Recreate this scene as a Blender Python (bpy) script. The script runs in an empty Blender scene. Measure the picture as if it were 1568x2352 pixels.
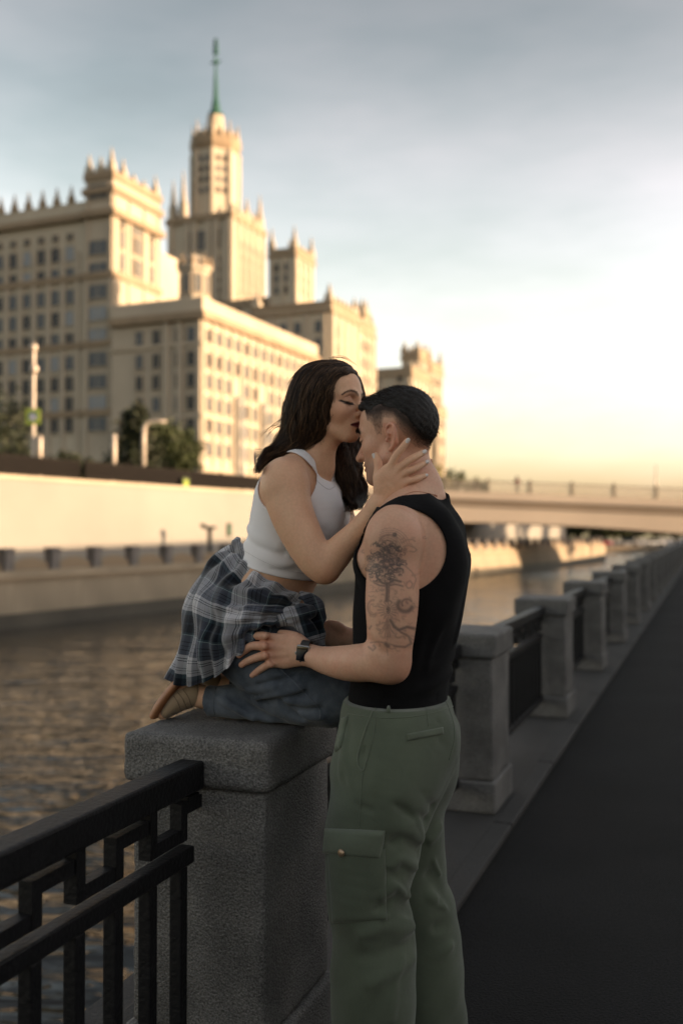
import bpy, bmesh, math, random
import numpy as np
from mathutils import Vector, Matrix
R = math.radians
scene = bpy.context.scene
COL = scene.collection
random.seed(7)
RNG = np.random.default_rng(7)

# ------------------------------------------------------------------ camera
CAM_H = 1.40
PITCH = R(1.15)
FPX = 2352 * 35.0 / 36.0           # focal length in units of a 1568 x 2352 frame
cam = bpy.data.cameras.new('camera')
camo = bpy.data.objects.new('camera', cam)
COL.objects.link(camo)
camo.location = (0, 0, CAM_H)
camo.rotation_euler = (R(90) + PITCH, 0, 0)
cam.sensor_fit = 'VERTICAL'
cam.sensor_height = 36.0
cam.sensor_width = 24.0
cam.lens = 35.0
cam.clip_start = 0.05
cam.clip_end = 4000
cam.dof.use_dof = True
cam.dof.focus_distance = 2.38
cam.dof.aperture_fstop = 2.1
scene.camera = camo

# ------------------------------------------------------------------ sky, sun, exposure
SUN_AZ, SUN_EL = R(-14), R(8)       # azimuth from +X towards +Y
sunv = Vector((math.cos(SUN_EL) * math.cos(SUN_AZ), math.cos(SUN_EL) * math.sin(SUN_AZ), math.sin(SUN_EL)))
world = bpy.data.worlds.new('World')
scene.world = world
world.use_nodes = True
wn, wl = world.node_tree.nodes, world.node_tree.links
wn.clear()
wout = wn.new('ShaderNodeOutputWorld')
wbg = wn.new('ShaderNodeBackground')
sky = wn.new('ShaderNodeTexSky')
sky.sky_type = 'NISHITA'
sky.sun_disc = False
sky.sun_elevation = SUN_EL
sky.sun_rotation = R(90) - SUN_AZ
sky.air_density = 1.7
sky.dust_density = 2.2
sky.ozone_density = 2.0
wtc = wn.new('ShaderNodeTexCoord')
wmap = wn.new('ShaderNodeMapping')
wmap.inputs['Scale'].default_value = (1.0, 1.0, 3.2)
wmap.inputs['Rotation'].default_value = (R(12), R(-18), R(20))
wnz = wn.new('ShaderNodeTexNoise')
wnz.inputs['Scale'].default_value = 1.7
wnz.inputs['Detail'].default_value = 5
wnz.inputs['Roughness'].default_value = 0.52
wrm = wn.new('ShaderNodeValToRGB')
wrm.color_ramp.elements[0].position = 0.36
wrm.color_ramp.elements[0].color = (0, 0, 0, 1)
wrm.color_ramp.elements[1].position = 0.72
wrm.color_ramp.elements[1].color = (1, 1, 1, 1)
wbw = wn.new('ShaderNodeRGBToBW')
wmul = wn.new('ShaderNodeMix'); wmul.data_type = 'RGBA'; wmul.blend_type = 'MULTIPLY'
wmul.inputs['Factor'].default_value = 1.0
wmix = wn.new('ShaderNodeMix'); wmix.data_type = 'RGBA'
wfac = wn.new('ShaderNodeMath'); wfac.operation = 'MULTIPLY_ADD'
wfac.inputs[1].default_value = 0.50
wfac.inputs[2].default_value = 0.42
wl.new(wtc.outputs['Generated'], wmap.inputs['Vector'])
wl.new(wmap.outputs['Vector'], wnz.inputs['Vector'])
wl.new(wnz.outputs['Fac'], wrm.inputs['Fac'])
wl.new(wrm.outputs['Color'], wfac.inputs[0])
wl.new(sky.outputs['Color'], wbw.inputs['Color'])
wl.new(wbw.outputs['Val'], wmul.inputs['A'])
wmul.inputs['B'].default_value = (1.13, 1.06, 1.10, 1)       # thin warm-grey cloud veil
wsep0 = wn.new('ShaderNodeSeparateXYZ'); wl.new(wtc.outputs['Generated'], wsep0.inputs['Vector'])
wlow = wn.new('ShaderNodeMapRange'); wlow.interpolation_type = 'SMOOTHSTEP'
wlow.inputs['From Min'].default_value = 0.0; wlow.inputs['From Max'].default_value = 0.24; wlow.inputs['To Min'].default_value = 0.45; wlow.inputs['To Max'].default_value = 1.0
wl.new(wsep0.outputs['Z'], wlow.inputs['Value'])
wfm = wn.new('ShaderNodeMath'); wfm.operation = 'MULTIPLY'
wl.new(wfac.outputs['Value'], wfm.inputs[0]); wl.new(wlow.outputs['Result'], wfm.inputs[1])
wl.new(wfm.outputs['Value'], wmix.inputs['Factor'])
wl.new(sky.outputs['Color'], wmix.inputs['A'])
wl.new(wmul.outputs['Result'], wmix.inputs['B'])
# the cloud sheet is thicker and greyer higher up
wsep = wn.new('ShaderNodeSeparateXYZ')
wl.new(wtc.outputs['Generated'], wsep.inputs['Vector'])
wel = wn.new('ShaderNodeMapRange'); wel.interpolation_type = 'SMOOTHSTEP'
wel.inputs['From Min'].default_value = 0.16; wel.inputs['From Max'].default_value = 0.52
wel.inputs['To Min'].default_value = 1.0; wel.inputs['To Max'].default_value = 0.50
wl.new(wsep.outputs['Z'], wel.inputs['Value'])
wnz2 = wn.new('ShaderNodeMapRange'); wnz2.inputs['From Min'].default_value = 0.3; wnz2.inputs['From Max'].default_value = 0.7
wnz2.inputs['To Min'].default_value = 0.76; wnz2.inputs['To Max'].default_value = 1.24
wl.new(wnz.outputs['Fac'], wnz2.inputs['Value'])
wm2 = wn.new('ShaderNodeMath'); wm2.operation = 'MULTIPLY'
wl.new(wel.outputs['Result'], wm2.inputs[0]); wl.new(wnz2.outputs['Result'], wm2.inputs[1])
wmul2 = wn.new('ShaderNodeMix'); wmul2.data_type = 'RGBA'; wmul2.blend_type = 'MULTIPLY'; wmul2.inputs['Factor'].default_value = 1.0
wl.new(wmix.outputs['Result'], wmul2.inputs['A']); wl.new(wm2.outputs['Value'], wmul2.inputs['B'])
wl.new(wmul2.outputs['Result'], wbg.inputs['Color'])
wbg.inputs['Strength'].default_value = 0.088
wl.new(wbg.outputs['Background'], wout.inputs['Surface'])

sl = bpy.data.lights.new('sun', 'SUN')
sl.energy = 2.0
sl.angle = R(0.6)
sl.color = (1.0, 0.68, 0.40)
slo = bpy.data.objects.new('sun', sl)
COL.objects.link(slo)
slo.rotation_euler = sunv.to_track_quat('Z', 'Y').to_euler()
slo.location = sunv * 100
vs = scene.view_settings
vs.view_transform = 'Standard'
vs.look = 'None'
vs.exposure = 2.78
vs.gamma = 1.0
vs.use_curve_mapping = False
scene.render.film_transparent = False
scene.cycles.use_denoising = True
scene.cycles.max_bounces = 6
scene.cycles.caustics_reflective = False
scene.cycles.caustics_refractive = False

# ------------------------------------------------------------------ helpers
CP, SP = math.cos(PITCH), math.sin(PITCH)
def P(px, py, d):
    """world point seen at (px, py) of a 1568x2352 picture at world depth Y = d"""
    x = (px - 784) / FPX
    v = -(py - 1176) / FPX
    y2 = CP - v * SP
    z2 = SP + v * CP
    s = d / y2
    return Vector((x * s, d, CAM_H + z2 * s))
def PX(px, d):
    return (px - 784) / FPX * d
def PZ(py, d):
    return P(784, py, d).z

def tag(o, label=None, cat=None, group=None, kind=None):
    if label: o['label'] = label
    if cat: o['category'] = cat
    if group: o['group'] = group
    if kind: o['kind'] = kind
    return o
def empty(name, loc=(0, 0, 0), rz=0.0, parent=None):
    o = bpy.data.objects.new(name, None)
    o.empty_display_size = 0.1
    COL.objects.link(o)
    o.location = loc
    o.rotation_euler = (0, 0, rz)
    if parent: o.parent = parent
    return o
def link(name, me, mat=None, parent=None, loc=None, rz=0.0):
    o = bpy.data.objects.new(name, me)
    COL.objects.link(o)
    if mat is not None and len(me.materials) == 0:
        me.materials.append(mat)
    if parent: o.parent = parent
    if loc is not None: o.location = loc
    if rz: o.rotation_euler = (0, 0, rz)
    return o
def copy_tree(o, parent=None):
    c = o.copy(); COL.objects.link(c); c.parent = parent
    for ch in list(o.children): copy_tree(ch, c)
    return c

class MB:
    """collects simple solids into one mesh"""
    def __init__(s): s.v, s.f = [], []
    def add(s, V, F):
        n = len(s.v); s.v += [tuple(p) for p in V]; s.f += [tuple(i + n for i in f) for f in F]; return s
    def box(s, x0, y0, z0, x1, y1, z1):
        V = [(x0, y0, z0), (x1, y0, z0), (x1, y1, z0), (x0, y1, z0), (x0, y0, z1), (x1, y0, z1), (x1, y1, z1), (x0, y1, z1)]
        return s.add(V, [(0, 3, 2, 1), (4, 5, 6, 7), (0, 1, 5, 4), (1, 2, 6, 5), (2, 3, 7, 6), (3, 0, 4, 7)])
    def tbox(s, x0, y0, z0, x1, y1, z1, t):
        """box with its top shrunk by t"""
        V = [(x0, y0, z0), (x1, y0, z0), (x1, y1, z0), (x0, y1, z0), (x0 + t, y0 + t, z1), (x1 - t, y0 + t, z1), (x1 - t, y1 - t, z1), (x0 + t, y1 - t, z1)]
        return s.add(V, [(0, 3, 2, 1), (4, 5, 6, 7), (0, 1, 5, 4), (1, 2, 6, 5), (2, 3, 7, 6), (3, 0, 4, 7)])
    def prism(s, pts, z0, z1):
        n = len(pts)
        V = [(x, y, z0) for x, y in pts] + [(x, y, z1) for x, y in pts]
        return s.add(V, [tuple(range(n - 1, -1, -1)), tuple(range(n, 2 * n))] + [(i, (i + 1) % n, n + (i + 1) % n, n + i) for i in range(n)])
    def lathe(s, prof, n=12, c=(0, 0)):
        V, F = [], []
        for r, z in prof:
            for k in range(n):
                a = 2 * math.pi * (k + .5) / n
                V.append((c[0] + r * math.cos(a), c[1] + r * math.sin(a), z))
        for i in range(len(prof) - 1):
            for k in range(n):
                F.append((i * n + k, i * n + (k + 1) % n, (i + 1) * n + (k + 1) % n, (i + 1) * n + k))
        F.append(tuple(range(n - 1, -1, -1)))
        F.append(tuple(range((len(prof) - 1) * n, len(prof) * n)))
        return s.add(V, F)
    def tube(s, pts, rad, n=8):
        pts = [Vector(p) for p in pts]
        rad = rad if isinstance(rad, (list, tuple)) else [rad] * len(pts)
        V, F = [], []
        for i, p in enumerate(pts):
            t = (pts[min(i + 1, len(pts) - 1)] - pts[max(i - 1, 0)]).normalized()
            a = t.orthogonal().normalized() if i == 0 else (a - t * a.dot(t)).normalized()
            b = t.cross(a)
            for k in range(n):
                q = 2 * math.pi * k / n
                V.append(p + (a * math.cos(q) + b * math.sin(q)) * rad[i])
        m = len(pts)
        for i in range(m - 1):
            for k in range(n):
                F.append((i * n + k, i * n + (k + 1) % n, (i + 1) * n + (k + 1) % n, (i + 1) * n + k))
        F += [tuple(range(n - 1, -1, -1)), tuple(range((m - 1) * n, m * n))]
        return s.add(V, F)
    def mesh(s, name, bevel=0.0, seg=2, smooth=False):
        me = bpy.data.meshes.new(name)
        me.from_pydata(s.v, [], s.f)
        bm = bmesh.new(); bm.from_mesh(me)
        bmesh.ops.recalc_face_normals(bm, faces=bm.faces)
        if bevel > 0:
            es = [e for e in bm.edges if len(e.link_faces) == 2 and e.calc_face_angle(0) > 0.5]
            bmesh.ops.bevel(bm, geom=es, offset=bevel, segments=seg, affect='EDGES', profile=0.5, clamp_overlap=True)
        bm.to_mesh(me); bm.free()
        if smooth:
            me.polygons.foreach_set('use_smooth', [True] * len(me.polygons))
        me.update()
        return me
    def obj(s, name, mat, parent=None, bevel=0.0, seg=2, smooth=False, loc=None, rz=0.0):
        return link(name, s.mesh(name, bevel, seg, smooth), mat, parent, loc, rz)

def np_mesh(name, V, F, smooth=True, attrs=None):
    V = np.asarray(V, np.float32); F = np.asarray(F, np.int32)
    me = bpy.data.meshes.new(name)
    k = F.shape[1]
    me.vertices.add(len(V)); me.vertices.foreach_set('co', V.ravel())
    me.loops.add(F.size); me.loops.foreach_set('vertex_index', F.ravel())
    me.polygons.add(len(F))
    me.polygons.foreach_set('loop_start', np.arange(0, F.size, k, dtype=np.int32))
    me.polygons.foreach_set('loop_total', np.full(len(F), k, np.int32))
    me.polygons.foreach_set('use_smooth', np.full(len(F), smooth))
    for n, a in (attrs or {}).items():
        at = me.attributes.new(n, 'FLOAT', 'POINT')
        at.data.foreach_set('value', np.asarray(a, np.float32))
    me.update(calc_edges=True)
    me.validate()
    return me

# ------------------------------------------------------------------ materials
def nt(name):
    m = bpy.data.materials.new(name); m.use_nodes = True
    t = m.node_tree
    return m, t.nodes, t.links, t.nodes['Principled BSDF']
def mk(name, col, rough=0.7, var=0.12, scale=4.0, bump=0.0, bscale=30.0, metal=0.0, spec=0.5, detail=4, col2=None, speck=0.0, sscale=300, stretch=None):
    m, N, L, b = nt(name)
    tc = N.new('ShaderNodeTexCoord')
    src = tc.outputs['Object']
    if stretch:
        mp = N.new('ShaderNodeMapping'); mp.inputs['Scale'].default_value = stretch
        L.new(src, mp.inputs['Vector']); src = mp.outputs['Vector']
    nz = N.new('ShaderNodeTexNoise'); nz.inputs['Scale'].default_value = scale; nz.inputs['Detail'].default_value = detail
    L.new(src, nz.inputs['Vector'])
    rp = N.new('ShaderNodeValToRGB')
    c2 = col2 or tuple(min(1, c * (1 + var)) for c in col)
    c1 = tuple(c * (1 - var) for c in col)
    rp.color_ramp.elements[0].position = 0.3; rp.color_ramp.elements[0].color = (*c1, 1)
    rp.color_ramp.elements[1].position = 0.7; rp.color_ramp.elements[1].color = (*c2, 1)
    L.new(nz.outputs['Fac'], rp.inputs['Fac'])
    out = rp.outputs['Color']
    if speck > 0:
        n2 = N.new('ShaderNodeTexNoise'); n2.inputs['Scale'].default_value = sscale; n2.inputs['Detail'].default_value = 2
        L.new(tc.outputs['Object'], n2.inputs['Vector'])
        r2 = N.new('ShaderNodeMapRange'); r2.inputs['From Min'].default_value = 0.3; r2.inputs['From Max'].default_value = 0.7
        r2.inputs['To Min'].default_value = 1 - speck; r2.inputs['To Max'].default_value = 1 + speck
        L.new(n2.outputs['Fac'], r2.inputs['Value'])
        mx = N.new('ShaderNodeMix'); mx.data_type = 'RGBA'; mx.blend_type = 'MULTIPLY'; mx.inputs['Factor'].default_value = 1
        L.new(out, mx.inputs['A']); L.new(r2.outputs['Result'], mx.inputs['B']); out = mx.outputs['Result']
    L.new(out, b.inputs['Base Color'])
    b.inputs['Roughness'].default_value = rough
    b.inputs['Metallic'].default_value = metal
    b.inputs['Specular IOR Level'].default_value = spec
    if bump > 0:
        n3 = N.new('ShaderNodeTexNoise'); n3.inputs['Scale'].default_value = bscale; n3.inputs['Detail'].default_value = 5
        L.new(src, n3.inputs['Vector'])
        bp = N.new('ShaderNodeBump'); bp.inputs['Strength'].default_value = bump; bp.inputs['Distance'].default_value = 0.01
        L.new(n3.outputs['Fac'], bp.inputs['Height']); L.new(bp.outputs['Normal'], b.inputs['Normal'])
    return m
# ================================================================== SETTING
M = {}
M['granite'] = mk('granite', (0.13, 0.125, 0.118), 0.75, 0.42, 4.5, 0.8, 150, speck=0.55, sscale=210, detail=8)
M['granite_plain'] = mk('granite_plain', (0.13, 0.12, 0.115), 0.75, 0.25, 2.0, 0.3, 60, speck=0.3, sscale=150)
M['iron'] = mk('iron', (0.0055, 0.0055, 0.0068), 0.5, 0.25, 20, 0.25, 90, spec=.28)
M['asphalt'] = mk('asphalt', (0.0085, 0.0082, 0.0083), 0.9, 0.5, 1.1, 0.9, 110, speck=0.8, sscale=170, detail=10, spec=.25)
M['kerbstone'] = mk('kerbstone', (0.032, 0.030, 0.028), 0.8, 0.3, 1.6, 0.4, 90, speck=0.3, sscale=140)
M['quay'] = mk('quay_stone', (0.27, 0.225, 0.165), 0.85, 0.28, 0.35, 0.3, 3, detail=7, stretch=(1, 1, 0.35))
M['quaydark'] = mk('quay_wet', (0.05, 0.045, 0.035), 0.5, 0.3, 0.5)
M['render'] = mk('pale_render', (0.215, 0.208, 0.192), 0.9, 0.12, 0.15, 0.1, 2, detail=6)
M['promenade'] = mk('promenade', (0.22, 0.20, 0.18), 0.9, 0.2, 0.5)
M['fence'] = mk('dark_fence', (0.006, 0.0045, 0.004), 0.8, 0.2, 3, spec=.2)
M['pole'] = mk('galvanised_pole', (0.42, 0.37, 0.32), 0.5, 0.15, 3, metal=0.3)
M['black'] = mk('black_metal', (0.012, 0.013, 0.014), 0.5, 0.2, 5)
M['facade'] = mk('pale_facade', (0.42, 0.375, 0.30), 0.9, 0.10, 0.12, 0, detail=6)
M['facade2'] = mk('warm_facade', (0.37, 0.325, 0.26), 0.9, 0.12, 0.12, 0, detail=6)
M['trim'] = mk('stone_trim', (0.24, 0.185, 0.125), 0.9, 0.15, 0.3)
M['trimpale'] = mk('pale_trim', (0.36, 0.31, 0.24), 0.9, 0.12, 0.3)
M['roof'] = mk('roof_sheet', (0.20, 0.19, 0.17), 0.6, 0.2, 0.5)
M['glassd'] = mk('dark_window', (0.012, 0.020, 0.028), 0.35, 0.3, 0.2, spec=0.22)
M['glassm'] = mk('curtained_window', (0.06, 0.08, 0.10), 0.4, 0.3, 0.3, spec=.25)
M['glassl'] = mk('pale_window', (0.20, 0.23, 0.26), 0.4, 0.2, 0.3, spec=.3)
M['frame'] = mk('window_frame', (0.42, 0.40, 0.36), 0.7, 0.1, 1)
M['greenmetal'] = mk('green_spire', (0.02, 0.085, 0.06), 0.45, 0.2, 0.2, metal=0.2)
M['concrete'] = mk('bridge_concrete', (0.36, 0.31, 0.26), 0.9, 0.12, 0.08, detail=7)
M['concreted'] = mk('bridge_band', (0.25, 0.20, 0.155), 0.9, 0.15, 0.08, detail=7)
M['leaf'] = mk('leaf', (0.030, 0.042, 0.010), 0.7, 0.5, 1.3)
M['leafd'] = mk('dark_leaf', (0.014, 0.021, 0.007), 0.7, 0.5, 1.3)
M['leafy'] = mk('yellow_leaf', (0.13, 0.12, 0.02), 0.7, 0.4, 1.3)
M['bark'] = mk('bark', (0.06, 0.045, 0.03), 0.9, 0.3, 4)
M['signgreen'] = mk('sign_yellow_green', (0.22, 0.30, 0.03), 0.5, 0.05, 2)
M['signblue'] = mk('sign_blue', (0.10, 0.13, 0.30), 0.5, 0.05, 2)
M['signwhite'] = mk('sign_white', (0.75, 0.75, 0.75), 0.5, 0.05, 2)

# near bank directions: u along the railing, n towards the walkway
TH = R(20.2)
U = Vector((math.sin(TH), math.cos(TH), 0)); NV = Vector((math.cos(TH), -math.sin(TH), 0))
RZ = -TH                                    # local +Y -> U, local +X -> NV
CORNER = Vector((-0.170, 2.345, 0))         # front right corner of the couple's post cap
CAPW, CAPL, POST_H = 0.40, 0.47, 0.905
POST0 = CORNER - NV * (CAPW / 2) + U * (CAPL / 2)
STEP = 2.65
WATER_Z = -2.55

# walkway sheet, kerb strip, near quay wall
def strip(name, x0, x1, y0, y1, z, mat, kind='structure', nx=1, ny=1, base=POST0):
    me = bpy.data.meshes.new(name)
    V, F = [], []
    for j in range(ny + 1):
        for i in range(nx + 1):
            p = base + NV * (x0 + (x1 - x0) * i / nx) + U * (y0 + (y1 - y0) * j / ny)
            V.append((p.x, p.y, z))
    for j in range(ny):
        for i in range(nx):
            a = j * (nx + 1) + i
            F.append((a, a + 1, a + nx + 2, a + nx + 1))
    me.from_pydata(V, [], F)
    o = link(name, me, mat)
    if kind: o['kind'] = kind
    return o
strip('ground', 0.27, 400, -60, 900, 0.0, M['asphalt'])
o = MB().box(-0.42, -40, -0.5, 0.285, 160, 0.030).obj('kerb_strip', M['kerbstone'], loc=POST0, rz=RZ, bevel=0.012); o['kind'] = 'structure'
o = MB().box(-0.60, -40, -6, -0.424, 160, -0.04).obj('quay_wall_near', M['kerbstone'], loc=POST0, rz=RZ); tag(o, 'stone quay wall below the near railing, dropping to the water', 'quay wall')
# joints between kerb stones: each stone a slab on the strip
kb = MB().box(0.205, 0.004, 0.0, 0.300, 1.316, 0.036).mesh('kerb_stone', 0.010)
kb.materials.append(M['kerbstone'])
for k in range(-2, 26):
    q = link('kerb_stone', kb, None, bpy.data.objects['kerb_strip']); q.location = (0, k * 1.325 - 0.35, 0)

# ---- posts of the near parapet
def rough_box(name, box, bev, amp, cell):
    """hewn stone block: bevelled, then its faces and edges made uneven"""
    me = MB().box(*box).mesh(name, bev, 2)
    bm = bmesh.new(); bm.from_mesh(me)
    for _ in range(6):
        es = [e for e in bm.edges if e.calc_length() > cell]
        if not es: break
        bmesh.ops.subdivide_edges(bm, edges=es, cuts=1, use_grid_fill=True)
    bmesh.ops.triangulate(bm, faces=[f for f in bm.faces if len(f.verts) > 4])
    g = np.random.default_rng(len(name)); K = g.normal(size=(14, 3)); K *= (g.uniform(25, 220, 14) / np.linalg.norm(K, axis=1))[:, None]; ph = g.uniform(0, 6.28, 14)
    c = Vector(((box[0] + box[3]) / 2, (box[1] + box[4]) / 2, (box[2] + box[5]) / 2)); hx = Vector(((box[3] - box[0]) / 2, (box[4] - box[1]) / 2, (box[5] - box[2]) / 2))
    bm.normal_update()
    for v in bm.verts:
        q = np.array(v.co); n = float(np.sin(K @ q + ph).sum()) / 5.0
        d = v.co - c; near = sum(1 for k in range(3) if abs(d[k]) > hx[k] - bev * 1.2)
        v.co = v.co + v.normal * (amp * n * (2.2 if near >= 2 else .7))
    bm.to_mesh(me); bm.free()
    me.polygons.foreach_set('use_smooth', [True] * len(me.polygons))
    return me
def make_near_post():
    r = empty('parapet_post'); h = CAPW / 2; g = CAPL / 2
    link('plinth', rough_box('plinth', (-h + .005, -g + .005, 0.030, h - .005, g - .005, 0.185), .012, .0008, .02), M['granite'], r)
    link('shaft', rough_box('shaft', (-h + .020, -g + .020, 0.1870, h - .020, g - .020, 0.7780), .014, .0008, .02), M['granite'], r)
    link('cap', rough_box('cap', (-h, -g, 0.781, h, g, POST_H - .0015), .018, .0010, .014), M['granite'], r)
    return r
def make_post():
    r = empty('parapet_post')
    h = CAPW / 2; g = CAPL / 2
    MB().box(-h + .005, -g + .005, 0.030, h - .005, g - .005, 0.185).obj('plinth', M['granite'], r, bevel=0.012)
    MB().box(-h + .020, -g + .020, 0.1855, h - .020, g - .020, 0.7795).obj('shaft', M['granite'], r, bevel=0.014)
    MB().box(-h, -g, 0.780, h, g, POST_H).obj('cap', M['granite'], r, bevel=0.020, seg=3)
    return r
def make_panel():
    r = empty('iron_railing')
    y0, y1 = CAPL / 2, STEP - CAPL / 2
    MB().box(-.034, y0 + .002, 0.785, .034, y1 - .002, 0.852).obj('handrail', M['iron'], r, bevel=0.007)
    MB().box(-.019, y0 + .025, 0.615, .019, y1 - .025, 0.655).obj('middle_rail', M['iron'], r, bevel=0.004)
    MB().box(-.019, y0 - .004, 0.150, .019, y1 + .004, 0.190).obj('bottom_rail', M['iron'], r, bevel=0.004)
    MB().box(-.016, y0 - .004, 0.735, .016, y0 + .05, 0.775).obj('wall_bracket', M['iron'], r, bevel=0.003)
    MB().box(-.016, y1 - .05, 0.735, .016, y1 + .004, 0.775).obj('wall_bracket', M['iron'], r, bevel=0.003)
    bar = MB().box(-.016, -.016, 0.1895, .016, .016, 0.6155).mesh('bar', 0.004); bar.materials.append(M['iron'])
    n = 16; pitch = (y1 - y0) / n
    for k in range(n):
        link('bar', bar, None, r).location = (0, y0 + (k + .5) * pitch, 0)
    # meander (key pattern) between the two upper rails
    key = MB()
    w = 0.015
    key.box(-w, -w, 0.675, w, w, 0.786)                       # hangs from the handrail
    key.box(-w + .001, w - .001, 0.675, w - .001, pitch - w + .001, 0.706)         # foot
    key.box(-w, pitch - w, 0.675, w, pitch + w, 0.765)        # riser
    key.box(-w + .001, pitch + w - .001, 0.735, w - .001, 2 * pitch - w - .006, 0.765)
    km = key.mesh('key_ornament', 0.0); km.materials.append(M['iron'])
    for k in range(n // 2):
        link('key_ornament', km, None, r).location = (0, y0 + (k * 2 + .5) * pitch, 0)
    return r
post = make_post(); near_post = make_near_post(); panel = make_panel()
_ones = ['', 'first', 'second', 'third', 'fourth', 'fifth', 'sixth', 'seventh', 'eighth', 'ninth', 'tenth', 'eleventh', 'twelfth', 'thirteenth', 'fourteenth', 'fifteenth', 'sixteenth', 'seventeenth', 'eighteenth', 'nineteenth', 'twentieth']
def ordinal(n):
    if n <= 20: return _ones[n]
    t, u = divmod(n, 10)
    return {2: 'twenty', 3: 'thirty', 4: 'forty'}[t] + '-' + _ones[u] if u else {2: 'twentieth', 3: 'thirtieth', 4: 'fortieth'}[t]
ordn = [ordinal(k) for k in range(1, 46)]
for k in range(0, 34):
    o = near_post if k == 0 else post if k == 1 else copy_tree(post)
    o.location = POST0 + U * (STEP * k); o.rotation_euler = (0, 0, RZ)
    if k == 0: lab, grp = 'grey granite post carrying the kneeling woman, nearest of the row', 'granite posts of the near parapet'
    elif k == 1: lab = 'grey granite post right behind the man in the black tank top'
    else: lab = 'grey granite parapet post along the asphalt walkway, %s counting from behind the man' % ordn[k - 1]
    tag(o, lab, 'post', grp)
for k in range(-1, 26):
    o = panel if k == -1 else copy_tree(panel)
    o.location = POST0 + U * (STEP * k); o.rotation_euler = (0, 0, RZ)
    if k == -1: lab = 'black iron railing with key pattern in the left foreground'
    elif k == 0: lab = 'black iron railing behind the man, between the first two granite posts'
    else: lab = 'black iron railing panel along the walkway, %s one counting from behind the man' % ordn[k]
    tag(o, lab, 'railing', 'iron railings of the near parapet')

# ---- water
def water():
    m, N, L, b = nt('river_water')
    b.inputs['Base Color'].default_value = (0.012, 0.010, 0.006, 1)
    b.inputs['Roughness'].default_value = 0.05
    b.inputs['IOR'].default_value = 1.33
    tc = N.new('ShaderNodeTexCoord')
    mp = N.new('ShaderNodeMapping'); mp.inputs['Rotation'].default_value = (0, 0, R(-12)); mp.inputs['Scale'].default_value = (0.42, 1.35, 1)
    L.new(tc.outputs['Object'], mp.inputs['Vector'])
    n1 = N.new('ShaderNodeTexNoise'); n1.inputs['Scale'].default_value = 2.2; n1.inputs['Detail'].default_value = 2.5; n1.inputs['Distortion'].default_value = 0.8
    n2 = N.new('ShaderNodeTexNoise'); n2.inputs['Scale'].default_value = 0.5; n2.inputs['Detail'].default_value = 2
    L.new(mp.outputs['Vector'], n1.inputs['Vector']); L.new(mp.outputs['Vector'], n2.inputs['Vector'])
    ad = N.new('ShaderNodeMath'); ad.operation = 'MULTIPLY_ADD'; ad.inputs[1].default_value = 0.30
    L.new(n1.outputs['Fac'], ad.inputs[0]); L.new(n2.outputs['Fac'], ad.inputs[2])
    bp = N.new('ShaderNodeBump'); bp.inputs['Strength'].default_value = 1.0; bp.inputs['Distance'].default_value = 0.22
    L.new(ad.outputs['Value'], bp.inputs['Height']); L.new(bp.outputs['Normal'], b.inputs['Normal'])
    return m
M['water'] = water()
me = bpy.data.meshes.new('water'); me.from_pydata([(-200, -60, WATER_Z), (700, -60, WATER_Z), (700, 900, WATER_Z), (-200, 900, WATER_Z)], [], [(0, 1, 2, 3)])
link('water', me, M['water'])['kind'] = 'structure'

# ---- far bank: u2 along it, n2 towards the river
TH2 = R(27.7)
U2 = Vector((math.sin(TH2), math.cos(TH2), 0)); N2 = Vector((math.cos(TH2), -math.sin(TH2), 0)); RZ2 = -TH2
FB = Vector((PX(15, 41), 41, 0))            # a post of the far parapet
PZ2 = -0.20
FAR_END = 105
def farbox(name, x0, x1, y0, y1, z0, z1, mat, **k):
    return MB().box(x0, y0, z0, x1, y1, z1).obj(name, mat, loc=FB, rz=RZ2, **k)
tag(farbox('quay_wall', -1.2, 0.45, -40, FAR_END, -1.95, -0.62, M['quay']), 'tan stone quay wall across the river, rising from the water', 'quay wall')
wall = bpy.data.objects['quay_wall']
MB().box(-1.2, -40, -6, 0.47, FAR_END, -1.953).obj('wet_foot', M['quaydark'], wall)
bm_ = MB().box(0.445, 0.010, -1.95, 0.470, 3.97, -0.63).mesh('stone_slab', 0.01); bm_.materials.append(M['quay'])
for k in range(-8, 22):
    link('stone_slab', bm_, None, wall).location = (0, k * 3.98, 0)
MB().box(-1.2, -40, -0.617, 0.58, FAR_END, -0.47).obj('coping', M['trim'], wall)
MB().box(-1.2, -40, -0.467, 0.36, FAR_END, -0.20).obj('coping_step', M['quay'], wall)
farbox('promenade', -9.0, -1.203, -40, FAR_END, -3, -0.21, M['promenade'])['kind'] = 'structure'
def far_post():
    r = empty('far_parapet_post')
    MB().box(-.24, -.24, 0, .24, .24, .78).obj('shaft', M['granite_plain'], r, bevel=.02)
    MB().box(-.27, -.27, .781, .27, .27, .93).obj('cap', M['granite_plain'], r, bevel=.03)
    return r
def far_panel():
    r = empty('far_parapet_railing')
    y0, y1 = .25, STEP - .25
    MB().box(-.02, y0, .74, .02, y1, .78).obj('handrail', M['iron'], r)
    pts = [(y0 + (y1 - y0) * i / 12, .16 + .34 * math.sin(math.pi * i / 12) ** .6) for i in range(13)]
    V = [(-.03, y, z) for y, z in pts] + [(.03, y, z) for y, z in pts] + [(-.03, y, .02) for y, z in pts] + [(.03, y, .02) for y, z in pts]
    n = 13; F = []
    for i in range(n - 1):
        F += [(i, i + 1, n + i + 1, n + i), (2 * n + i, 3 * n + i, 3 * n + i + 1, 2 * n + i + 1), (i, 2 * n + i, 2 * n + i + 1, i + 1), (n + i, n + i + 1, 3 * n + i + 1, 3 * n + i)]
    MB().add(V, F).obj('arched_panel', M['trim'], r)
    return r
fp, fr = far_post(), far_panel()
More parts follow.
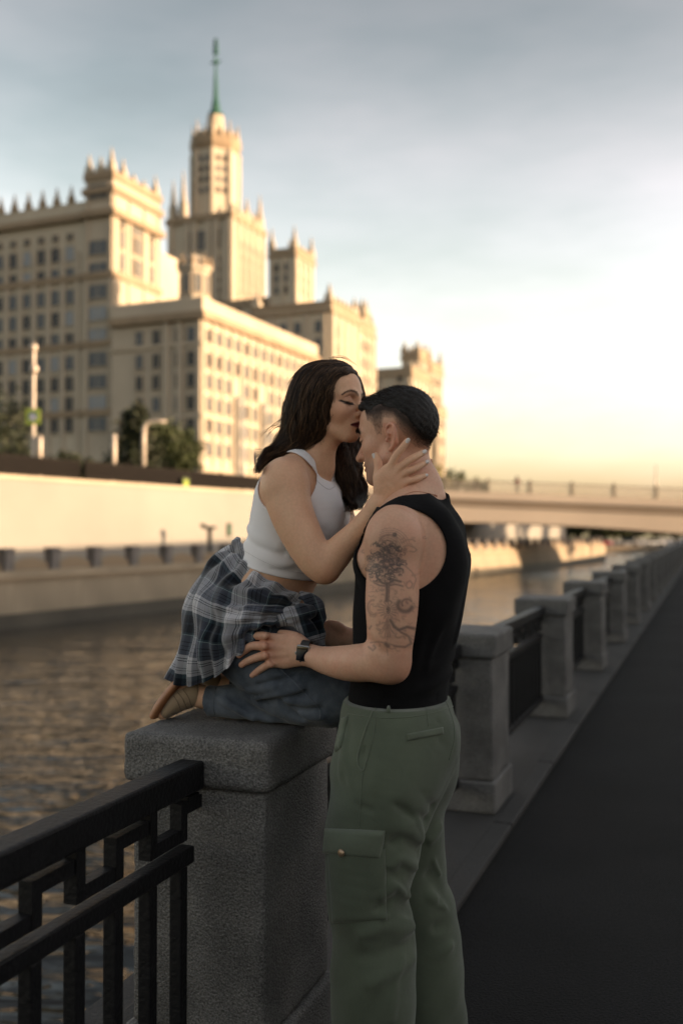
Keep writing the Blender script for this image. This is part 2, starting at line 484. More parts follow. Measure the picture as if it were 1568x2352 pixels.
for k in range(-1, 40):
    o = fp if k == -1 else copy_tree(fp)
    o.location = FB + U2 * (STEP * k) + Vector((0, 0, PZ2)); o.rotation_euler = (0, 0, RZ2)
    if k < 0: lab = 'granite post of the far parapet, at the left edge of the picture'
    else: lab = 'granite post on the far quay below the pale wall, %s from the left' % ordn[k]
    tag(o, lab, 'post', 'posts of the far parapet')
    q = fr if k == -1 else copy_tree(fr)
    q.location = o.location; q.rotation_euler = (0, 0, RZ2)
    if k < 0: lab = 'arched iron railing of the far parapet, at the left edge'
    else: lab = 'arched railing panel on the far quay, %s from the left' % ordn[k]
    tag(q, lab, 'railing', 'railings of the far parapet')
# upper retaining wall and street
WALL_TOP = 3.95
UW = tag(farbox('retaining_wall', -60, -5.0, -45, FAR_END, -0.2, WALL_TOP, M['render']), 'tall pale retaining wall behind the far promenade', 'wall')
MB().box(-5.6, -45, WALL_TOP + .002, -4.9, FAR_END, WALL_TOP + .20).obj('coping', M['trimpale'], UW)
MB().box(-5.0, -45, .15, -4.955, FAR_END, 0.55).obj('plinth', M['render'], UW)
farbox('street', -60, -5.62, -45, FAR_END, WALL_TOP - .5, WALL_TOP + .05, M['asphalt'])['kind'] = 'structure'
farbox('hill_terrain', -400, -60.1, -200, 700, -3, WALL_TOP + .1, M['leafd'])['kind'] = 'structure'
def far_at(px, off, z=0):
    """a point seen at column px, off metres behind (negative) the far parapet line"""
    q = FB + N2 * off
    k = (px - 784) / FPX
    s = (k * q.y - q.x) / (U2.x - k * U2.y)
    r = q + U2 * s
    return Vector((r.x, r.y, z))
# fence on the wall: one thing per run with posts and pickets
fz = WALL_TOP + .20
def fence_run(y0, y1, lab):
    r = empty('street_fence', FB + U2 * y0 + N2 * -5.25 + Vector((0, 0, fz)), RZ2)
    Ln = y1 - y0
    MB().box(-.03, 0, .92, .03, Ln, 1.0).obj('top_rail', M['fence'], r)
    MB().box(-.03, 0, .08, .03, Ln, .15).obj('bottom_rail', M['fence'], r)
    pm = MB().box(-.05, -.05, -.005, .05, .05, 1.1).mesh('fence_post', .01); pm.materials.append(M['fence'])
    k = 0.0
    while k <= Ln:
        link('fence_post', pm, None, r).location = (0, k, 0); k += 2.5
    b = MB(); k = 0.0
    while k < Ln:
        b.box(-.02, k, .151, .02, k + .075, .919); k += .115
    b.obj('pickets', M['fence'], r)['kind'] = 'stuff'
    tag(r, lab, 'fence', 'fences above the retaining wall')
fence_run(-22.5, 10, 'dark picket fence on top of the pale wall, left run')
fence_run(10.5, 30, 'dark picket fence on top of the pale wall, right run behind the woman')

# ---- foliage
def leaf_cloud(n, cen, rad, size, seed, flat=0.0):
    g = np.random.default_rng(seed)
    cl = g.normal(size=(max(6, n // 60), 3)); cl /= np.linalg.norm(cl, axis=1)[:, None]
    cl *= g.uniform(.35, 1, (len(cl), 1)) ** .5
    idx = g.integers(0, len(cl), n)
    p = cl[idx] + g.normal(size=(n, 3)) * .16
    p = np.array(cen) + p * np.array(rad)
    a = g.normal(size=(n, 3)); a /= np.linalg.norm(a, axis=1)[:, None]
    b = g.normal(size=(n, 3)); b -= a * (a * b).sum(1)[:, None]; b /= np.linalg.norm(b, axis=1)[:, None]
    s = size * g.uniform(.6, 1.4, (n, 1))
    V = np.stack([p - a * s, p + b * s * .55, p + a * s, p - b * s * .55], 1).reshape(-1, 3)
    F = np.arange(4 * n).reshape(n, 4)
    return V, F
def tree(name, loc, h, rad, n, mat, lab, group, seed, conic=False, trunk=.25, size=.16):
    r = empty(name, loc)
    MB().tube([(0, 0, -.2), (0.05 * h * .1, 0, h * .35), (0, .03, h * .7)], [trunk, trunk * .7, trunk * .25], 8).obj('trunk', M['bark'], r, smooth=True)
    b = MB()
    g = random.Random(seed)
    for k in range(5):
        a = g.uniform(0, 6.28); q = g.uniform(.3, .6) * h
        b.tube([(0, 0, q), (math.cos(a) * rad * .6, math.sin(a) * rad * .6, q + h * .18)], [trunk * .4, trunk * .1], 5)
    b.obj('limbs', M['bark'], r, smooth=True)
    Vs, Fs, o = [], [], 0
    if conic:
        for k in range(5):
            t = k / 5
            V, F = leaf_cloud(n // 5, (0, 0, h * (.2 + .68 * t)), (rad * (1 - .8 * t), rad * (1 - .8 * t), h * .17), size, seed + k)
            Vs.append(V); Fs.append(F + o); o += len(V)
    else:
        for k in range(4):
            a = k * 1.7 + seed
            V, F = leaf_cloud(n // 4, (math.cos(a) * rad * .3, math.sin(a) * rad * .3, h * (.58 + .1 * (k % 3))), (rad * .75, rad * .75, h * .30), size, seed + k)
            Vs.append(V); Fs.append(F + o); o += len(V)
    link('crown', np_mesh('crown', np.concatenate(Vs), np.concatenate(Fs), False), mat, r)
    tag(r, lab, 'tree', group)
    return r
sz = WALL_TOP + .05
def hedge(px0, px1, off, h, lab, seed, mat='leafd'):
    a, b = far_at(px0, off, sz), far_at(px1, off, sz)
    r = empty('street_shrub', (a + b) / 2, RZ2)
    L_ = (b - a).length / 2
    V, F = leaf_cloud(int(1300 * max(1, L_)), (0, 0, h * .5), (.9, L_, h * .55), .13, seed)
    link('foliage', np_mesh('foliage', V, F, False), M[mat], r)
    MB().tube([(0, 0, -.05), (0.05, .1, h * .6)], [.08, .03], 6).obj('stem', M['bark'], r)
    tag(r, lab, 'shrub', 'shrubs above the retaining wall')
hedge(-60, 130, -7.6, 1.5, 'dark clipped hedge right behind the street fence at the left', 2)
hedge(130, 300, -7.6, 1.25, 'dark clipped hedge behind the street fence, below the conical tree', 8)
hedge(300, 445, -7.6, 1.15, 'dark clipped hedge behind the street fence, below the bushy tree', 9)
hedge(-60, 70, -9, 4.2, 'dark bushy shrub at the left edge behind the street fence', 3)
hedge(120, 185, -10, 1.9, 'low dark shrub beyond the street fence, beside the yellow sign pole', 4)
hedge(190, 245, -10, 1.7, 'low green shrub beyond the street fence, left of the conifer', 5, 'leaf')
c = far_at(312, -10.5, sz); tree('conifer_tree', c, 6.2, 2.1, 9000, M['leafd'], 'dark conical tree in front of the pale facade, left of the curved lamp', 'trees across the river', 11, True)
c = far_at(388, -10, sz); tree('broadleaf_tree', c, 4.4, 2.1, 9000, M['leaf'], 'bushy green tree right of the curved lamp across the river', 'trees across the river', 12)
hedge(440, 530, -10, 0.9, 'low yellowish shrub at the foot of the sunlit facade', 6, 'leafy')
# ---- street poles and signs across the river
pz = WALL_TOP + .05
c = far_at(76, -6.4, pz)
r = empty('street_lamp', c, RZ2); H = (PZ(792, c.y) - pz)
MB().lathe([(.16, 0), (.16, .9), (.10, 1.0), (.085, H - .2), (.085, H)], 12).obj('pole', M['pole'], r, smooth=True)
MB().lathe([(.05, H - 1.5), (.2, H - 1.4), (.2, H - 1.15), (.05, H - 1.05)], 12, (.14, -.1)).obj('loudspeaker', M['pole'], r, smooth=True)
MB().lathe([(.06, H - .35), (.17, H - .3), (.17, H - .02), (.05, H + .08)], 12).obj('lamp_head', M['pole'], r, smooth=True)
tag(r, 'tall pale street pole rising behind the yellow-green sign, left', 'street pole', 'street poles across the river')
c2 = far_at(75, -6.15, 0); zc = PZ(957, c2.y)
r = empty('crossing_sign', (c2.x, c2.y, zc), R(-8))
MB().box(-.38, -.02, -.40, .38, .02, .40).obj('board', M['signgreen'], r, bevel=.015)
MB().box(-.19, -.032, -.19, .19, -.022, .19).obj('blue_square', M['signblue'], r)
MB().add([(-.14, -.036, -.14), (.14, -.036, -.14), (0, -.036, .14)], [(0, 1, 2)]).obj('white_triangle', M['signwhite'], r)
MB().box(-.010, -.0385, -.05, .03, -.0365, .04).box(-.04, -.0385, -.10, -.015, -.0365, -.04).box(.02, -.0385, -.10, .045, -.0365, -.04).obj('walking_figure', M['signblue'], r)
tag(r, 'square yellow-green crossing sign with a blue centre on a street pole', 'sign')
c = far_at(287 / 1.0 - 195, -6.0, pz)
r = empty('short_street_post', c); MB().lathe([(.12, 0), (.12, 2.2), (.08, 2.3), (.02, 2.36)], 12).obj('post_shaft', M['pole'], r, smooth=True)
MB().lathe([(.17, 0), (.17, .35), (.125, .42)], 12).obj('base_collar', M['pole'], r, smooth=True)
tag(r, 'short stout post just right of the yellow-green sign pole', 'post')
c = far_at(262, -5.9, pz)
r = empty('short_street_post', c); MB().lathe([(.13, 0), (.13, PZ(1000, c.y) - pz), (.04, PZ(996, c.y) - pz)], 12).obj('post_shaft', M['pole'], r, smooth=True)
MB().lathe([(.18, 0), (.18, .35), (.135, .42)], 12).obj('base_collar', M['pole'], r, smooth=True)
tag(r, 'bare pale post in front of the conical tree, left of the curved lamp', 'post')
c = far_at(330, -5.9, pz); Hh = PZ(968, c.y) - pz
r = empty('curved_street_lamp', c, RZ2)
MB().tube([(0, 0, 0), (0, 0, Hh * .75), (0.03, 0.03, Hh * .92), (.25, .15, Hh), (.7, .4, Hh + .02), (1.15, .6, Hh - .02)], [.15, .12, .11, .10, .09, .09], 10).obj('curved_pole', M['pole'], r, smooth=True)
MB().lathe([(.22, 0), (.22, .7), (.16, .8)], 12).obj('base', M['pole'], r, smooth=True)
tag(r, 'pale street lamp with its arm bent to the right, before the trees', 'street lamp')
c = far_at(560, -5.6, WALL_TOP + .2)
r = empty('grey_column_lamp', c); MB().lathe([(.34, -.9), (.34, .1), (.2, .3), (.11, .5), (.08, 3.4), (.05, 7.5)], 14).obj('pole', M['pole'], r, smooth=True)
MB().lathe([(.36, -1.0), (.38, -.95), (.38, -.75), (.345, -.7)], 14).obj('base_ring', M['roof'], r, smooth=True)
tag(r, 'slim grey lamp column on the wall just left of the woman', 'lamp column')
c = far_at(427, -4.93, PZ(1110, far_at(427, -4.93).y))
r = empty('round_sign', c, RZ2)
MB().box(-.02, -.35, -.4, .02, .35, .35).obj('board', M['leaf'], r, bevel=.015); MB().box(.022, -.2, -.2, .03, .2, .2).obj('emblem', M['signgreen'], r)
tag(r, 'small green sign on the coping of the pale wall', 'sign')
c = far_at(482, -2.2, -.21)
r = empty('viewing_stand', c, R(-5)); r.scale = (1.25, 1.25, 1.2)
MB().lathe([(.28, 0), (.28, .1), (.12, .2), (.11, 1.35), (.15, 1.5)], 12).obj('pedestal', M['black'], r, smooth=True)
MB().box(-.32, -.16, 1.50, .30, .16, 1.62).box(-.42, -.14, 1.56, -.20, .14, 1.74).obj('head', M['black'], r, bevel=.03)
tag(r, 'black pedestal stand with a tilted head on the far promenade', 'stand')
c = far_at(527, -4.93, 1.55)
r = empty('wall_plaque', c, RZ2); MB().box(-.03, -.22, -.42, .04, .22, .42).obj('plate', M['leafd'], r, bevel=.02); MB().box(.042, -.14, -.3, .055, .14, .3).obj('panel', M['greenmetal'], r)
tag(r, 'small dark green plaque on the pale wall left of the woman', 'plaque')

# ================================================================== BUILDINGS
TB = R(22.4)
AX = Vector((math.sin(TB), math.cos(TB), 0))       # recedes along the river
BX = Vector((math.cos(TB), -math.sin(TB), 0))      # to the right and nearer
RZB = -TB                                          # local +X = BX, local +Y = AX
WM = {}
def win_mesh(w, h, kind, arch=False):
    key = (round(w, 2), round(h, 2), kind, arch)
    if key in WM: return WM[key]
    fr = MB()
    t = .14
    fr.box(-w / 2 - t, -.16, -t, -w / 2, .02, h + t).box(w / 2, -.16, -t, w / 2 + t, .02, h + t)
    fr.box(-w / 2, -.16, h, w / 2, .02, h + t).box(-w / 2 - t - .1, -.26, -t - .12, w / 2 + t + .1, .02, -t)
    fr.box(-.04, -.07, 0, .04, -.01, h)
    if w > 2: fr.box(-w / 6 - .05, -.07, 0, -w / 6 + .05, -.01, h).box(w / 6 - .05, -.07, 0, w / 6 + .05, -.01, h)
    a = fr.mesh('window'); a.materials.append(M['trimpale'])
    g = MB().box(-w / 2, -.05, 0, w / 2, .01, h).mesh('pane'); g.materials.append(M[kind])
    WM[key] = (a, g)
    return WM[key]
def windows(root, face, W, Ln, cols, rows, w, h, kinds, rnd, skip=None):
    """face 'f': y = 0 plane looking -Y; face 'r': x = W plane looking +X"""
    for i, cx in enumerate(cols):
        for j, rz in enumerate(rows):
            if skip and skip(i, j): continue
            k = rnd.choice(kinds)
            a, g = win_mesh(w, h, k)
            o = link('window', a, None, root); q = link('pane', g, None, o)
            if face == 'f': o.location = (cx, -.002, rz)
            else: o.location = (W + .002, cx, rz); o.rotation_euler = (0, 0, R(90))
def pinnacle(b, x, y, z, h, r):
    b.tbox(x - r, y - r, z, x + r, y + r, z + h * .35, r * .2)
    b.tbox(x - r * .6, y - r * .6, z + h * .35, x + r * .6, y + r * .6, z + h, r * .55)
class Parts:
    """collects alike pieces, then makes each one a part of its own"""
    cache = {}
    def __init__(s): s.items = []
    def box(s, x0, y0, z0, x1, y1, z1):
        k = ('b', round(x1 - x0, 3), round(y1 - y0, 3), round(z1 - z0, 3)); s.items.append((k, (x0, y0, z0))); return s
    def pin(s, x, y, z, h, r):
        s.items.append((('p', round(h, 3), round(r, 3)), (x, y, z))); return s
    def pier(s, r, z0, z1, c):
        s.items.append((('l', round(r, 3), round(z1 - z0, 3)), (c[0], c[1], z0))); return s
    def obj(s, name, mat, root):
        for k, loc in s.items:
            key = (k, name, mat.name)
            if key not in Parts.cache:
                b = MB()
                if k[0] == 'b': b.box(0, 0, 0, k[1], k[2], k[3])
                elif k[0] == 'p': pinnacle(b, 0, 0, 0, k[1], k[2])
                else: b.lathe([(k[1], 0), (k[1], k[2])], 6)
                me = b.mesh(name); me.materials.append(mat); Parts.cache[key] = me
            link(name, Parts.cache[key], None, root).location = loc
def frame_at(px, d, z0):
    p = Vector((PX(px, d), d, z0)); return p
rw = random.Random(5)
GZ = WALL_TOP + .05

# left block with raised corner tower; local origin at its front right corner
dL = 150.0
o_ = frame_at(256, dL, GZ)
zz = lambda y: PZ(y, dL) - GZ
root = empty('apartment_block', o_, RZB)
Ht, Hm = zz(408), zz(487)
TWX = -5.0
MB().box(-60, .4, 0, TWX, 30, Hm).obj('main_wall', M['facade'], root)
MB().box(TWX + .002, 0, 0, 0, 13, Ht).obj('corner_wall', M['facade2'], root)
cb = Parts()
for y in (487, 628, 786, 945):
    z = zz(y); pr = .9 if y == 487 else .35
    cb.box(-60.1, .4 - pr, z - .5, TWX - .01, .399, z + .45)
    cb.box(TWX - .3, -pr, z - .5, pr, -.001, z + .45)
    cb.box(.001, -.002, z - .5, pr, 13.3, z + .45)
cb.obj('string_course', M['trim'], root)
MB().box(-60.0, .2, Hm + .5, TWX - .01, 1.2, Hm + 2.4).obj('roof_parapet', M['facade'], root)
b = Parts()
for k in range(14):
    b.pin(-8 - k * 2.75, .5, Hm + 2.4, 3.0, .5)
b.obj('pinnacle', M['trim'], root)
b = MB().box(TWX - .4, -.5, Ht - 2.2, .5, 13.5, Ht - 1.2).box(TWX - .2, -.3, Ht + .002, .3, 13.3, Ht + 1.2)
b.obj('crown_cornice', M['trim'], root)
b = Parts()
for (x, y, h) in ((TWX + .4, .4, 3.2), (-2.5, .4, 2.6), (-.5, .4, 3.8), (-.5, 3.4, 3.0), (-.5, 6.2, 1.6), (-.5, 9, 1.5), (-.5, 12.4, 3.4), (TWX + .4, 12.4, 3)):
    b.pin(x, y, Ht + 1.2, h, .55)
for k in range(4): b.box(TWX + .8 + k * 1.1, -.1, Ht + 1.2, TWX + 1.4 + k * 1.1, .3, Ht + 1.9)
b.obj('crown_pinnacle', M['trimpale'], root)
pb = Parts()
for k in range(15): pb.box(-7.0 - k * 2.75, .15, 1, -6.2 - k * 2.75, .399, Hm - 5.2)
for x in (-4.9, -.55): pb.box(x, -.22, 1, x + .5, -.002, Ht - 2.4)
for y in (.1, 4.0, 8.2, 12.3): pb.box(.003, y, 1, .22, y + .6, Ht - 2.4)
pb.obj('pilaster', M['facade2'], root)
cols = [-8.1 - k * 2.75 for k in range(12)]
rows = [zz(y) for y in (585, 636, 686, 737, 789, 842, 891, 939, 988)]
windows(root, 'f', 0, 0, cols, rows, 1.6, 2.25, ['glassd', 'glassd', 'glassm', 'glassm', 'glassl'], rw)
for o in root.children:
    if o.name.startswith('window') and o.location.y < 0: o.location.y = .398
windows(root, 'f', 0, 0, [-2.6], [zz(y) for y in (450, 580, 632, 682, 732, 784, 838, 890, 938, 988)], 3.2, 2.1, ['glassm', 'glassm', 'glassl'], rw)
n0 = len(root.children)
for cx in cols:
    a, g = win_mesh(1.1, .9, 'glassd'); o = link('window', a, None, root); o.location = (cx, .398, zz(535)); link('pane', g, None, o)
windows(root, 'r', 0, 0, [2.4, 5.7, 7.1, 10.6], [zz(455) - 4, zz(560), zz(612)], 1.1, 2.6, ['glassm', 'glassd'], rw)
tag(root, 'pale apartment block with raised corner tower at the left edge', 'building')

# corner wing with long sunlit river facade
dW = 143.0
o_ = frame_at(462, dW, GZ)
zz = lambda y: PZ(y, dW) - GZ
root = empty('corner_wing', o_, RZB)
Hw = zz(733); LW = 41.0; WF = 15.5
MB().box(-WF, 0, 0, 0, LW, Hw).obj('wall', M['facade2'], root)
MB().box(-WF, -.9, Hw, .9, LW, Hw + 1.1).obj('cornice', M['trim'], root)
MB().box(-WF, -.3, Hw + 1.102, .3, LW - .2, Hw + 3.2).obj('parapet', M['facade2'], root)
cb = Parts()
for y in (788, 955, 1075): cb.box(-WF, -.28, zz(y) - .3, .28, -.001, zz(y) + .3).box(.001, -.002, zz(y) - .3, .28, LW, zz(y) + .3)
cb.obj('string_course', M['trimpale'], root)
pb = Parts()
for x in (-.8, -3.9, -6.2): pb.box(x, -.35, 0, x + .75, -.002, Hw - .01)
for k in range(15): pb.box(.003, k * 2.9 + .1, 0, .25, k * 2.9 + .75, Hw - .01)
pb.obj('pilaster', M['facade2'], root)
rows = [zz(y) for y in (783, 838, 888, 940, 990, 1045)]
windows(root, 'f', 0, 0, [-10.5, -7.6, -4.6 + .9, -1.9 + .2], rows, 1.3, 2.1, ['glassd', 'glassd', 'glassm'], rw)
cols = [2.0 + k * 2.9 for k in range(13)]
windows(root, 'r', 0, 0, cols, rows, 1.3, 2.0, ['glassd', 'glassm', 'glassm'], rw, skip=lambda i, j: i in (3, 6, 9) and j > 1)
for i in (3, 6, 9):
    y = cols[i]; n = 10
    V = [(.0, y - 1.25, 5), (.0, y + 1.25, 5)] + [(.0, y + 1.25 * math.cos(math.pi * k / n), 17 + 1.25 * math.sin(math.pi * k / n)) for k in range(n + 1)]
    V2 = [(.75, p[1], p[2]) for p in V]
    m = len(V); order = [0, 1] + list(range(2, m))
    bay = MB().add(V + V2, [tuple(order), tuple(m + k for k in order)] + [(order[k], order[(k + 1) % m], m + order[(k + 1) % m], m + order[k]) for k in range(m)])
    bo = bay.obj('bay_window', M['roof'], root)
    for kk in range(4):
        a, g = win_mesh(1.2, 2.0, 'glassm'); w_ = link('window', a, None, bo); w_.location = (.752, y, 5.6 + kk * 3.0); w_.rotation_euler = (0, 0, R(90))
    # sub-part depth limit: panes belong to the window mesh row of the bay
    for kk in range(4):
        g = win_mesh(1.2, 2.0, 'glassm')[1]; w_ = link('pane', g, None, bo); w_.location = (.753, y, 5.6 + kk * 3.0); w_.rotation_euler = (0, 0, R(90))
# corner turret
tb = MB().lathe([(2.6, Hw + 1.1), (2.6, Hw + 3.6), (2.2, Hw + 3.7), (2.2, Hw + 7.6), (2.55, Hw + 7.7), (2.55, Hw + 8.3), (1.9, Hw + 8.4), (1.7, Hw + 9.6), (.5, Hw + 10.2)], 8, (-2.6, 2.4))
tb.obj('turret', M['facade2'], root)
b = Parts()
for k in range(8):
    a = 2 * math.pi * k / 8 + .39
    b.pin(-2.6 + 2.3 * math.cos(a), 2.4 + 2.3 * math.sin(a), Hw + 8.3, 1.9, .3)
b.obj('turret_finial', M['trim'], root)
for k in range(8):
    a = 2 * math.pi * k / 8
    am, g = win_mesh(.9, 2.6, 'glassm')
    o = link('window', am, None, root); o.location = (-2.6 + 2.04 * math.cos(a), 2.4 + 2.04 * math.sin(a), Hw + 4.3); o.rotation_euler = (0, 0, a + R(90)); link('pane', g, None, o)
tag(root, 'cream corner wing with a small turret and a long sunlit river facade', 'building')

# main tower with green spire
dT = 330.0
o_ = frame_at(529, dT, GZ)
zz = lambda y: PZ(y, dT) - GZ
root = empty('spire_tower', o_, RZB)
S = 24.0; Hs = zz(486)
MB().box(-S, 0, 0, 0, S, Hs).obj('shaft', M['facade'], root)
pb = Parts()
for x in (-S - .2, -S + 6.2, -S + 9.0, -9.4, -6.6, -1.8): pb.box(x, -.8, 0, x + 2.0, -.002, Hs - 2)
for y in (-.5, 4.2, 8.6, 13, 17.4, 22): pb.box(.003, y, 0, .8, y + 2.0, Hs - 2)
pb.obj('pilaster', M['facade2'], root)
MB().box(-S - 1, -1, Hs - 2.0, 1, S + 1, Hs).obj('cornice', M['trim'], root)
b = Parts()
for (x, y, h) in ((-S + 1, 1, 14), (-S + 5, 1, 17), (-S + 1, S - 1, 11), (-1, S - 1, 13), (-1, S * .55, 9), (-5, S - 1, 8), (-1, S * .8, 6), (-1, S * .3, 6)):
    b.pin(x, y, Hs, h, 1.3)
for k in range(6): b.box(-.8, 1 + k * 4, Hs, .3, 3 + k * 4, Hs + 3)
b.obj('pinnacle', M['trimpale'], root)
c_ = (-S / 2 - .8, S / 2)
zz0 = zz
zz = lambda y: PZ(y, 346) - GZ
Hc = zz(345)
MB().lathe([(8.1, Hs), (8.1, Hc - 2)], 8, c_).obj('drum', M['facade'], root)
MB().lathe([(8.2, Hc - 2), (9.0, Hc), (9.0, Hc + 2.5), (8.0, Hc + 2.6), (8.0, Hc + 4.4), (4.4, Hc + 4.5)], 8, c_).obj('crown', M['trim'], root)
b = Parts()
for k in range(16):
    a = 2 * math.pi * k / 16
    b.pin(c_[0] + 7.9 * math.cos(a), c_[1] + 7.9 * math.sin(a), Hc + 2.5, 6.5 if k % 2 else 4.0, .6)
b.obj('crown_pinnacle', M['trimpale'], root)
b = Parts()
for k in range(8):
    a = 2 * math.pi * k / 8
    b.pier(1.0, Hs, Hc - 2, (c_[0] + 8.0 * math.cos(a + .39), c_[1] + 8.0 * math.sin(a + .39)))
b.obj('drum_pier', M['facade2'], root)
z1, z2, z3, z4 = zz(309), zz(268), zz(255), zz(88)
MB().lathe([(3.4, Hc + 4.4), (3.2, z1 + 2), (2.8, z2)], 8, c_).obj('lantern', M['trimpale'], root)
sp = MB().lathe([(2.9, z2), (2.3, z2 + 1.5), (1.5, z3), (1.5, z3 + 1.5), (.95, z3 + 4), (.28, zz(146)), (.22, z4)], 8, c_).obj('spire', M['greenmetal'], root)
zb = zz(143)
MB().lathe([(.2, zb - 1.1), (1.0, zb - .5), (1.0, zb + .5), (.2, zb + 1.1)], 8, c_).box(c_[0] - 2.2, c_[1] - .15, zb - .15, c_[0] + 2.2, c_[1] + .15, zb + .15).obj('spire_ball', M['greenmetal'], root)
MB().tbox(c_[0] - .8, c_[1] - .5, zz(125), c_[0] + .8, c_[1] + .5, zz(90), .25).obj('spire_emblem', M['greenmetal'], root)
zz = zz0
rr = [zz(566)]
windows(root, 'f', 0, 0, [-S + 8.1, -5.0], rr, 2.0, 6.5, ['glassd'], rw)
windows(root, 'f', 0, 0, [-14.0, -11.9, -9.8 - .2], rr, 1.5, 6.5, ['glassm'], rw)
rows = [zz(600 + 24 * k) for k in range(6)]
windows(root, 'f', 0, 0, [-S + 8.1, -5.0], rows, 1.9, 2.4, ['glassd'], rw)
windows(root, 'f', 0, 0, [-14.0, -12, -10], rows, 1.2, 1.6, ['glassm', 'glassd'], rw)
windows(root, 'r', 0, 0, [7.3, 11.8, 16.2, 20.6], [zz(560), zz(590), zz(615), zz(640), zz(665)], 1.4, 3.0, ['glassm', 'glassd'], rw)
for k in (4, 5, 6, 7, 3):
    a = 2 * math.pi * k / 8 + RZB * 0 + R(0)
    for y in (372, 396, 420, 445):
        am, g = win_mesh(1.5, 2.0, rw.choice(['glassd', 'glassm', 'glassd']))
        for t in (-1.3, 1.3):
            o = link('window', am, None, root)
            rr_ = 8.1 * math.cos(math.pi / 8) - .02
            o.location = (c_[0] + rr_ * math.cos(a) - t * math.sin(a), c_[1] + rr_ * math.sin(a) + t * math.cos(a), PZ(y, 340) - GZ); o.rotation_euler = (0, 0, a + R(90)); link('pane', g, None, o)
tag(root, 'stepped tower with an octagonal drum and tall green spire', 'tower')

# generic turreted block
def block(name, pxc, d, ytop, Wd, Ln, lab, wf, wr, seed, pin=5.0, crown=True, mat='facade', ramp=None):
    o_ = frame_at(pxc, d, GZ)
    z = lambda y: PZ(y, d) - GZ
    root = empty(name, o_, RZB)
    H = z(ytop)
    MB().box(-Wd, 0, 0, 0, Ln, H).obj('wall', M[mat], root)
    MB().box(-Wd - .5, -.5, H - 1.6, .5, Ln + .5, H - .6).box(-Wd - .3, -.3, H + .002, .3, Ln + .3, H + 1.0).obj('cornice', M['trim'], root)
    b = Parts()
    if crown:
        for x, y in ((-Wd + .7, .7), (-.7, .7), (-.7, Ln - .7), (-Wd + .7, Ln - .7)): b.pin(x, y, H + 1.0, pin, 1.0)
        k = 3.0
        while k < Ln - 2: b.box(-.6, k, H + 1.0, .2, k + 1.2, H + 2.2); k += 2.4
    else:
        k = 2.0
        while k < Ln - 1: b.box(-.6, k, H + 1.0, .2, k + 1.0, H + 1.9); k += 3
    b.obj('pinnacle', M['trimpale'], root)
    pb = Parts(); k = 0.3
    while k < Ln: pb.box(.003, k, 0, .45, k + .9, H - 1.7); k += 3.6
    k = -Wd + .2
    while k < 0: pb.box(k, -.45, 0, k + .8, -.002, H - 1.7); k += 4.2
    pb.obj('pilaster', M['facade2'], root)
    rr = random.Random(seed)
    if wf: windows(root, 'f', 0, 0, wf[0], [z(y) for y in wf[1]], 1.5, 2.4, ['glassd', 'glassm'], rr)
    if wr: windows(root, 'r', 0, 0, wr[0], [z(y) for y in wr[1]], 1.3, 2.4, ['glassm', 'glassd'], rr)
    tag(root, lab, 'building')
    return root
block('side_tower', 678, 300, 575, 9.0, 14, 'square turreted tower right of the spire tower', ([-6.4, -3.3], [620, 645, 672]), ([4.0, 7.6, 11.2], [610, 640, 668]), 21, 7)
block('link_wing', 612, 310, 690, 22, 10, 'low grey wing linking the spire tower to the turreted tower', ([-14, -10, -5], [720, 745]), None, 22, 3, False)
block('gabled_block', 760, 215, 700, 19.0, 16, 'grey-fronted block with a gabled corner behind the woman', ([-15.5, -11.4, -8.0, -3.0], [760, 800, 840]), ([4, 8, 12], [770, 810, 850, 890]), 23, 4)
r = block('stepped_block', 822, 245, 745, 13, 12, 'lower sunlit block stepping down to the right of the gabled block', ([-9, -4], [790, 830]), ([3, 6, 9], [800, 840, 880, 920]), 24, 3.5)
block('gable_turret', 836, 250, 728, 3.6, 4, 'slim sunlit turret at the end of the stepped block', None, ([2], [770, 810, 850]), 29, 4)
block('far_low_block', 945, 290, 850, 14, 18, 'low grey block behind the two heads', ([-10, -3.5], [875, 905]), None, 25, 2, True)
block('far_turret_tower', 962, 300, 812, 5.5, 8, 'sunlit turreted tower at the right end of the buildings', ([-3], [850, 890]), ([2, 5], [840, 880, 920, 960, 1000]), 26, 3.5)
block('far_end_block', 988, 318, 840, 4.5, 14, 'rightmost sunlit narrow block with stepped top above the man', None, ([3, 7, 10], [880, 920, 960, 1000, 1040]), 27, 6)
block('far_end_annex', 1003, 316, 940, 6, 10, 'lower sunlit projection at the right foot of the far buildings', None, ([3, 7], [980, 1020, 1060]), 28, 1.5, False)

# ================================================================== BRIDGE
dB = 96.0
root = empty('road_bridge', (0, dB, 0))
def bz(x):
    return None
X0, X1 = PX(560, dB), PX(1900, dB)
n = 80
def ytop(px): return 1127 + (px - 1014) * (1149 - 1127) / 554.0
def ybot(px): return min(1262, 1200 + max(0, (px - 1060) / 508.0) ** 1.7 * 26 + max(0, (1060 - px) / 500) ** 2 * 60)
def girder(y0f, y1f, yd0, yd1, name, mat, par):
    V, F = [], []
    for i in range(n + 1):
        px = 560 + (3200 - 560) * i / n
        x = PX(px, dB)
        za, zb_ = PZ(y0f(px), dB), PZ(y1f(px), dB)
        V += [(x, yd0, za), (x, yd0, zb_), (x, yd1, zb_), (x, yd1, za)]
    for i in range(n):
        a, b2 = 4 * i, 4 * i + 4
        for k in range(4): F.append((a + k, a + (k + 1) % 4, b2 + (k + 1) % 4, b2 + k))
    F += [(0, 1, 2, 3), (4 * n + 3, 4 * n + 2, 4 * n + 1, 4 * n)]
    return MB().add(V, F).obj(name, mat, par)
mid = lambda px: ytop(px) + 30 + (px - 1014) * .002
girder(lambda p: ytop(p) + 18, lambda p: mid(p), -.25, 8.9, 'fascia_band', M['concreted'], root)
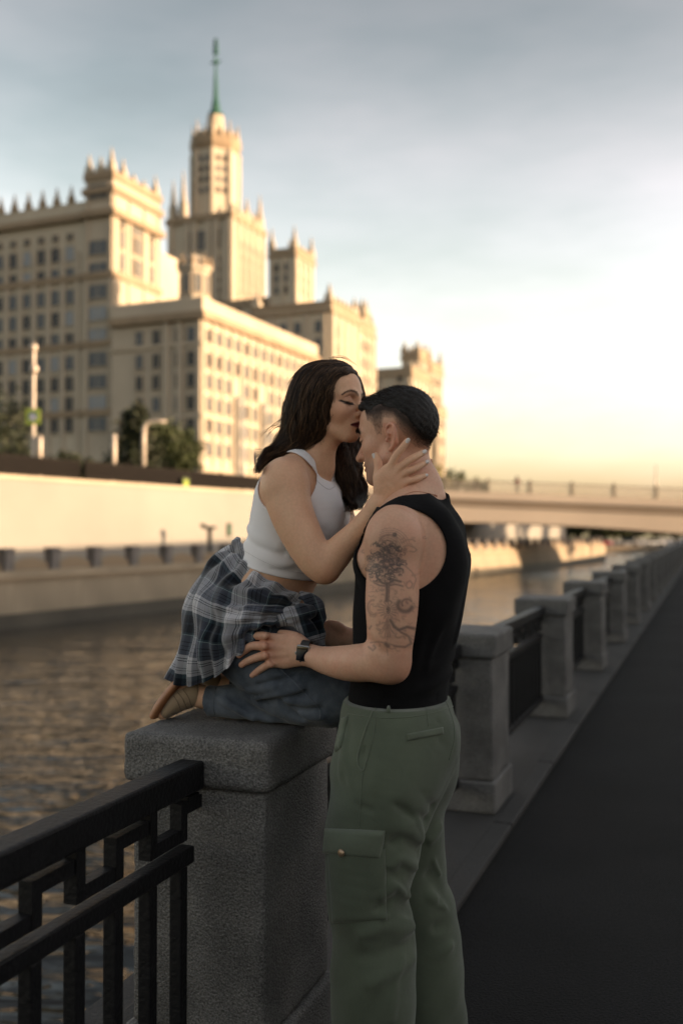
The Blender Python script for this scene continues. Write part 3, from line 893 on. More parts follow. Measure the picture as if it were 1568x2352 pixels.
girder(lambda p: mid(p) + .1, ybot, 0, 9, 'girder', M['concrete'], root)
girder(ytop, lambda p: ytop(p) + 17.9, -.6, 9.4, 'deck_edge', M['concrete'], root)
M['railmetal'] = mk('bridge_railing_metal', (.16, .14, .11), .6)
rail = empty('bridge_railing', (0, dB - .35, 0))
girder(lambda p: ytop(p) - 26.5, lambda p: ytop(p) - 24, -.05, .05, 'top_rail', M['railmetal'], rail)
girder(lambda p: ytop(p) - 3.5, lambda p: ytop(p) - 2, -.03, .03, 'bottom_rail', M['pole'], rail)
pm = MB().box(-.15, -.1, 0, .15, .1, 1.35).mesh('railing_post', .02); pm.materials.append(M['railmetal'])
k = 0
pxs = [1023 - 96 * j for j in range(1, 5)][::-1] + [1023 + 96 * j for j in range(0, 20)]
for p in pxs:
    link('railing_post', pm, None, rail).location = (PX(p, dB), 0, PZ(ytop(p), dB) - .01)
b = MB(); p = 640
while p < 3000:
    x = PX(p, dB); b.box(x - .02, -.02, PZ(ytop(p) - 2.2, dB), x + .02, .02, PZ(ytop(p) - 23.8, dB)); p += 3.1
b.obj('balusters', M['pole'], rail)['kind'] = 'stuff'
tag(rail, 'thin metal railing along the edge of the road bridge', 'railing')
tag(root, 'pale concrete road bridge crossing the river at the right', 'bridge')
# mast on the bridge
r = empty('bridge_mast', (PX(1510, dB + 1), dB + 1.5, PZ(ytop(1510), dB)))
MB().lathe([(.14, 0), (.10, 1.5), (.05, 3.4)], 8).obj('mast', M['pole'], r, smooth=True)
MB().lathe([(.2, -.01), (.2, .2), (.15, .25)], 8).obj('base', M['pole'], r)
tag(r, 'thin mast standing on the bridge near the right edge', 'mast')
# walker on the bridge
def walker():
    r = empty('person', (PX(1187, dB + .8), dB + .8, PZ(ytop(1187), dB) - .02))
    me = bpy.data.meshes.new('body')
    J = [(0, 0, .95), (0, 0, 1.2), (0, .02, 1.42), (0, .02, 1.5), (.01, .03, 1.62), (.1, 0, .5), (.14, .05, .06), (-.1, 0, .5), (-.12, -.08, .06), (.2, 0, 1.38), (.26, .02, 1.12), (.22, .1, .9), (-.2, 0, 1.38), (-.25, 0, 1.12), (-.24, .08, .9)]
    E = [(0, 1), (1, 2), (2, 3), (3, 4), (0, 5), (5, 6), (0, 7), (7, 8), (2, 9), (9, 10), (10, 11), (2, 12), (12, 13), (13, 14)]
    me.from_pydata(J, E, [])
    o = link('body', me, None, r)
    m = o.modifiers.new('skin', 'SKIN')
    rad = [.16, .15, .16, .06, .10, .075, .05, .075, .05, .07, .05, .04, .07, .05, .04]
    for v, q in zip(me.skin_vertices[0].data, rad): v.radius = (q, q)
    me.skin_vertices[0].data[0].use_root = True
    o.modifiers.new('sub', 'SUBSURF').levels = 1
    o.modifiers['sub'].render_levels = 1
    me.materials.append(mk('walker_dark', (.006, .006, .007), .9))
    MB().lathe([(.18, 1.0), (.21, 1.15), (.22, 1.35), (.10, 1.47)], 10).obj('red_jacket', mk('red_jacket', (.10, .006, .010), .9), r, smooth=True)
    MB().lathe([(.02, 1.55), (.105, 1.6), (.11, 1.7), (.03, 1.77)], 10).obj('hair', M['black'], r, smooth=True)
    tag(r, 'distant person in a red jacket walking across the bridge', 'person')
walker()

# ---- beyond the bridge
DC = 205
def zw(y, d): return PZ(y, d)
o = MB().box(PX(1330, DC), DC, -3, PX(2600, DC), DC + 3, PZ(1256, DC)).obj('end_quay_wall', M['trim']); tag(o, 'brown stone quay closing the river bend beyond the bridge', 'quay wall')
MB().box(PX(1100, DC), DC + 3.01, -3, PX(3000, DC), DC + 300, PZ(1255, DC)).obj('far_ground', M['promenade'])['kind'] = 'structure'
g = random.Random(3)
for k in range(11):
    px = 1150 + k * 44 + g.uniform(-8, 8)
    d = DC + 6 + g.uniform(0, 6)
    tree('far_tree', (PX(px, d), d, PZ(1254, DC)), (1254 - g.uniform(1180, 1198)) / FPX * d, g.uniform(2.8, 4.2), 1500, M['leafd' if k % 2 else 'leaf'], 'dark tree under the bridge arch, %s from the left in its row' % ordn[k], 'trees under the bridge', 40 + k, size=.4)
def car(px, d, colr, lab):
    r = empty('parked_car', (PX(px, d), d, PZ(1254, DC)))
    MB().box(-2.1, -.85, .3, 2.1, .85, .85).obj('body', colr, r, bevel=.15)
    MB().tbox(-1.2, -.78, .851, 1.3, .78, 1.45, .25).obj('cabin', M['glassd'], r, bevel=.05)
    w = MB()
    for x in (-1.3, 1.3):
        MB().add([(x + .32 * math.cos(a * .628), s * .86, .32 + .32 * math.sin(a * .628)) for s in (-1, 1) for a in range(10)], [tuple(range(10)), tuple(range(10, 20))] + [(a, (a + 1) % 10, 10 + (a + 1) % 10, 10 + a) for a in range(10)]).obj('wheel_pair', M['black'], r)
    tag(r, lab, 'car', 'cars beyond the bridge')
redp = mk('red_paint', (.35, .02, .02), .4); greyp = mk('grey_paint', (.2, .2, .2), .4); whitep = mk('white_paint', (.6, .6, .6), .4)
car(1380, DC + 4.5, redp, 'red car parked beyond the bridge on the far quay')
car(1440, DC + 4.5, greyp, 'grey car parked right of the red car beyond the bridge')
car(1500, DC + 4.5, whitep, 'white car parked at the far right beyond the bridge')
car(1330, DC + 4.5, greyp, 'grey car parked left of the red car beyond the bridge')
# trees on the far side of the bridge, right of the man's neck
for k, (px, yt, rad, mt, lab) in enumerate(((990, 1085, 2.6, 'leafy', 'yellow-green tree touching the man\'s neck at the bridge end'), (1035, 1090, 2.6, 'leaf', 'green pointed tree at the left end of the bridge'), (1091, 1105, 1.5, 'leaf', 'small green shrub-like tree behind the bridge railing'))):
    d = 125
    tree('bridge_tree', (PX(px, d), d, 2.0), PZ(yt, d) - 2.0, rad, 2200, M[mt], lab, 'trees behind the bridge', 60 + k, size=.22)

for k in range(5):
    p_ = POST0 + NV * (9 + 3 * (k % 2)) + U * (112 + 9 * k)
    tree('embankment_tree', (p_.x, p_.y, 0), 7.5 + k % 3, 3.0, 1600, M['leafd'], 'dark tree beside the near embankment past the bridge, %s along the walkway' % ordn[k], 'trees past the bridge on the near bank', 80 + k, size=.3)
# ---- buildings on the near embankment to the right, out of the picture: they keep the quay in shade
root = empty('embankment_house', POST0 + NV * 19 + U * 24, RZ)
MB().box(0, -110, 0, 14, 60, 7.0).obj('wall', M['facade'], root)
MB().box(-.4, -110.4, 7.01, 14.4, 60.4, 7.4).obj('cornice', M['trim'], root)
for k in range(24):
    for j in range(2):
        a, g_ = win_mesh(1.4, 2.0, 'glassm'); o = link('window', a, None, root); o.location = (-.002, -30 + k * 3.6, 1.1 + j * 3.0); o.rotation_euler = (0, 0, R(-90)); link('pane', g_, None, o)
tag(root, 'long pale house along the near embankment, right of the walkway', 'building')
# ================================================================== FIGURES: implicit-surface modelling kit
f32 = np.float32
def A3(v): return np.array(v, dtype=np.float64)
def pp(x, y, d): return np.array(P(x, y, d))
def rp(px, d): return px * d / FPX
def unit(v): v = A3(v); return v / np.linalg.norm(v)

class Seg:
    """tapered capsule with elliptical section (half widths w along W, t across it)"""
    def __init__(s, a, b, wa, wb, ta=None, tb=None, W=None, ax=1.0):
        s.ax = ax
        s.a, s.b = A3(a), A3(b); s.wa, s.wb = wa, wb
        s.ta, s.tb = (wa if ta is None else ta), (wb if tb is None else tb)
        s.round = ta is None or W is None
        if not s.round:
            ax = s.b - s.a; n = np.linalg.norm(ax); ax = ax / n if n > 1e-9 else A3((0, 0, 1))
            W = A3(W); W = W - ax * W.dot(ax); s.W = W / np.linalg.norm(W); s.D = np.cross(ax, s.W); s.A = ax
        m = max(wa, wb, s.ta, s.tb)
        s.lo = np.minimum(s.a, s.b) - m; s.hi = np.maximum(s.a, s.b) + m
    def __call__(s, X, Y, Z):
        ab = s.b - s.a; n2 = max(ab.dot(ab), 1e-12)
        px, py, pz = X - f32(s.a[0]), Y - f32(s.a[1]), Z - f32(s.a[2])
        t = np.clip((px * f32(ab[0]) + py * f32(ab[1]) + pz * f32(ab[2])) / f32(n2), 0, 1)
        qx, qy, qz = px - t * f32(ab[0]), py - t * f32(ab[1]), pz - t * f32(ab[2])
        if s.round:
            return np.sqrt(qx * qx + qy * qy + qz * qz) - (f32(s.wa) + t * f32(s.wb - s.wa))
        rw = f32(s.wa) + t * f32(s.wb - s.wa); rt = f32(s.ta) + t * f32(s.tb - s.ta); ra = np.minimum(rw, rt) * f32(s.ax)
        w = qx * f32(s.W[0]) + qy * f32(s.W[1]) + qz * f32(s.W[2])
        u = qx * f32(s.D[0]) + qy * f32(s.D[1]) + qz * f32(s.D[2])
        a = qx * f32(s.A[0]) + qy * f32(s.A[1]) + qz * f32(s.A[2])
        w1, u1, a1 = w / rw, u / rt, a / ra
        k0 = np.sqrt(w1 * w1 + u1 * u1 + a1 * a1)
        w2, u2, a2 = w1 / rw, u1 / rt, a1 / ra
        k1 = np.sqrt(w2 * w2 + u2 * u2 + a2 * a2)
        return np.where(k1 < 1e-3, -ra, k0 * (k0 - 1) / np.maximum(k1, f32(1e-3)))
class Ell:
    def __init__(s, c, r, Rm=None):
        s.c = A3(c); s.r = A3(r) if hasattr(r, '__len__') else A3((r, r, r)); s.Rm = np.eye(3) if Rm is None else np.array(Rm)
        m = np.sqrt(((s.Rm * s.r[None, :]) ** 2).sum(1)); s.lo = s.c - m; s.hi = s.c + m
    def __call__(s, X, Y, Z):
        p = (X - f32(s.c[0]), Y - f32(s.c[1]), Z - f32(s.c[2]))
        k0 = 0; k1 = 0
        for i in range(3):
            q = (p[0] * f32(s.Rm[0, i]) + p[1] * f32(s.Rm[1, i]) + p[2] * f32(s.Rm[2, i])) / f32(s.r[i])
            k0 = k0 + q * q; q = q / f32(s.r[i]); k1 = k1 + q * q
        k0 = np.sqrt(k0); k1 = np.sqrt(k1)
        return np.where(k1 < 1e-3, -f32(s.r.min()), k0 * (k0 - 1) / np.maximum(k1, f32(1e-3)))
class Chain:
    def __init__(s, segs):
        s.segs = segs
        s.lo = np.min([g.lo for g in segs], 0); s.hi = np.max([g.hi for g in segs], 0)
def catmull(P_, n):
    P_ = np.asarray(P_, float)
    if len(P_) == 2: return np.array([P_[0] + (P_[1] - P_[0]) * t for t in np.linspace(0, 1, n)])
    Q = np.vstack([2 * P_[0] - P_[1], P_, 2 * P_[-1] - P_[-2]])
    out = []
    for t in np.linspace(0, len(P_) - 1 - 1e-9, n):
        i = int(t); u = t - i
        p0, p1, p2, p3 = Q[i], Q[i + 1], Q[i + 2], Q[i + 3]
        out.append(.5 * ((2 * p1) + (-p0 + p2) * u + (2 * p0 - 5 * p1 + 4 * p2 - p3) * u * u + (-p0 + 3 * p1 - 3 * p2 + p3) * u ** 3))
    return np.array(out)
def chain(pts, rad, thick=None, W=None, sub=4, ax=1.0):
    """smooth tapered tube through points; rad (and thick) per point"""
    pts = np.asarray(pts, float); n = (len(pts) - 1) * sub + 1
    cols = [pts, np.asarray(rad, float)[:, None]]
    if thick is not None: cols.append(np.asarray(thick, float)[:, None])
    C = catmull(np.hstack(cols), n)
    segs = []
    for i in range(n - 1):
        if thick is None: segs.append(Seg(C[i, :3], C[i + 1, :3], C[i, 3], C[i + 1, 3]))
        else: segs.append(Seg(C[i, :3], C[i + 1, :3], C[i, 3], C[i + 1, 3], C[i, 4], C[i + 1, 4], W, ax))
    return Chain(segs)
def pchain(pts, sub=4, W=None, k=1.0):
    """points (px, py, depth, radius_px[, thickness_m])"""
    q = [pp(*p[:3]) for p in pts]
    r = [rp(p[3] * k, p[2]) for p in pts]
    th = [p[4] for p in pts] if len(pts[0]) > 4 else None
    return chain(q, r, th, W, sub)
def smin(a, b, k):
    h = np.maximum(f32(k) - np.abs(a - b), 0) / f32(k)
    return np.minimum(a, b) - h * h * f32(k * .25)

class Vol:
    def __init__(s, lo, hi, h):
        s.lo = A3(lo); s.h = h; s.n = np.ceil((A3(hi) - s.lo) / h).astype(int) + 1
        s.d = np.full(s.n, 1.0, f32)
    def sub(s, lo, hi, m):
        i0 = np.maximum(np.floor((lo - m - s.lo) / s.h).astype(int), 0)
        i1 = np.minimum(np.ceil((hi + m - s.lo) / s.h).astype(int) + 1, s.n)
        if (i1 <= i0).any(): return None
        ax = [(s.lo[k] + s.h * np.arange(i0[k], i1[k])).astype(f32) for k in range(3)]
        return tuple(slice(i0[k], i1[k]) for k in range(3)), ax[0][:, None, None], ax[1][None, :, None], ax[2][None, None, :]
    def eval(s, prim, m=.02):
        """-> slices, distance field of prim"""
        if isinstance(prim, Chain):
            b = s.sub(prim.lo, prim.hi, m)
            if b is None: return None, None
            out = np.full([sl.stop - sl.start for sl in b[0]], 1.0, f32)
            for g in prim.segs:
                c = s.sub(g.lo, g.hi, m)
                if c is None: continue
                rel = tuple(slice(c[0][k].start - b[0][k].start, c[0][k].stop - b[0][k].start) for k in range(3))
                out[rel] = np.minimum(out[rel], g(*c[1:]))
            return b[0], out
        b = s.sub(prim.lo, prim.hi, m)
        if b is None: return None, None
        return b[0], prim(*b[1:]).astype(f32)
    def run(s, ops):
        for op in ops:
            kind = op[0]
            if kind == 'u':
                sl, v = s.eval(op[1], max(.02, op[2]))
                if sl is not None: s.d[sl] = smin(s.d[sl], v, op[2])
            elif kind == 's':
                sl, v = s.eval(op[1], max(.02, op[2]))
                if sl is not None: s.d[sl] = -smin(-s.d[sl], v, op[2])
            elif kind == 'd':          # swell (amp > 0) or groove (amp < 0) along a line
                sl, v = s.eval(op[1], op[3] * 3)
                if sl is not None: s.d[sl] -= f32(op[2]) * np.exp(-np.square(np.maximum(v, 0) / f32(op[3])))
            elif kind == 'off': s.d -= f32(op[1])
            elif kind == 'cut':        # keep n.p < c
                n, c = unit(op[1]), op[2]
                ax = [(s.lo[k] + s.h * np.arange(s.n[k])).astype(f32) for k in range(3)]
                pl = ax[0][:, None, None] * f32(n[0]) + ax[1][None, :, None] * f32(n[1]) + ax[2][None, None, :] * f32(n[2]) - f32(c)
                s.d = np.maximum(s.d, pl)
            elif kind == 'f':          # arbitrary field change
                ax = [(s.lo[k] + s.h * np.arange(s.n[k])).astype(f32) for k in range(3)]
                s.d = op[1](s.d, ax[0][:, None, None], ax[1][None, :, None], ax[2][None, None, :])
            elif kind == 'noise':      # rolling cloth noise: amp, list of (dir, wavelength, phase)
                ax = [(s.lo[k] + s.h * np.arange(s.n[k])).astype(f32) for k in range(3)]
                acc = 0
                for dv, wl_, ph in op[2]:
                    dv = unit(dv) * 2 * math.pi / wl_
                    acc = acc + np.sin(ax[0][:, None, None] * f32(dv[0]) + ax[1][None, :, None] * f32(dv[1]) + ax[2][None, None, :] * f32(dv[2]) + f32(ph))
                s.d -= f32(op[1] / len(op[2])) * acc
        return s
    def sample(s, V):
        g = (V - s.lo) / s.h
        i = np.clip(np.floor(g).astype(int), 0, s.n - 2); t = np.clip(g - i, 0, 1)
        o = 0
        for dx in (0, 1):
            for dy in (0, 1):
                for dz in (0, 1):
                    w = (t[:, 0] if dx else 1 - t[:, 0]) * (t[:, 1] if dy else 1 - t[:, 1]) * (t[:, 2] if dz else 1 - t[:, 2])
                    o = o + w * s.d[i[:, 0] + dx, i[:, 1] + dy, i[:, 2] + dz]
        return o
    def grad(s, V):
        e = s.h * .75; g = np.zeros_like(V)
        for k in range(3):
            dv = np.zeros(3); dv[k] = e
            g[:, k] = s.sample(V + dv) - s.sample(V - dv)
        return g / np.maximum(np.linalg.norm(g, axis=1), 1e-9)[:, None]
    def mesh(s, relax=2):
        d = s.d; ins = d < 0
        c = ins[:-1, :-1, :-1].astype(np.int8)
        for dx in (0, 1):
            for dy in (0, 1):
                for dz in (0, 1):
                    if dx + dy + dz: c = c + ins[dx:s.n[0] - 1 + dx, dy:s.n[1] - 1 + dy, dz:s.n[2] - 1 + dz]
        act = (c > 0) & (c < 8)
        I = np.argwhere(act)
        idx = np.full(act.shape, -1, np.int32); idx[act] = np.arange(len(I))
        co = {}
        for dx in (0, 1):
            for dy in (0, 1):
                for dz in (0, 1): co[dx, dy, dz] = d[I[:, 0] + dx, I[:, 1] + dy, I[:, 2] + dz]
        acc = np.zeros((len(I), 3)); cnt = np.zeros(len(I))
        for a in co:
            for k in range(3):
                if a[k] == 0:
                    b = list(a); b[k] = 1; b = tuple(b)
                    va, vb = co[a], co[b]; m = (va < 0) != (vb < 0)
                    t = np.where(m, va / np.where(m, va - vb, 1), 0)
                    p = np.tile(np.array(a, float), (len(I), 1)); p[:, k] += t
                    acc[m] += p[m]; cnt[m] += 1
        V = s.lo + (I + acc / np.maximum(cnt, 1)[:, None]) * s.h
        F = []
        for k in range(3):
            u, w = (k + 1) % 3, (k + 2) % 3
            lo = [slice(None)] * 3; hi = [slice(None)] * 3
            lo[k] = slice(0, -1); hi[k] = slice(1, None)
            x = ins[tuple(lo)] != ins[tuple(hi)]
            E = np.argwhere(x)
            E = E[(E[:, u] > 0) & (E[:, w] > 0) & (E[:, u] < s.n[u] - 1) & (E[:, w] < s.n[w] - 1)]
            q = []
            for du, dw in ((-1, -1), (0, -1), (0, 0), (-1, 0)):
                e = E.copy(); e[:, u] += du; e[:, w] += dw
                q.append(idx[e[:, 0], e[:, 1], e[:, 2]])
            q = np.stack(q, 1)
            fl = ins[E[:, 0], E[:, 1], E[:, 2]]
            q[~fl] = q[~fl][:, ::-1]
            F.append(q[(q >= 0).all(1)])
        F = np.concatenate(F)
        for _ in range(relax):
            # smooth, then settle back on the surface
            S = np.zeros_like(V); n = np.zeros(len(V))
            for a in range(4):
                b = (a + 1) % 4
                np.add.at(S, F[:, a], V[F[:, b]]); np.add.at(n, F[:, a], 1)
                np.add.at(S, F[:, b], V[F[:, a]]); np.add.at(n, F[:, b], 1)
            ok = n > 0
            V[ok] = V[ok] * .45 + .55 * (S[ok] / n[ok][:, None])
            sd = np.clip(s.sample(V), -s.h, s.h)
            V = V - s.grad(V) * sd[:, None] * .9
        return V, F
def body(name, ops, regions, mat, parent, attrs=None, relax=2):
    """one mesh from several boxes of different fineness; regions: (lo, hi, h), finest first"""
    Vs, Fs, n, vols = [], [], 0, []
    for q, (lo, hi, h) in enumerate(regions):
        v = Vol(A3(lo) - 3 * h, A3(hi) + 3 * h, h).run(ops); vols.append(v)
        V, F = v.mesh(relax)
        c = V[F].mean(1)
        keep = ((c >= A3(lo)) & (c <= A3(hi))).all(1)
        for (l2, h2, _) in regions[:q]:
            keep &= ~((c > A3(l2) + h * .9) & (c < A3(h2) - h * .9)).all(1)
        F = F[keep]
        use = np.unique(F); mp = np.full(len(V), -1); mp[use] = np.arange(len(use))
        Vs.append(V[use]); Fs.append(mp[F] + n); n += len(use)
    V = np.concatenate(Vs); F = np.concatenate(Fs)
    me = np_mesh(name, V, F, True, attrs(V) if attrs else None)
    o = link(name, me, mat, parent)
    return o, vols
def project(V):
    """world points -> picture coordinates (1568 wide)"""
    y = V[:, 1] * CP + (V[:, 2] - CAM_H) * SP
    z = -V[:, 1] * SP + (V[:, 2] - CAM_H) * CP
    return np.stack([784 + V[:, 0] / y * FPX, 1176 - z / y * FPX], 1)
def on_surface(vols, px, py, d0, d1, off=0.0, steps=90):
    """points where sight lines first meet a surface, lifted by off along the normal"""
    px, py = np.atleast_1d(np.asarray(px, float)), np.atleast_1d(np.asarray(py, float))
    ds = np.linspace(d0, d1, steps)
    out = np.zeros((len(px), 3)); done = np.zeros(len(px), bool)
    x = (px - 784) / FPX; v = -(py - 1176) / FPX; y2 = CP - v * SP; z2 = SP + v * CP
    ray = np.stack([x / y2, np.ones_like(x), z2 / y2], 1); org = np.array((0, 0, CAM_H))
    prev = np.full(len(px), 1.0); pd = np.full(len(px), d0)
    best = np.full(len(px), 9.0); bd = np.full(len(px), .5 * (d0 + d1))
    vols = vols if isinstance(vols, (list, tuple)) else [vols]
    for d in ds:
        p = org + ray * d
        s = np.min([np.where(((p > w.lo) & (p < w.lo + (w.n - 1) * w.h)).all(1), w.sample(p), 1.0) for w in vols], 0)
        hit = (~done) & (s <= 0)
        t = np.where(hit, prev / np.maximum(prev - s, 1e-9), 0)
        dd = pd + (d - pd) * np.clip(t, 0, 1)
        out[hit] = (org + ray * dd[:, None])[hit]
        done |= hit
        m = s < best; best[m] = s[m]; bd[m] = d
        prev = s; pd = np.full(len(px), d)
    out[~done] = (org + ray * bd[:, None])[~done]
    if off:
        w = vols[0]; out = out + w.grad(out) * off
    return out
def surf_tube(name, vols, pts, rad, mat, parent, d0, d1, off=0.0, n=24, seg=6):
    q = catmull(np.array(pts, float), n)
    p = on_surface(vols, q[:, 0], q[:, 1], d0, d1, off)
    return MB().tube([Vector(v) for v in p], rad, seg).obj(name, mat, parent, smooth=True)
def surf_patch(name, vols, quad, mat, parent, d0, d1, off=.003, nx=24, ny=24, thick=.004, bulge=0.0):
    """panel of cloth lying on a surface, quad = 4 picture corners (tl, tr, br, bl)"""
    q = np.array(quad, float); U_, V_ = np.meshgrid(np.linspace(0, 1, nx), np.linspace(0, 1, ny))
    U_, V_ = U_.ravel(), V_.ravel()
    xy = (q[0] * ((1 - U_) * (1 - V_))[:, None] + q[1] * (U_ * (1 - V_))[:, None] + q[2] * (U_ * V_)[:, None] + q[3] * ((1 - U_) * V_)[:, None])
    p = on_surface(vols, xy[:, 0], xy[:, 1], d0, d1, 0)
    w = vols[0] if isinstance(vols, (list, tuple)) else vols
    g = w.grad(p)
    edge = np.minimum(np.minimum(U_, 1 - U_) * nx, np.minimum(V_, 1 - V_) * ny)
    k = np.clip(edge / 1.5, 0, 1)
    top = p + g * (off * (.35 + .65 * k) + bulge * np.sin(np.pi * U_) * np.sin(np.pi * V_))[:, None]
    bot = p - g * thick
    idx = np.arange(nx * ny).reshape(ny, nx); m = nx * ny
    F = []
    a, b, c, d = idx[:-1, :-1].ravel(), idx[:-1, 1:].ravel(), idx[1:, 1:].ravel(), idx[1:, :-1].ravel()
    F.append(np.stack([a, d, c, b], 1)); F.append(np.stack([a, b, c, d], 1) + m)
    rim = np.concatenate([idx[0, :-1], idx[:-1, -1], idx[-1, :0:-1], idx[:0:-1, 0]])
    nxt = np.roll(rim, -1); F.append(np.stack([rim, nxt, nxt + m, rim + m], 1))
    return link(name, np_mesh(name, np.concatenate([top, bot]), np.concatenate(F), True), mat, parent)

# ---------------------------------------------------------------- head in its own frame (f forward, l left, u up)
class Head:
    def __init__(s, c, fwd, pitch, sc, roll=0.0):
        s.c = A3(c); F = unit((fwd[0], fwd[1], 0)); U_ = A3((0, 0, 1))
        s.F = F * math.cos(pitch) - U_ * math.sin(pitch)
        s.U = U_ * math.cos(pitch) + F * math.sin(pitch)
        s.L = np.cross(s.U, s.F)
        if roll:
            u, l = s.U * math.cos(roll) + s.L * math.sin(roll), s.L * math.cos(roll) - s.U * math.sin(roll)
            s.U, s.L = u, l
        s.s = sc; s.Rm = np.stack([s.F, s.L, s.U], 1)
    def p(s, f, l, u): return s.c + (s.F * f + s.L * l + s.U * u) * s.s
    def ell(s, c, r): return Ell(s.p(*c), A3(r) * s.s, s.Rm)
    def ch(s, pts, rad, sub=4): return chain([s.p(*q) for q in pts], [r * s.s for r in rad], sub=sub)
    def local(s, V): return ((V - s.c) @ s.Rm) / s.s
def head_ops(h, male):
    o = []
    u = lambda prim, k: o.append(('u', prim, k * h.s)); sb = lambda prim, k: o.append(('s', prim, k * h.s))
    u(h.ell((-.014, 0, .028), (.097 if not male else .093, .074, .084)), .01)
    u(h.ell((.040, 0, .040), (.050, .060, .050)), .03)
    u(h.ell((.036, 0, -.026), (.050, .057 if not male else .060, .056)), .03)
    u(h.ell((.040, 0, -.072), (.044, .042 if not male else .048, .036)), .025)
    if male:
        u(h.ell((.076, 0, -.100), (.017, .022, .016)), .02)
        for q in (1, -1):
            u(h.ch([(-.004, .056 * q, -.045), (.006, .056 * q, -.068), (.062, .024 * q, -.102)], [.014, .016, .015]), .022)
            u(h.ell((.050, .040 * q, -.028), (.026, .022, .022)), .02)
        u(h.ch([(.066, .046, .012), (.086, .024, .016), (.089, 0, .012), (.086, -.024, .016), (.066, -.046, .012)], [.010, .012, .011, .012, .010]), .016)
    else:
        u(h.ell((.072, 0, -.098), (.015, .016, .014)), .02)
        for q in (1, -1):
            u(h.ch([(-.002, .052 * q, -.045), (.008, .050 * q, -.066), (.058, .020 * q, -.098)], [.012, .013, .012]), .024)
            u(h.ell((.052, .038 * q, -.032), (.025, .021, .024)), .022)
        u(h.ch([(.064, .045, .013), (.083, .025, .018), (.086, 0, .012), (.083, -.025, .018), (.064, -.045, .013)], [.008, .009, .008, .009, .008]), .018)
    for q in (1, -1):
        sb(h.ell((.096, .033 * q, -.003), (.019, .019, .013)), .014)
        u(h.ell((.0735, .0315 * q, -.003), (.0145, .0155, .0140)), .004)
    k = 1.12 if male else 1.0
    u(h.ch([(.088, 0, .006), (.094 + .004 * (k - 1), 0, -.014), (.1095 * (1 + .12 * (k - 1)), 0, -.0385 - (.004 if male else 0))], [.0068 * k, .0072 * k, .0092 * k]), .010)
    for q in (1, -1):
        u(h.ell((.096, .0115 * k * q, -.041), (.0095 * k, .0075 * k, .0075 * k)), .006)
    u(h.ch([(.104, 0, -.044), (.090, 0, -.050)], [.0055, .006]), .006)
    for q in (1, -1): sb(h.ell((.1005, .0068 * k * q, -.0470), (.0062, .0038, .0048)), .002)
    u(h.ell((.072, 0, -.066), (.0195, .029, .024)), .016)
    lw = 1.0 if male else 1.12
    u(h.ch([(.079, .0245, -.0690), (.0915, .0105, -.0635), (.0940, 0, -.0645), (.0915, -.0105, -.0635), (.079, -.0245, -.0690)], [.0022, .0046 * lw, .0048 * lw, .0046 * lw, .0022]), .004)
    u(h.ch([(.079, .0225, -.0705), (.0905, .0095, -.0745), (.0925, 0, -.0755), (.0905, -.0095, -.0745), (.079, -.0225, -.0705)], [.0022, .0054 * lw, .0058 * lw, .0054 * lw, .0022]), .004)
    o.append(('d', h.ch([(.080, .026, -.0695), (.095, .010, -.0690), (.099, 0, -.0695), (.095, -.010, -.0690), (.080, -.026, -.0695)], [.0004] * 5), -.0028 * h.s, .0022 * h.s))
    for q in (1, -1):
        o.append(('d', h.ch([(.066, .048 * q, -.006), (.085, .036 * q, -.0105), (.084, .018 * q, -.008)], [.0003] * 3), -.0016 * h.s, .0018 * h.s))   # lid line
        o.append(('d', h.ch([(.070, .046 * q, .003), (.086, .034 * q, .0060), (.085, .019 * q, .003)], [.0003] * 3), -.0018 * h.s, .0024 * h.s))     # lid crease
    return o
def ear_ops(h, q, f0, u0, k=1.0, out=1.0):
    o = []
    E = lambda f, u_, l: (f0 + f * k, q * (.0715 + l * k * out), u0 + u_ * k)
    o.append(('u', h.ch([E(0, .012, .000), E(-.004, -.012, .000)], [.013 * k, .011 * k]), .006))
    o.append(('u', h.ch([E(.010, .000, .004), E(.013, .014, .005), E(.009, .028, .008), E(-.002, .034, .011), E(-.012, .028, .014), E(-.016, .012, .017), E(-.015, -.006, .017), E(-.009, -.019, .013), E(.002, -.029, .008), E(.009, -.030, .005)],
                    [.0035 * k, .0040 * k, .0042 * k, .0045 * k, .0045 * k, .0045 * k, .0045 * k, .0050 * k, .0062 * k, .0042 * k]), .003))
    o.append(('u', h.ell(E(-.004, .004, .0085), (.011 * k, .0045 * k, .026 * k)), .004))
    o.append(('s', h.ell(E(.004, -.003, .0125), (.0095 * k, .0075 * k, .0125 * k)), .003))
    o.append(('s', h.ell(E(.001, .019, .0150), (.0070 * k, .0050 * k, .0090 * k)), .003))
    o.append(('u', h.ell(E(.0135, -.005, .0060), (.0050 * k, .0040 * k, .0060 * k)), .003))
    o.append(('s', h.ell(E(.0075, -.006, .0020), (.0045 * k, .0080 * k, .0055 * k)), .002))
    return o
def face_pt(h, vol, l, u):
    """point of the face skin at lateral l, height u of the head frame"""
    f = np.linspace(.135, .03, 80); q = np.array([h.p(a, l, u) for a in f]); d = vol.sample(q)
    i = int(np.argmax(d <= 0)); return q[i] if d[i] <= 0 else q[-1]
def lerp_tab(x, tab):
    xs = np.array([t[0] for t in tab]); ys = np.array([t[1] for t in tab]); o = np.argsort(xs)
    return np.interp(x, xs[o], ys[o])
def sstep(x, a, b):
    t = np.clip((x - a) / (b - a), 0, 1); return t * t * (3 - 2 * t)
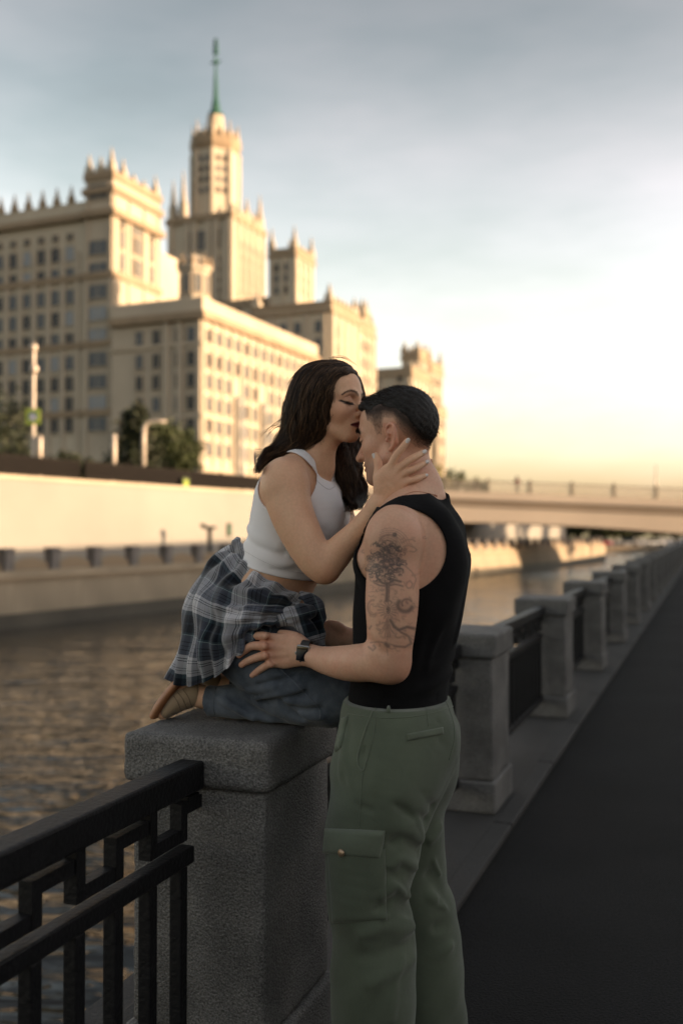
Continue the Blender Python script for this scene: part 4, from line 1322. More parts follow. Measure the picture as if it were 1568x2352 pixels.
def poly_dist(Q, pts):
    """distance of 2-D points Q to polyline pts"""
    pts = np.asarray(pts, float); best = np.full(len(Q), 1e9)
    for a, b in zip(pts[:-1], pts[1:]):
        ab = b - a; t = np.clip(((Q - a) @ ab) / max(ab @ ab, 1e-9), 0, 1)
        best = np.minimum(best, np.linalg.norm(Q - a - t[:, None] * ab, axis=1))
    return best
def poly_dist3(Q, pts):
    pts = np.asarray(pts, float); best = np.full(len(Q), 1e9)
    for a, b in zip(pts[:-1], pts[1:]):
        ab = b - a; t = np.clip(((Q - a) @ ab) / max(ab @ ab, 1e-9), 0, 1)
        best = np.minimum(best, np.linalg.norm(Q - a - t[:, None] * ab, axis=1))
    return best

# ---------------------------------------------------------------- skin, cloth and hair materials
def skin_mat(name, base, red, dark, lip):
    m, N, L, b = nt(name)
    def at(n):
        a = N.new('ShaderNodeAttribute'); a.attribute_name = n; return a.outputs['Fac']
    def mix(f, a, c, mode='MIX'):
        x = N.new('ShaderNodeMix'); x.data_type = 'RGBA'; x.blend_type = mode
        L.new(f, x.inputs['Factor'])
        if isinstance(a, tuple): x.inputs['A'].default_value = (*a, 1)
        else: L.new(a, x.inputs['A'])
        x.inputs['B'].default_value = (*c, 1)
        return x.outputs['Result']
    tc = N.new('ShaderNodeTexCoord')
    nz = N.new('ShaderNodeTexNoise'); nz.inputs['Scale'].default_value = 26; nz.inputs['Detail'].default_value = 6
    L.new(tc.outputs['Object'], nz.inputs['Vector'])
    mr = N.new('ShaderNodeMapRange'); mr.inputs['From Min'].default_value = .35; mr.inputs['From Max'].default_value = .7; mr.inputs['To Max'].default_value = .45
    L.new(nz.outputs['Fac'], mr.inputs['Value'])
    c = mix(mr.outputs['Result'], base, red)
    nb = N.new('ShaderNodeTexNoise'); nb.inputs['Scale'].default_value = 170; nb.inputs['Detail'].default_value = 4; L.new(tc.outputs['Object'], nb.inputs['Vector'])
    rb = N.new('ShaderNodeMapRange'); rb.inputs['From Min'].default_value = .35; rb.inputs['From Max'].default_value = .65; rb.inputs['To Min'].default_value = .955; rb.inputs['To Max'].default_value = 1.04
    L.new(nb.outputs['Fac'], rb.inputs['Value'])
    xb = N.new('ShaderNodeMix'); xb.data_type = 'RGBA'; xb.blend_type = 'MULTIPLY'; xb.inputs['Factor'].default_value = 1
    L.new(c, xb.inputs['A']); L.new(rb.outputs['Result'], xb.inputs['B']); c = xb.outputs['Result']
    c = mix(at('blush'), c, red)
    c = mix(at('lip'), c, lip)
    c = mix(at('shade'), c, dark)
    c = mix(at('ink'), c, (.030, .034, .042))
    c = mix(at('hairy'), c, (.012, .009, .008))
    L.new(c, b.inputs['Base Color'])
    b.inputs['Roughness'].default_value = .52
    b.inputs['Specular IOR Level'].default_value = .35
    b.inputs['Subsurface Weight'].default_value = .12
    b.inputs['Subsurface Radius'].default_value = (.012, .005, .003)
    b.inputs['Subsurface Scale'].default_value = 1.0
    n3 = N.new('ShaderNodeTexNoise'); n3.inputs['Scale'].default_value = 420; n3.inputs['Detail'].default_value = 3
    L.new(tc.outputs['Object'], n3.inputs['Vector'])
    bp = N.new('ShaderNodeBump'); bp.inputs['Strength'].default_value = .18; bp.inputs['Distance'].default_value = .002
    L.new(n3.outputs['Fac'], bp.inputs['Height']); L.new(bp.outputs['Normal'], b.inputs['Normal'])
    return m
def cloth_mat(name, col, var=.15, weave=900, bump=.25, rough=.9, sheen=.3, fade=None, fscale=9, spec=.2):
    m, N, L, b = nt(name)
    tc = N.new('ShaderNodeTexCoord')
    nz = N.new('ShaderNodeTexNoise'); nz.inputs['Scale'].default_value = fscale; nz.inputs['Detail'].default_value = 7; nz.inputs['Roughness'].default_value = .6
    L.new(tc.outputs['Object'], nz.inputs['Vector'])
    rp_ = N.new('ShaderNodeValToRGB')
    rp_.color_ramp.elements[0].position = .32; rp_.color_ramp.elements[0].color = (*[c * (1 - var) for c in col], 1)
    rp_.color_ramp.elements[1].position = .70; rp_.color_ramp.elements[1].color = (*(fade or [min(1, c * (1 + var)) for c in col]), 1)
    L.new(nz.outputs['Fac'], rp_.inputs['Fac']); L.new(rp_.outputs['Color'], b.inputs['Base Color'])
    b.inputs['Roughness'].default_value = rough; b.inputs['Specular IOR Level'].default_value = spec
    b.inputs['Sheen Weight'].default_value = sheen; b.inputs['Sheen Roughness'].default_value = .5
    n3 = N.new('ShaderNodeTexNoise'); n3.inputs['Scale'].default_value = weave; n3.inputs['Detail'].default_value = 2
    L.new(tc.outputs['Object'], n3.inputs['Vector'])
    n4 = N.new('ShaderNodeTexNoise'); n4.inputs['Scale'].default_value = 38; n4.inputs['Detail'].default_value = 4; n4.inputs['Distortion'].default_value = .7
    L.new(tc.outputs['Object'], n4.inputs['Vector'])
    ad = N.new('ShaderNodeMath'); ad.operation = 'MULTIPLY_ADD'; ad.inputs[1].default_value = .35
    L.new(n3.outputs['Fac'], ad.inputs[0]); L.new(n4.outputs['Fac'], ad.inputs[2])
    bp = N.new('ShaderNodeBump'); bp.inputs['Strength'].default_value = bump; bp.inputs['Distance'].default_value = .004
    L.new(ad.outputs['Value'], bp.inputs['Height']); L.new(bp.outputs['Normal'], b.inputs['Normal'])
    return m
def hair_mat(name, c1, c2, rough=.38):
    m, N, L, b = nt(name)
    hi = N.new('ShaderNodeHairInfo')
    rp_ = N.new('ShaderNodeValToRGB')
    rp_.color_ramp.elements[0].position = .35; rp_.color_ramp.elements[0].color = (*c1, 1)
    rp_.color_ramp.elements[1].position = 1.0; rp_.color_ramp.elements[1].color = (*c2, 1)
    L.new(hi.outputs['Random'], rp_.inputs['Fac']); L.new(rp_.outputs['Color'], b.inputs['Base Color'])
    b.inputs['Roughness'].default_value = rough; b.inputs['Specular IOR Level'].default_value = .25
    return m
def strands(name, curves, radius, mat, parent, taper=True):
    """curves: list of (n, 3) arrays"""
    hc = bpy.data.hair_curves.new(name)
    sizes = [len(c) for c in curves]
    hc.add_curves(sizes)
    pos = np.concatenate(curves).astype(np.float32)
    hc.attributes['position'].data.foreach_set('vector', pos.ravel())
    ra = hc.attributes.get('radius') or hc.attributes.new('radius', 'FLOAT', 'POINT')
    rr = np.concatenate([radius * (1 - .75 * np.linspace(0, 1, n) ** 2 if taper else np.ones(n)) for n in sizes]).astype(np.float32)
    ra.data.foreach_set('value', rr)
    o = bpy.data.objects.new(name, hc); COL.objects.link(o)
    hc.materials.append(mat); o.parent = parent
    return o
# ================================================================== THE MAN
MAN = empty('person', (0.15, 2.45, 0))
def kid(o, parent):            # world-space mesh under a moved root
    o.parent = parent; o.matrix_parent_inverse = Matrix.Translation(parent.location).inverted(); return o
mF, mL = unit((-.94, .34, 0)), unit((-.34, -.94, 0))
M['skin_m'] = skin_mat('skin_man', (.62, .37, .25), (.58, .265, .175), (.16, .105, .080), (.36, .15, .12))
HM = Head(pp(912, 1000, 2.47), (-.866, .50), R(6), 1.0)
ops_mh = head_ops(HM, True) + ear_ops(HM, 1, -.022, -.015, .95, 1.0) + ear_ops(HM, -1, -.022, -.015, .95, 1.0)
torso_m = [
    ('u', chain([pp(913, 1660, 2.45), pp(913, 1612, 2.45), pp(921, 1540, 2.45), pp(931, 1450, 2.45), pp(944, 1350, 2.45), pp(948, 1290, 2.45), pp(952, 1225, 2.455), pp(957, 1185, 2.46), pp(962, 1150, 2.465)],
                [.165, .160, .155, .158, .172, .178, .175, .135, .070], [.113, .110, .110, .120, .128, .129, .114, .085, .060], mL, 6, .35), .02),
    ('u', pchain([(948, 1118, 2.455, 46), (928, 1172, 2.36, 40), (906, 1212, 2.285, 40)], 5), .04),      # near trapezius
    ('u', pchain([(955, 1118, 2.47, 44), (990, 1165, 2.58, 34), (1000, 1205, 2.64, 36)], 5), .04),
    ('u', Ell(pp(868, 1292, 2.335), .052), .03),                                                        # near pectoral
    ('u', Ell(pp(900, 1290, 2.54), .06), .03),
    ('u', pchain([(992, 1215, 2.36, 40), (1010, 1290, 2.36, 46), (985, 1390, 2.36, 44)], 5), .05),      # back and side muscle
    ('u', pchain([(1010, 1215, 2.52, 40), (1020, 1290, 2.54, 44), (1000, 1390, 2.56, 40)], 5), .05),
]
neck_m = [('u', pchain([(930, 1040, 2.475, 54), (937, 1080, 2.468, 53), (946, 1115, 2.462, 57), (955, 1150, 2.462, 66)], 5), .02),
          ('u', pchain([(905, 1075, 2.46, 44), (925, 1120, 2.455, 48)], 4), .03)]
AD = 2.26
arm_m = [
    ('u', Ell(pp(903, 1236, 2.268), (.063, .063, .068)), .03),
    ('u', pchain([(905, 1245, 2.268, 60), (902, 1310, 2.258, 60), (900, 1380, 2.25, 61), (898, 1440, 2.245, 56), (894, 1490, 2.245, 51), (890, 1522, 2.248, 44)], 5), .02),
    ('u', Ell(pp(905, 1535, 2.248), .030), .02),
    ('u', pchain([(893, 1517, 2.248, 46), (850, 1521, 2.268, 45), (800, 1523, 2.305, 41), (750, 1517, 2.375, 32), (716, 1507, 2.415, 25)], 5), .02),
    ('d', pchain([(846, 1468, 2.225, 1), (862, 1486, 2.20, 1), (880, 1500, 2.195, 1)], 4), -.004, .010),         # elbow fold
    ('d', pchain([(935, 1290, 2.20, 1), (930, 1360, 2.19, 1), (920, 1430, 2.19, 1)], 4), -.0025, .014),          # between biceps and triceps
    # left hand laid on her thigh
    ('u', pchain([(716, 1507, 2.418, 23, .019), (690, 1502, 2.442, 29, .019), (655, 1496, 2.460, 40, .017), (622, 1492, 2.474, 36, .014)], 4, (0.05, 0, 1)), .012),
]
def finger(pts, k=.006, sub=4): return ('u', pchain(pts, sub), k)
fing_m = [
    finger([(630, 1466, 2.470, 10.12), (606, 1461, 2.470, 10.12), (588, 1461, 2.482, 9.24), (570, 1466, 2.494, 7.92), (560, 1470, 2.500, 6.60)]),
    finger([(628, 1487, 2.467, 10.56), (604, 1484, 2.464, 10.56), (578, 1484, 2.474, 9.50), (560, 1496, 2.486, 8.36), (549, 1505, 2.494, 7.04)]),
    finger([(630, 1508, 2.469, 10.12), (606, 1506, 2.466, 10.12), (582, 1513, 2.476, 9.06), (566, 1520, 2.488, 8.36), (555, 1527, 2.494, 7.22)]),
    finger([(640, 1521, 2.472, 9.68), (618, 1526, 2.470, 9.24), (600, 1536, 2.480, 8.36), (588, 1545, 2.490, 7.92), (580, 1551, 2.496, 6.86)]),
    finger([(700, 1484, 2.442, 17), (682, 1468, 2.452, 15), (662, 1458, 2.472, 10.56), (645, 1455, 2.492, 8.80)]),     # thumb edge
]
for (a, b_) in (((610, 1461, 2.452), 0), ((608, 1484, 2.446), 0), ((610, 1506, 2.448), 0), ((621, 1526, 2.454), 0)):
    fing_m.append(('u', Ell(pp(*a), .0085), .012))               # knuckles
for pts in ([(618, 1475, 2.452, 1), (655, 1482, 2.442, 1)], [(616, 1497, 2.452, 1), (655, 1496, 2.442, 1)], [(626, 1517, 2.452, 1), (660, 1510, 2.442, 1)]):
    fing_m.append(('d', pchain(pts, 3), -.0022, .007))
far_m = [
    ('u', Ell(pp(1002, 1240, 2.62), .060), .03),
    ('u', pchain([(1000, 1245, 2.63, 52), (985, 1360, 2.68, 50), (940, 1450, 2.71, 44), (905, 1482, 2.71, 38), (850, 1478, 2.70, 33), (805, 1470, 2.69, 25)], 5), .02),
    ('u', pchain([(808, 1470, 2.69, 24, .018), (775, 1462, 2.69, 27, .017), (745, 1452, 2.69, 24, .014)], 4, (0, 0, 1)), .012),
    finger([(760, 1440, 2.69, 10), (738, 1434, 2.70, 9.5), (715, 1440, 2.71, 9), (700, 1448, 2.715, 8)]),
    finger([(755, 1452, 2.69, 10), (730, 1448, 2.70, 9.5), (708, 1455, 2.71, 9), (692, 1464, 2.715, 8)]),
    finger([(755, 1463, 2.69, 10), (732, 1463, 2.70, 9), (712, 1470, 2.71, 8.5), (698, 1478, 2.715, 8)]),
    finger([(758, 1473, 2.69, 9), (738, 1478, 2.70, 8.5), (722, 1485, 2.71, 8), (710, 1492, 2.715, 7)]),
    finger([(790, 1450, 2.685, 12), (775, 1438, 2.68, 11), (758, 1432, 2.685, 9)]),
]
legs_m = [('u', pchain([(898, 1760, 2.40, 60), (866, 1880, 2.35, 64), (850, 2080, 2.32, 58), (860, 2300, 2.33, 52), (868, 2560, 2.33, 38)], 4), .03),
          ('u', pchain([(945, 1760, 2.53, 60), (935, 1880, 2.55, 64), (945, 2080, 2.57, 55), (985, 2300, 2.60, 50), (1010, 2480, 2.62, 36)], 4), .03)]
ops_m = ops_mh + neck_m + torso_m + arm_m + fing_m + far_m + legs_m
# tattoo strokes in picture coordinates on the upper arm
rt = random.Random(9)
INK = []
def arc(cx, cy, rx, ry, a0, a1, w, s, n=9):
    INK.append(([(cx + rx * math.cos(R(a0 + (a1 - a0) * i / n)), cy + ry * math.sin(R(a0 + (a1 - a0) * i / n))) for i in range(n + 1)], w, s))
for k in range(230):                                              # leafy crown
    a = rt.uniform(0, 6.28); q = math.sqrt(rt.random())
    cx, cy = 886 + 44 * q * math.cos(a), 1292 + 52 * q * math.sin(a)
    r0 = rt.uniform(2.5, 7); t0 = rt.uniform(0, 360)
    arc(cx, cy, r0, r0 * .7, t0, t0 + rt.uniform(120, 230), rt.uniform(.8, 1.8), rt.uniform(.35, .95), 6)
for k in range(7): arc(889 + k, 1262, 20 + 4.5 * k, 22 + 4.5 * k, -150 + 6 * k, -20, .8, .4)
arc(906, 1228, 3, 3, 0, 360, 2.2, .9); arc(893, 1243, 22, 14, 180, 330, 1.5, .5)
INK += [([(888, 1340), (889, 1360), (887, 1380)], 3.6, .85), ([(894, 1338), (893, 1362), (892, 1382)], 1.2, .8), ([(882, 1382), (888, 1374), (900, 1384)], 1.4, .6),
        ([(864, 1325), (876, 1338), (888, 1342), (905, 1332), (920, 1336)], 2.4, .8), ([(858, 1338), (872, 1345), (886, 1346)], 1.8, .7), ([(893, 1345), (908, 1342), (924, 1346)], 1.8, .7),
        ([(924, 1246), (934, 1240), (946, 1239), (953, 1243)], 1.5, .4), ([(926, 1256), (938, 1253), (950, 1257), (957, 1263), (950, 1268), (940, 1266)], 1.4, .4),
        ([(930, 1300), (944, 1312), (955, 1330), (948, 1352)], 1.3, .45), ([(934, 1338), (941, 1334), (947, 1341), (944, 1350), (936, 1351), (932, 1345), (934, 1338)], 1.6, .5)]
for k in range(16):                                               # rays round the eye
    a = R(k * 22.5); INK.append(([(891 + 9 * math.cos(a), 1401 + 11 * math.sin(a)), (891 + 24 * math.cos(a), 1401 + 19 * math.sin(a))], 1.3, .55))
arc(891, 1401, 4, 8, 0, 360, 1.4, .8); arc(891, 1401, 1.2, 4, 0, 360, 1.5, .9)
arc(930, 1390, 17, 15, 20, 215, 4.6, .75); arc(934, 1386, 12, 10, 150, 330, 2.4, .6); arc(938, 1392, 14, 12, -30, 60, 1.2, .5)
arc(856, 1395, 12, 17, 60, 280, 2.0, .5); arc(855, 1397, 7, 10, 90, 300, 1.4, .4)
for dx in (-22, -14, -6, 0, 7, 15): INK.append(([(889, 1420), (889 + dx * .5, 1445), (889 + dx, 1470 - abs(dx))], 1.1, .5))
INK += [([(896, 1424), (905, 1440), (916, 1447), (935, 1440), (952, 1444)], 3.2, .8), ([(905, 1437), (920, 1452), (938, 1462), (944, 1478), (930, 1486), (905, 1484)], 2.4, .65),
        ([(912, 1448), (932, 1456), (948, 1470)], 1.3, .6), ([(850, 1476), (870, 1474), (888, 1478), (905, 1482)], 1.6, .55), ([(886, 1479), (891, 1484)], 4.5, .8), ([(846, 1486), (856, 1494), (862, 1488), (858, 1482)], 2.0, .6),
        ([(848, 1444), (852, 1438)], 2.0, .6), ([(888, 1490), (890, 1505)], 1.3, .4), ([(846, 1360), (870, 1358)], 1.0, .35)]
for k in range(110):
    r0 = rt.uniform(2.5, 9); t0 = rt.uniform(0, 360); arc(rt.gauss(898, 30), rt.uniform(1232, 1492), r0, r0 * rt.uniform(.5, 1), t0, t0 + rt.uniform(60, 200), rt.uniform(.9, 2.4), rt.uniform(.18, .5), 5)
HB = [(.14, .075), (.095, .072), (.055, .066), (.045, .038), (.032, .030), (.022, .000), (.008, .000), (-.004, .036), (-.03, .032), (-.046, -.008), (-.06, -.040), (-.09, -.058), (-.14, -.060)]
HDK = [(.14, .078), (.09, .078), (.04, .056), (0, .060), (-.03, .050), (-.06, .018), (-.08, -.018), (-.1, -.032), (-.14, -.032)]
def man_attrs(V):
    q = project(V); lc = HM.local(V)
    near = (V @ mL) > (np.array(pp(948, 1290, 2.45)) @ mL) + .09
    ink = np.zeros(len(V))
    box = near & (q[:, 0] > 815) & (q[:, 0] < 985) & (q[:, 1] > 1165) & (q[:, 1] < 1515)
    for pts, w, s in INK:
        pts = np.array(pts); lo, hi = pts.min(0) - 6, pts.max(0) + 6
        m = np.where(box & (q[:, 0] > lo[0]) & (q[:, 0] < hi[0]) & (q[:, 1] > lo[1]) & (q[:, 1] < hi[1]))[0]
        if len(m): ink[m] = np.maximum(ink[m], s * np.clip(1.35 - poly_dist(q[m], pts) / (w * 1.25), 0, 1))
    inkn = np.exp(-((q[:, 0] - 888) / 40) ** 2 - ((q[:, 1] - 1290) / 48) ** 2) * .42 * box
    inkn += box * .22 * np.exp(-((q[:, 0] - 932) / 16) ** 2 - ((q[:, 1] - 1390) / 14) ** 2) + box * .12 * np.exp(-((q[:, 0] - 915) / 35) ** 2 - ((q[:, 1] - 1455) / 28) ** 2) + box * .10 * np.exp(-((q[:, 0] - 885) / 40) ** 2 - ((q[:, 1] - 1240) / 18) ** 2)
    ink = np.clip(ink * .78 + inkn, 0, .85)
    hd = (np.abs(lc) < .14).all(1)
    f, l, u = lc[:, 0], np.abs(lc[:, 1]), lc[:, 2]
    hb, dk = lerp_tab(f, HB), lerp_tab(f, HDK)
    t = np.clip((u - hb) / np.maximum(dk - hb, .004), 0, 1)
    earm = (np.abs(f + .022) < .022) & (np.abs(u + .015) < .038) & (l > .072)
    hairy = hd * np.where(u > hb, .16 + .74 * t ** 1.3, 0) * sstep(u - hb, -.004, .003) * ~earm
    Q = np.stack([l, u], 1); fr = hd & (f > .045)
    brow = poly_dist(Q, [(.053, .013), (.046, .020), (.034, .0235), (.012, .0175)])
    hairy = np.maximum(hairy, fr * .95 * np.clip(1.4 - brow / .0052, 0, 1))
    lash = poly_dist(Q, [(.052, -.0055), (.035, -.0110), (.018, -.0085)])
    hairy = np.maximum(hairy, fr * .9 * np.clip(1.3 - lash / .0022, 0, 1))
    lip = (hd & (f > .07)) * np.clip(1.8 - poly_dist(np.stack([lc[:, 1], u], 1), [(-.024, -.0697), (0, -.0700), (.024, -.0697)]) / .0055, 0, 1)
    stub = hd * sstep(-u, .045, .075) * sstep(f, .0, .03) * .45 + hd * sstep(f, .07, .085) * (u < -.052) * (u > -.066) * .25
    blush = np.zeros(len(V)) + hd * (.75 * earm + .45 * np.exp(-((f - .104) / .02) ** 2 - ((u + .036) / .02) ** 2) + .3 * np.exp(-((f - .05) / .03) ** 2 - ((u + .03) / .03) ** 2))
    for c, w in (((610, 1475), 26), ((612, 1500), 24), ((572, 1466), 14), ((552, 1505), 12), ((556, 1527), 12), ((580, 1551), 12), ((912, 1545), 40)):
        blush += .3 * np.exp(-((q - np.array(c)) ** 2).sum(1) / w ** 2)
    return dict(ink=ink, hairy=np.clip(hairy, 0, 1), lip=np.clip(lip, 0, .8), shade=np.clip(stub, 0, .6), blush=np.clip(blush, 0, 1))
def bb(pts, pad):
    p = np.array([pp(*q) for q in pts]); return p.min(0) - pad, p.max(0) + pad
hl, hh = HM.c - .135, HM.c + .135; hl[2] -= .03
al, ah = bb([(840, 1160, 2.20), (970, 1480, 2.36)], 0.012)
fl, fh = bb([(545, 1440, 2.40), (735, 1565, 2.52)], 0.012)
el, eh = bb([(735, 1470, 2.20), (960, 1600, 2.44)], 0.015)
man_body, mv = body('body', ops_m, [(hl, hh, .0018), (fl, fh, .0018), (al, ah, .0020), (A3((-.15, 2.12, .9)), A3((.36, 2.80, 1.6)), .0045), (A3((-.25, 2.0, 0.05)), A3((.5, 2.9, .9)), .010)], M['skin_m'], None, man_attrs)
kid(man_body, MAN)

# ---- black tank top
M['black_cotton'] = cloth_mat('black_cotton', (.0050, .0050, .0058), .2, 1100, .35, .9, .03, spec=.12)
class ECyl:
    """one-sided elliptical cylinder along axis from c"""
    def __init__(s, c, axis, Wd, rw, rv, ln):
        s.c = A3(c); s.A = unit(axis); W = A3(Wd) - s.A * A3(Wd).dot(s.A); s.W = unit(W); s.V = np.cross(s.A, s.W); s.rw, s.rv, s.ln = rw, rv, ln
        m = max(rw, rv); s.lo = np.minimum(s.c, s.c + s.A * ln) - m; s.hi = np.maximum(s.c, s.c + s.A * ln) + m
    def __call__(s, X, Y, Z):
        p = (X - f32(s.c[0]), Y - f32(s.c[1]), Z - f32(s.c[2]))
        dot = lambda v: p[0] * f32(v[0]) + p[1] * f32(v[1]) + p[2] * f32(v[2])
        a, w, v = dot(s.A), dot(s.W), dot(s.V)
        r = (np.sqrt((w / s.rw) ** 2 + (v / s.rv) ** 2) - 1) * min(s.rw, s.rv)
        return np.maximum(r, np.maximum(-a, a - s.ln))
top_m = list(torso_m[:]) + [('u', neck_m[0][1], .02), ('off', .006)]
folds = [([(1035, 1200, 2.40, 1), (1042, 1300, 2.36, 1), (1030, 1420, 2.36, 1)], .004, .010), ([(1055, 1230, 2.46, 1), (1062, 1330, 2.42, 1), (1048, 1470, 2.40, 1)], .004, .010),
         ([(1015, 1370, 2.33, 1), (1005, 1450, 2.32, 1), (985, 1540, 2.31, 1)], .004, .012), ([(975, 1400, 2.31, 1), (965, 1480, 2.30, 1), (960, 1570, 2.29, 1)], .004, .012),
         ([(1045, 1540, 2.45, 1), (985, 1580, 2.33, 1), (880, 1590, 2.30, 1)], .007, .012), ([(1040, 1500, 2.45, 1), (980, 1530, 2.33, 1)], .005, .011), ([(1000, 1600, 2.36, 1), (900, 1600, 2.30, 1), (820, 1592, 2.32, 1)], -.002, .009)]
top_m += [('d', pchain(p_, 4), a, w) for p_, a, w in folds]
top_m += [('noise', .0022, [((1, .3, .25), .09, .3), ((.4, .8, .5), .13, 1.1), ((.2, .1, 1), .16, 2.0), ((1, 0, -.6), .06, .7)]),
          ('s', ECyl(pp(934, 1262, 2.40), (-.22, -.975, 0), (1, 0, 0), .104, .099, .4), .003),
          ('s', ECyl(pp(985, 1262, 2.50), (.34, .94, 0), (1, 0, 0), .098, .099, .4), .003),
          ('s', Ell(pp(936, 1100, 2.45), (.110, .105, .095)), .003),
          ('s', Ell(pp(868, 1130, 2.49), (.07, .07, .09)), .003), ('s', Seg(pp(886, 1130, 2.34), pp(950, 1107, 2.365), .041, .041), .003),
          ('cut', (0, 0, -1), -float(PZ(1645, 2.45)))]
tank_m, tv = body('tank_top', top_m, [(A3((-.02, 2.18, .88)), A3((.36, 2.76, 1.52)), .0032)], M['black_cotton'], None)
kid(tank_m, MAN)

# ---- green cargo trousers
M['green_twill'] = cloth_mat('green_twill', (.092, .110, .078), .16, 1400, .3, .92, .2, fscale=6)
M['green_edge'] = cloth_mat('green_edge', (.110, .130, .094), .12, 1400, .3, .92, .2)
pants = [
    ('u', chain([pp(913, 1606, 2.45), pp(915, 1640, 2.45), pp(920, 1690, 2.45), pp(918, 1740, 2.45)], [.166, .178, .186, .180], [.119, .128, .136, .128], mL, 5), .02),
    ('u', pchain([(892, 1690, 2.345, 112), (884, 1760, 2.335, 122), (878, 1820, 2.325, 120), (860, 1900, 2.32, 112), (852, 1960, 2.315, 106), (846, 2060, 2.31, 95), (855, 2130, 2.315, 95), (857, 2200, 2.32, 97), (857, 2352, 2.325, 96), (858, 2530, 2.33, 92)], 4), .04),
    ('u', pchain([(950, 1700, 2.555, 95), (948, 1780, 2.555, 96), (934, 1850, 2.56, 90), (930, 1920, 2.56, 89), (934, 2034, 2.57, 92), (952, 2094, 2.58, 93), (966, 2164, 2.585, 92), (972, 2234, 2.59, 92), (980, 2352, 2.60, 90), (990, 2470, 2.60, 88)], 4), .03),
    ('u', Ell(pp(962, 1715, 2.365), (.088, .085, .10)), .05), ('u', Ell(pp(968, 1715, 2.545), (.086, .085, .10)), .05),
]
pf = [([(1040, 1745, 2.36, 1), (1010, 1815, 2.33, 1), (975, 1900, 2.3, 1)], .005, .014), ([(930, 1790, 2.24, 1), (965, 1830, 2.26, 1), (985, 1850, 2.29, 1)], -.006, .014),
      ([(905, 1845, 2.22, 1), (940, 1868, 2.23, 1), (972, 1880, 2.28, 1)], -.007, .013), ([(880, 1890, 2.22, 1), (920, 1900, 2.22, 1), (968, 1930, 2.27, 1)], .006, .013),
      ([(900, 1935, 2.22, 1), (930, 1930, 2.22, 1), (965, 1955, 2.27, 1)], -.007, .012), ([(895, 1990, 2.22, 1), (925, 1975, 2.22, 1), (958, 1995, 2.26, 1)], .006, .012),
      ([(885, 2050, 2.22, 1), (915, 2035, 2.22, 1), (945, 2060, 2.26, 1)], .008, .013), ([(870, 2080, 2.22, 1), (910, 2075, 2.22, 1), (948, 2095, 2.26, 1)], -.008, .013),
      ([(830, 2150, 2.22, 1), (880, 2130, 2.22, 1), (948, 2128, 2.27, 1)], .007, .015), ([(820, 2200, 2.22, 1), (890, 2190, 2.22, 1), (950, 2160, 2.27, 1)], -.006, .014),
      ([(850, 2260, 2.22, 1), (900, 2240, 2.22, 1), (950, 2205, 2.27, 1)], .005, .016), ([(990, 1930, 2.47, 1), (1010, 1900, 2.5, 1)], .006, .012), ([(985, 2010, 2.48, 1), (1022, 2050, 2.5, 1)], -.006, .013),
      ([(990, 2060, 2.48, 1), (1040, 2090, 2.5, 1)], .007, .013), ([(1000, 2130, 2.49, 1), (1050, 2120, 2.5, 1)], -.006, .014), ([(1000, 2190, 2.5, 1), (1055, 2170, 2.5, 1)], .006, .014),
      ([(790, 1700, 2.28, 1), (772, 1780, 2.25, 1)], .004, .012), ([(1000, 1700, 2.29, 1), (1030, 1740, 2.34, 1)], -.003, .012)]
pants += [('d', pchain(p_, 4), a * 1.5, w) for p_, a, w in pf]
for p_, a, w in (([(1000, 1660, 2.30, 1), (1020, 1700, 2.32, 1), (1030, 1750, 2.34, 1)], -.004, .006), ([(800, 1660, 2.30, 1), (790, 1720, 2.27, 1), (800, 1800, 2.23, 1)], .004, .008), ([(770, 1800, 2.26, 1), (800, 1840, 2.22, 1), (850, 1860, 2.21, 1)], -.004, .008),
                 ([(940, 1850, 2.23, 1), (960, 1890, 2.25, 1), (970, 1920, 2.27, 1)], .006, .007), ([(890, 2000, 2.21, 1), (915, 2020, 2.22, 1), (940, 2050, 2.25, 1)], -.006, .007), ([(880, 2110, 2.21, 1), (915, 2105, 2.22, 1), (948, 2112, 2.26, 1)], .006, .007),
                 ([(800, 2150, 2.22, 1), (850, 2170, 2.21, 1), (900, 2175, 2.22, 1)], -.004, .009), ([(930, 2200, 2.24, 1), (910, 2260, 2.23, 1), (900, 2340, 2.23, 1)], .004, .010), ([(1000, 1980, 2.48, 1), (1015, 2010, 2.50, 1)], .006, .008), ([(1010, 2070, 2.49, 1), (1040, 2075, 2.50, 1)], -.006, .007)):
    pants.append(('d', pchain(p_, 4), a, w))
pants += [('noise', .0040, [((1, .3, .45), .10, .3), ((.4, .8, .9), .13, 1.1), ((.2, .1, 1), .15, 2.0), ((1, 0, -.8), .07, .7)]),
          ('cut', (0.03, 0, 1), float(PZ(1603, 2.45)) + .03 * .14),
          ('d', pchain([(858, 1640, 2.27, 1), (845, 1700, 2.25, 1), (822, 1765, 2.22, 1)], 4), -.005, .0045)]
trousers, pv = body('cargo_trousers', pants, [(A3((-.18, 2.05, 0.06)), A3((.42, 2.80, 1.01)), .0042)], M['green_twill'], None)
kid(trousers, MAN)
def onp(o): kid(o, MAN); return o
wb = [(797, 1612), (830, 1620), (880, 1624), (940, 1622), (990, 1613), (1028, 1603)]
TR = trousers
def sub(o):                                # sub-part of the trousers
    o.parent = TR; o.matrix_parent_inverse = Matrix.Identity(4); return o
Z_ = None
sub(surf_patch('cargo_pocket', pv, [(752, 1945), (884, 1950), (888, 2112), (764, 2120)], M['green_twill'], Z_, 2.0, 2.5, .006, 30, 34, .004, .007))
sub(surf_patch('pocket_flap', pv, [(748, 1902), (884, 1908), (874, 1972), (744, 1960)], M['green_edge'], Z_, 2.0, 2.5, .011, 30, 18, .004, .005))
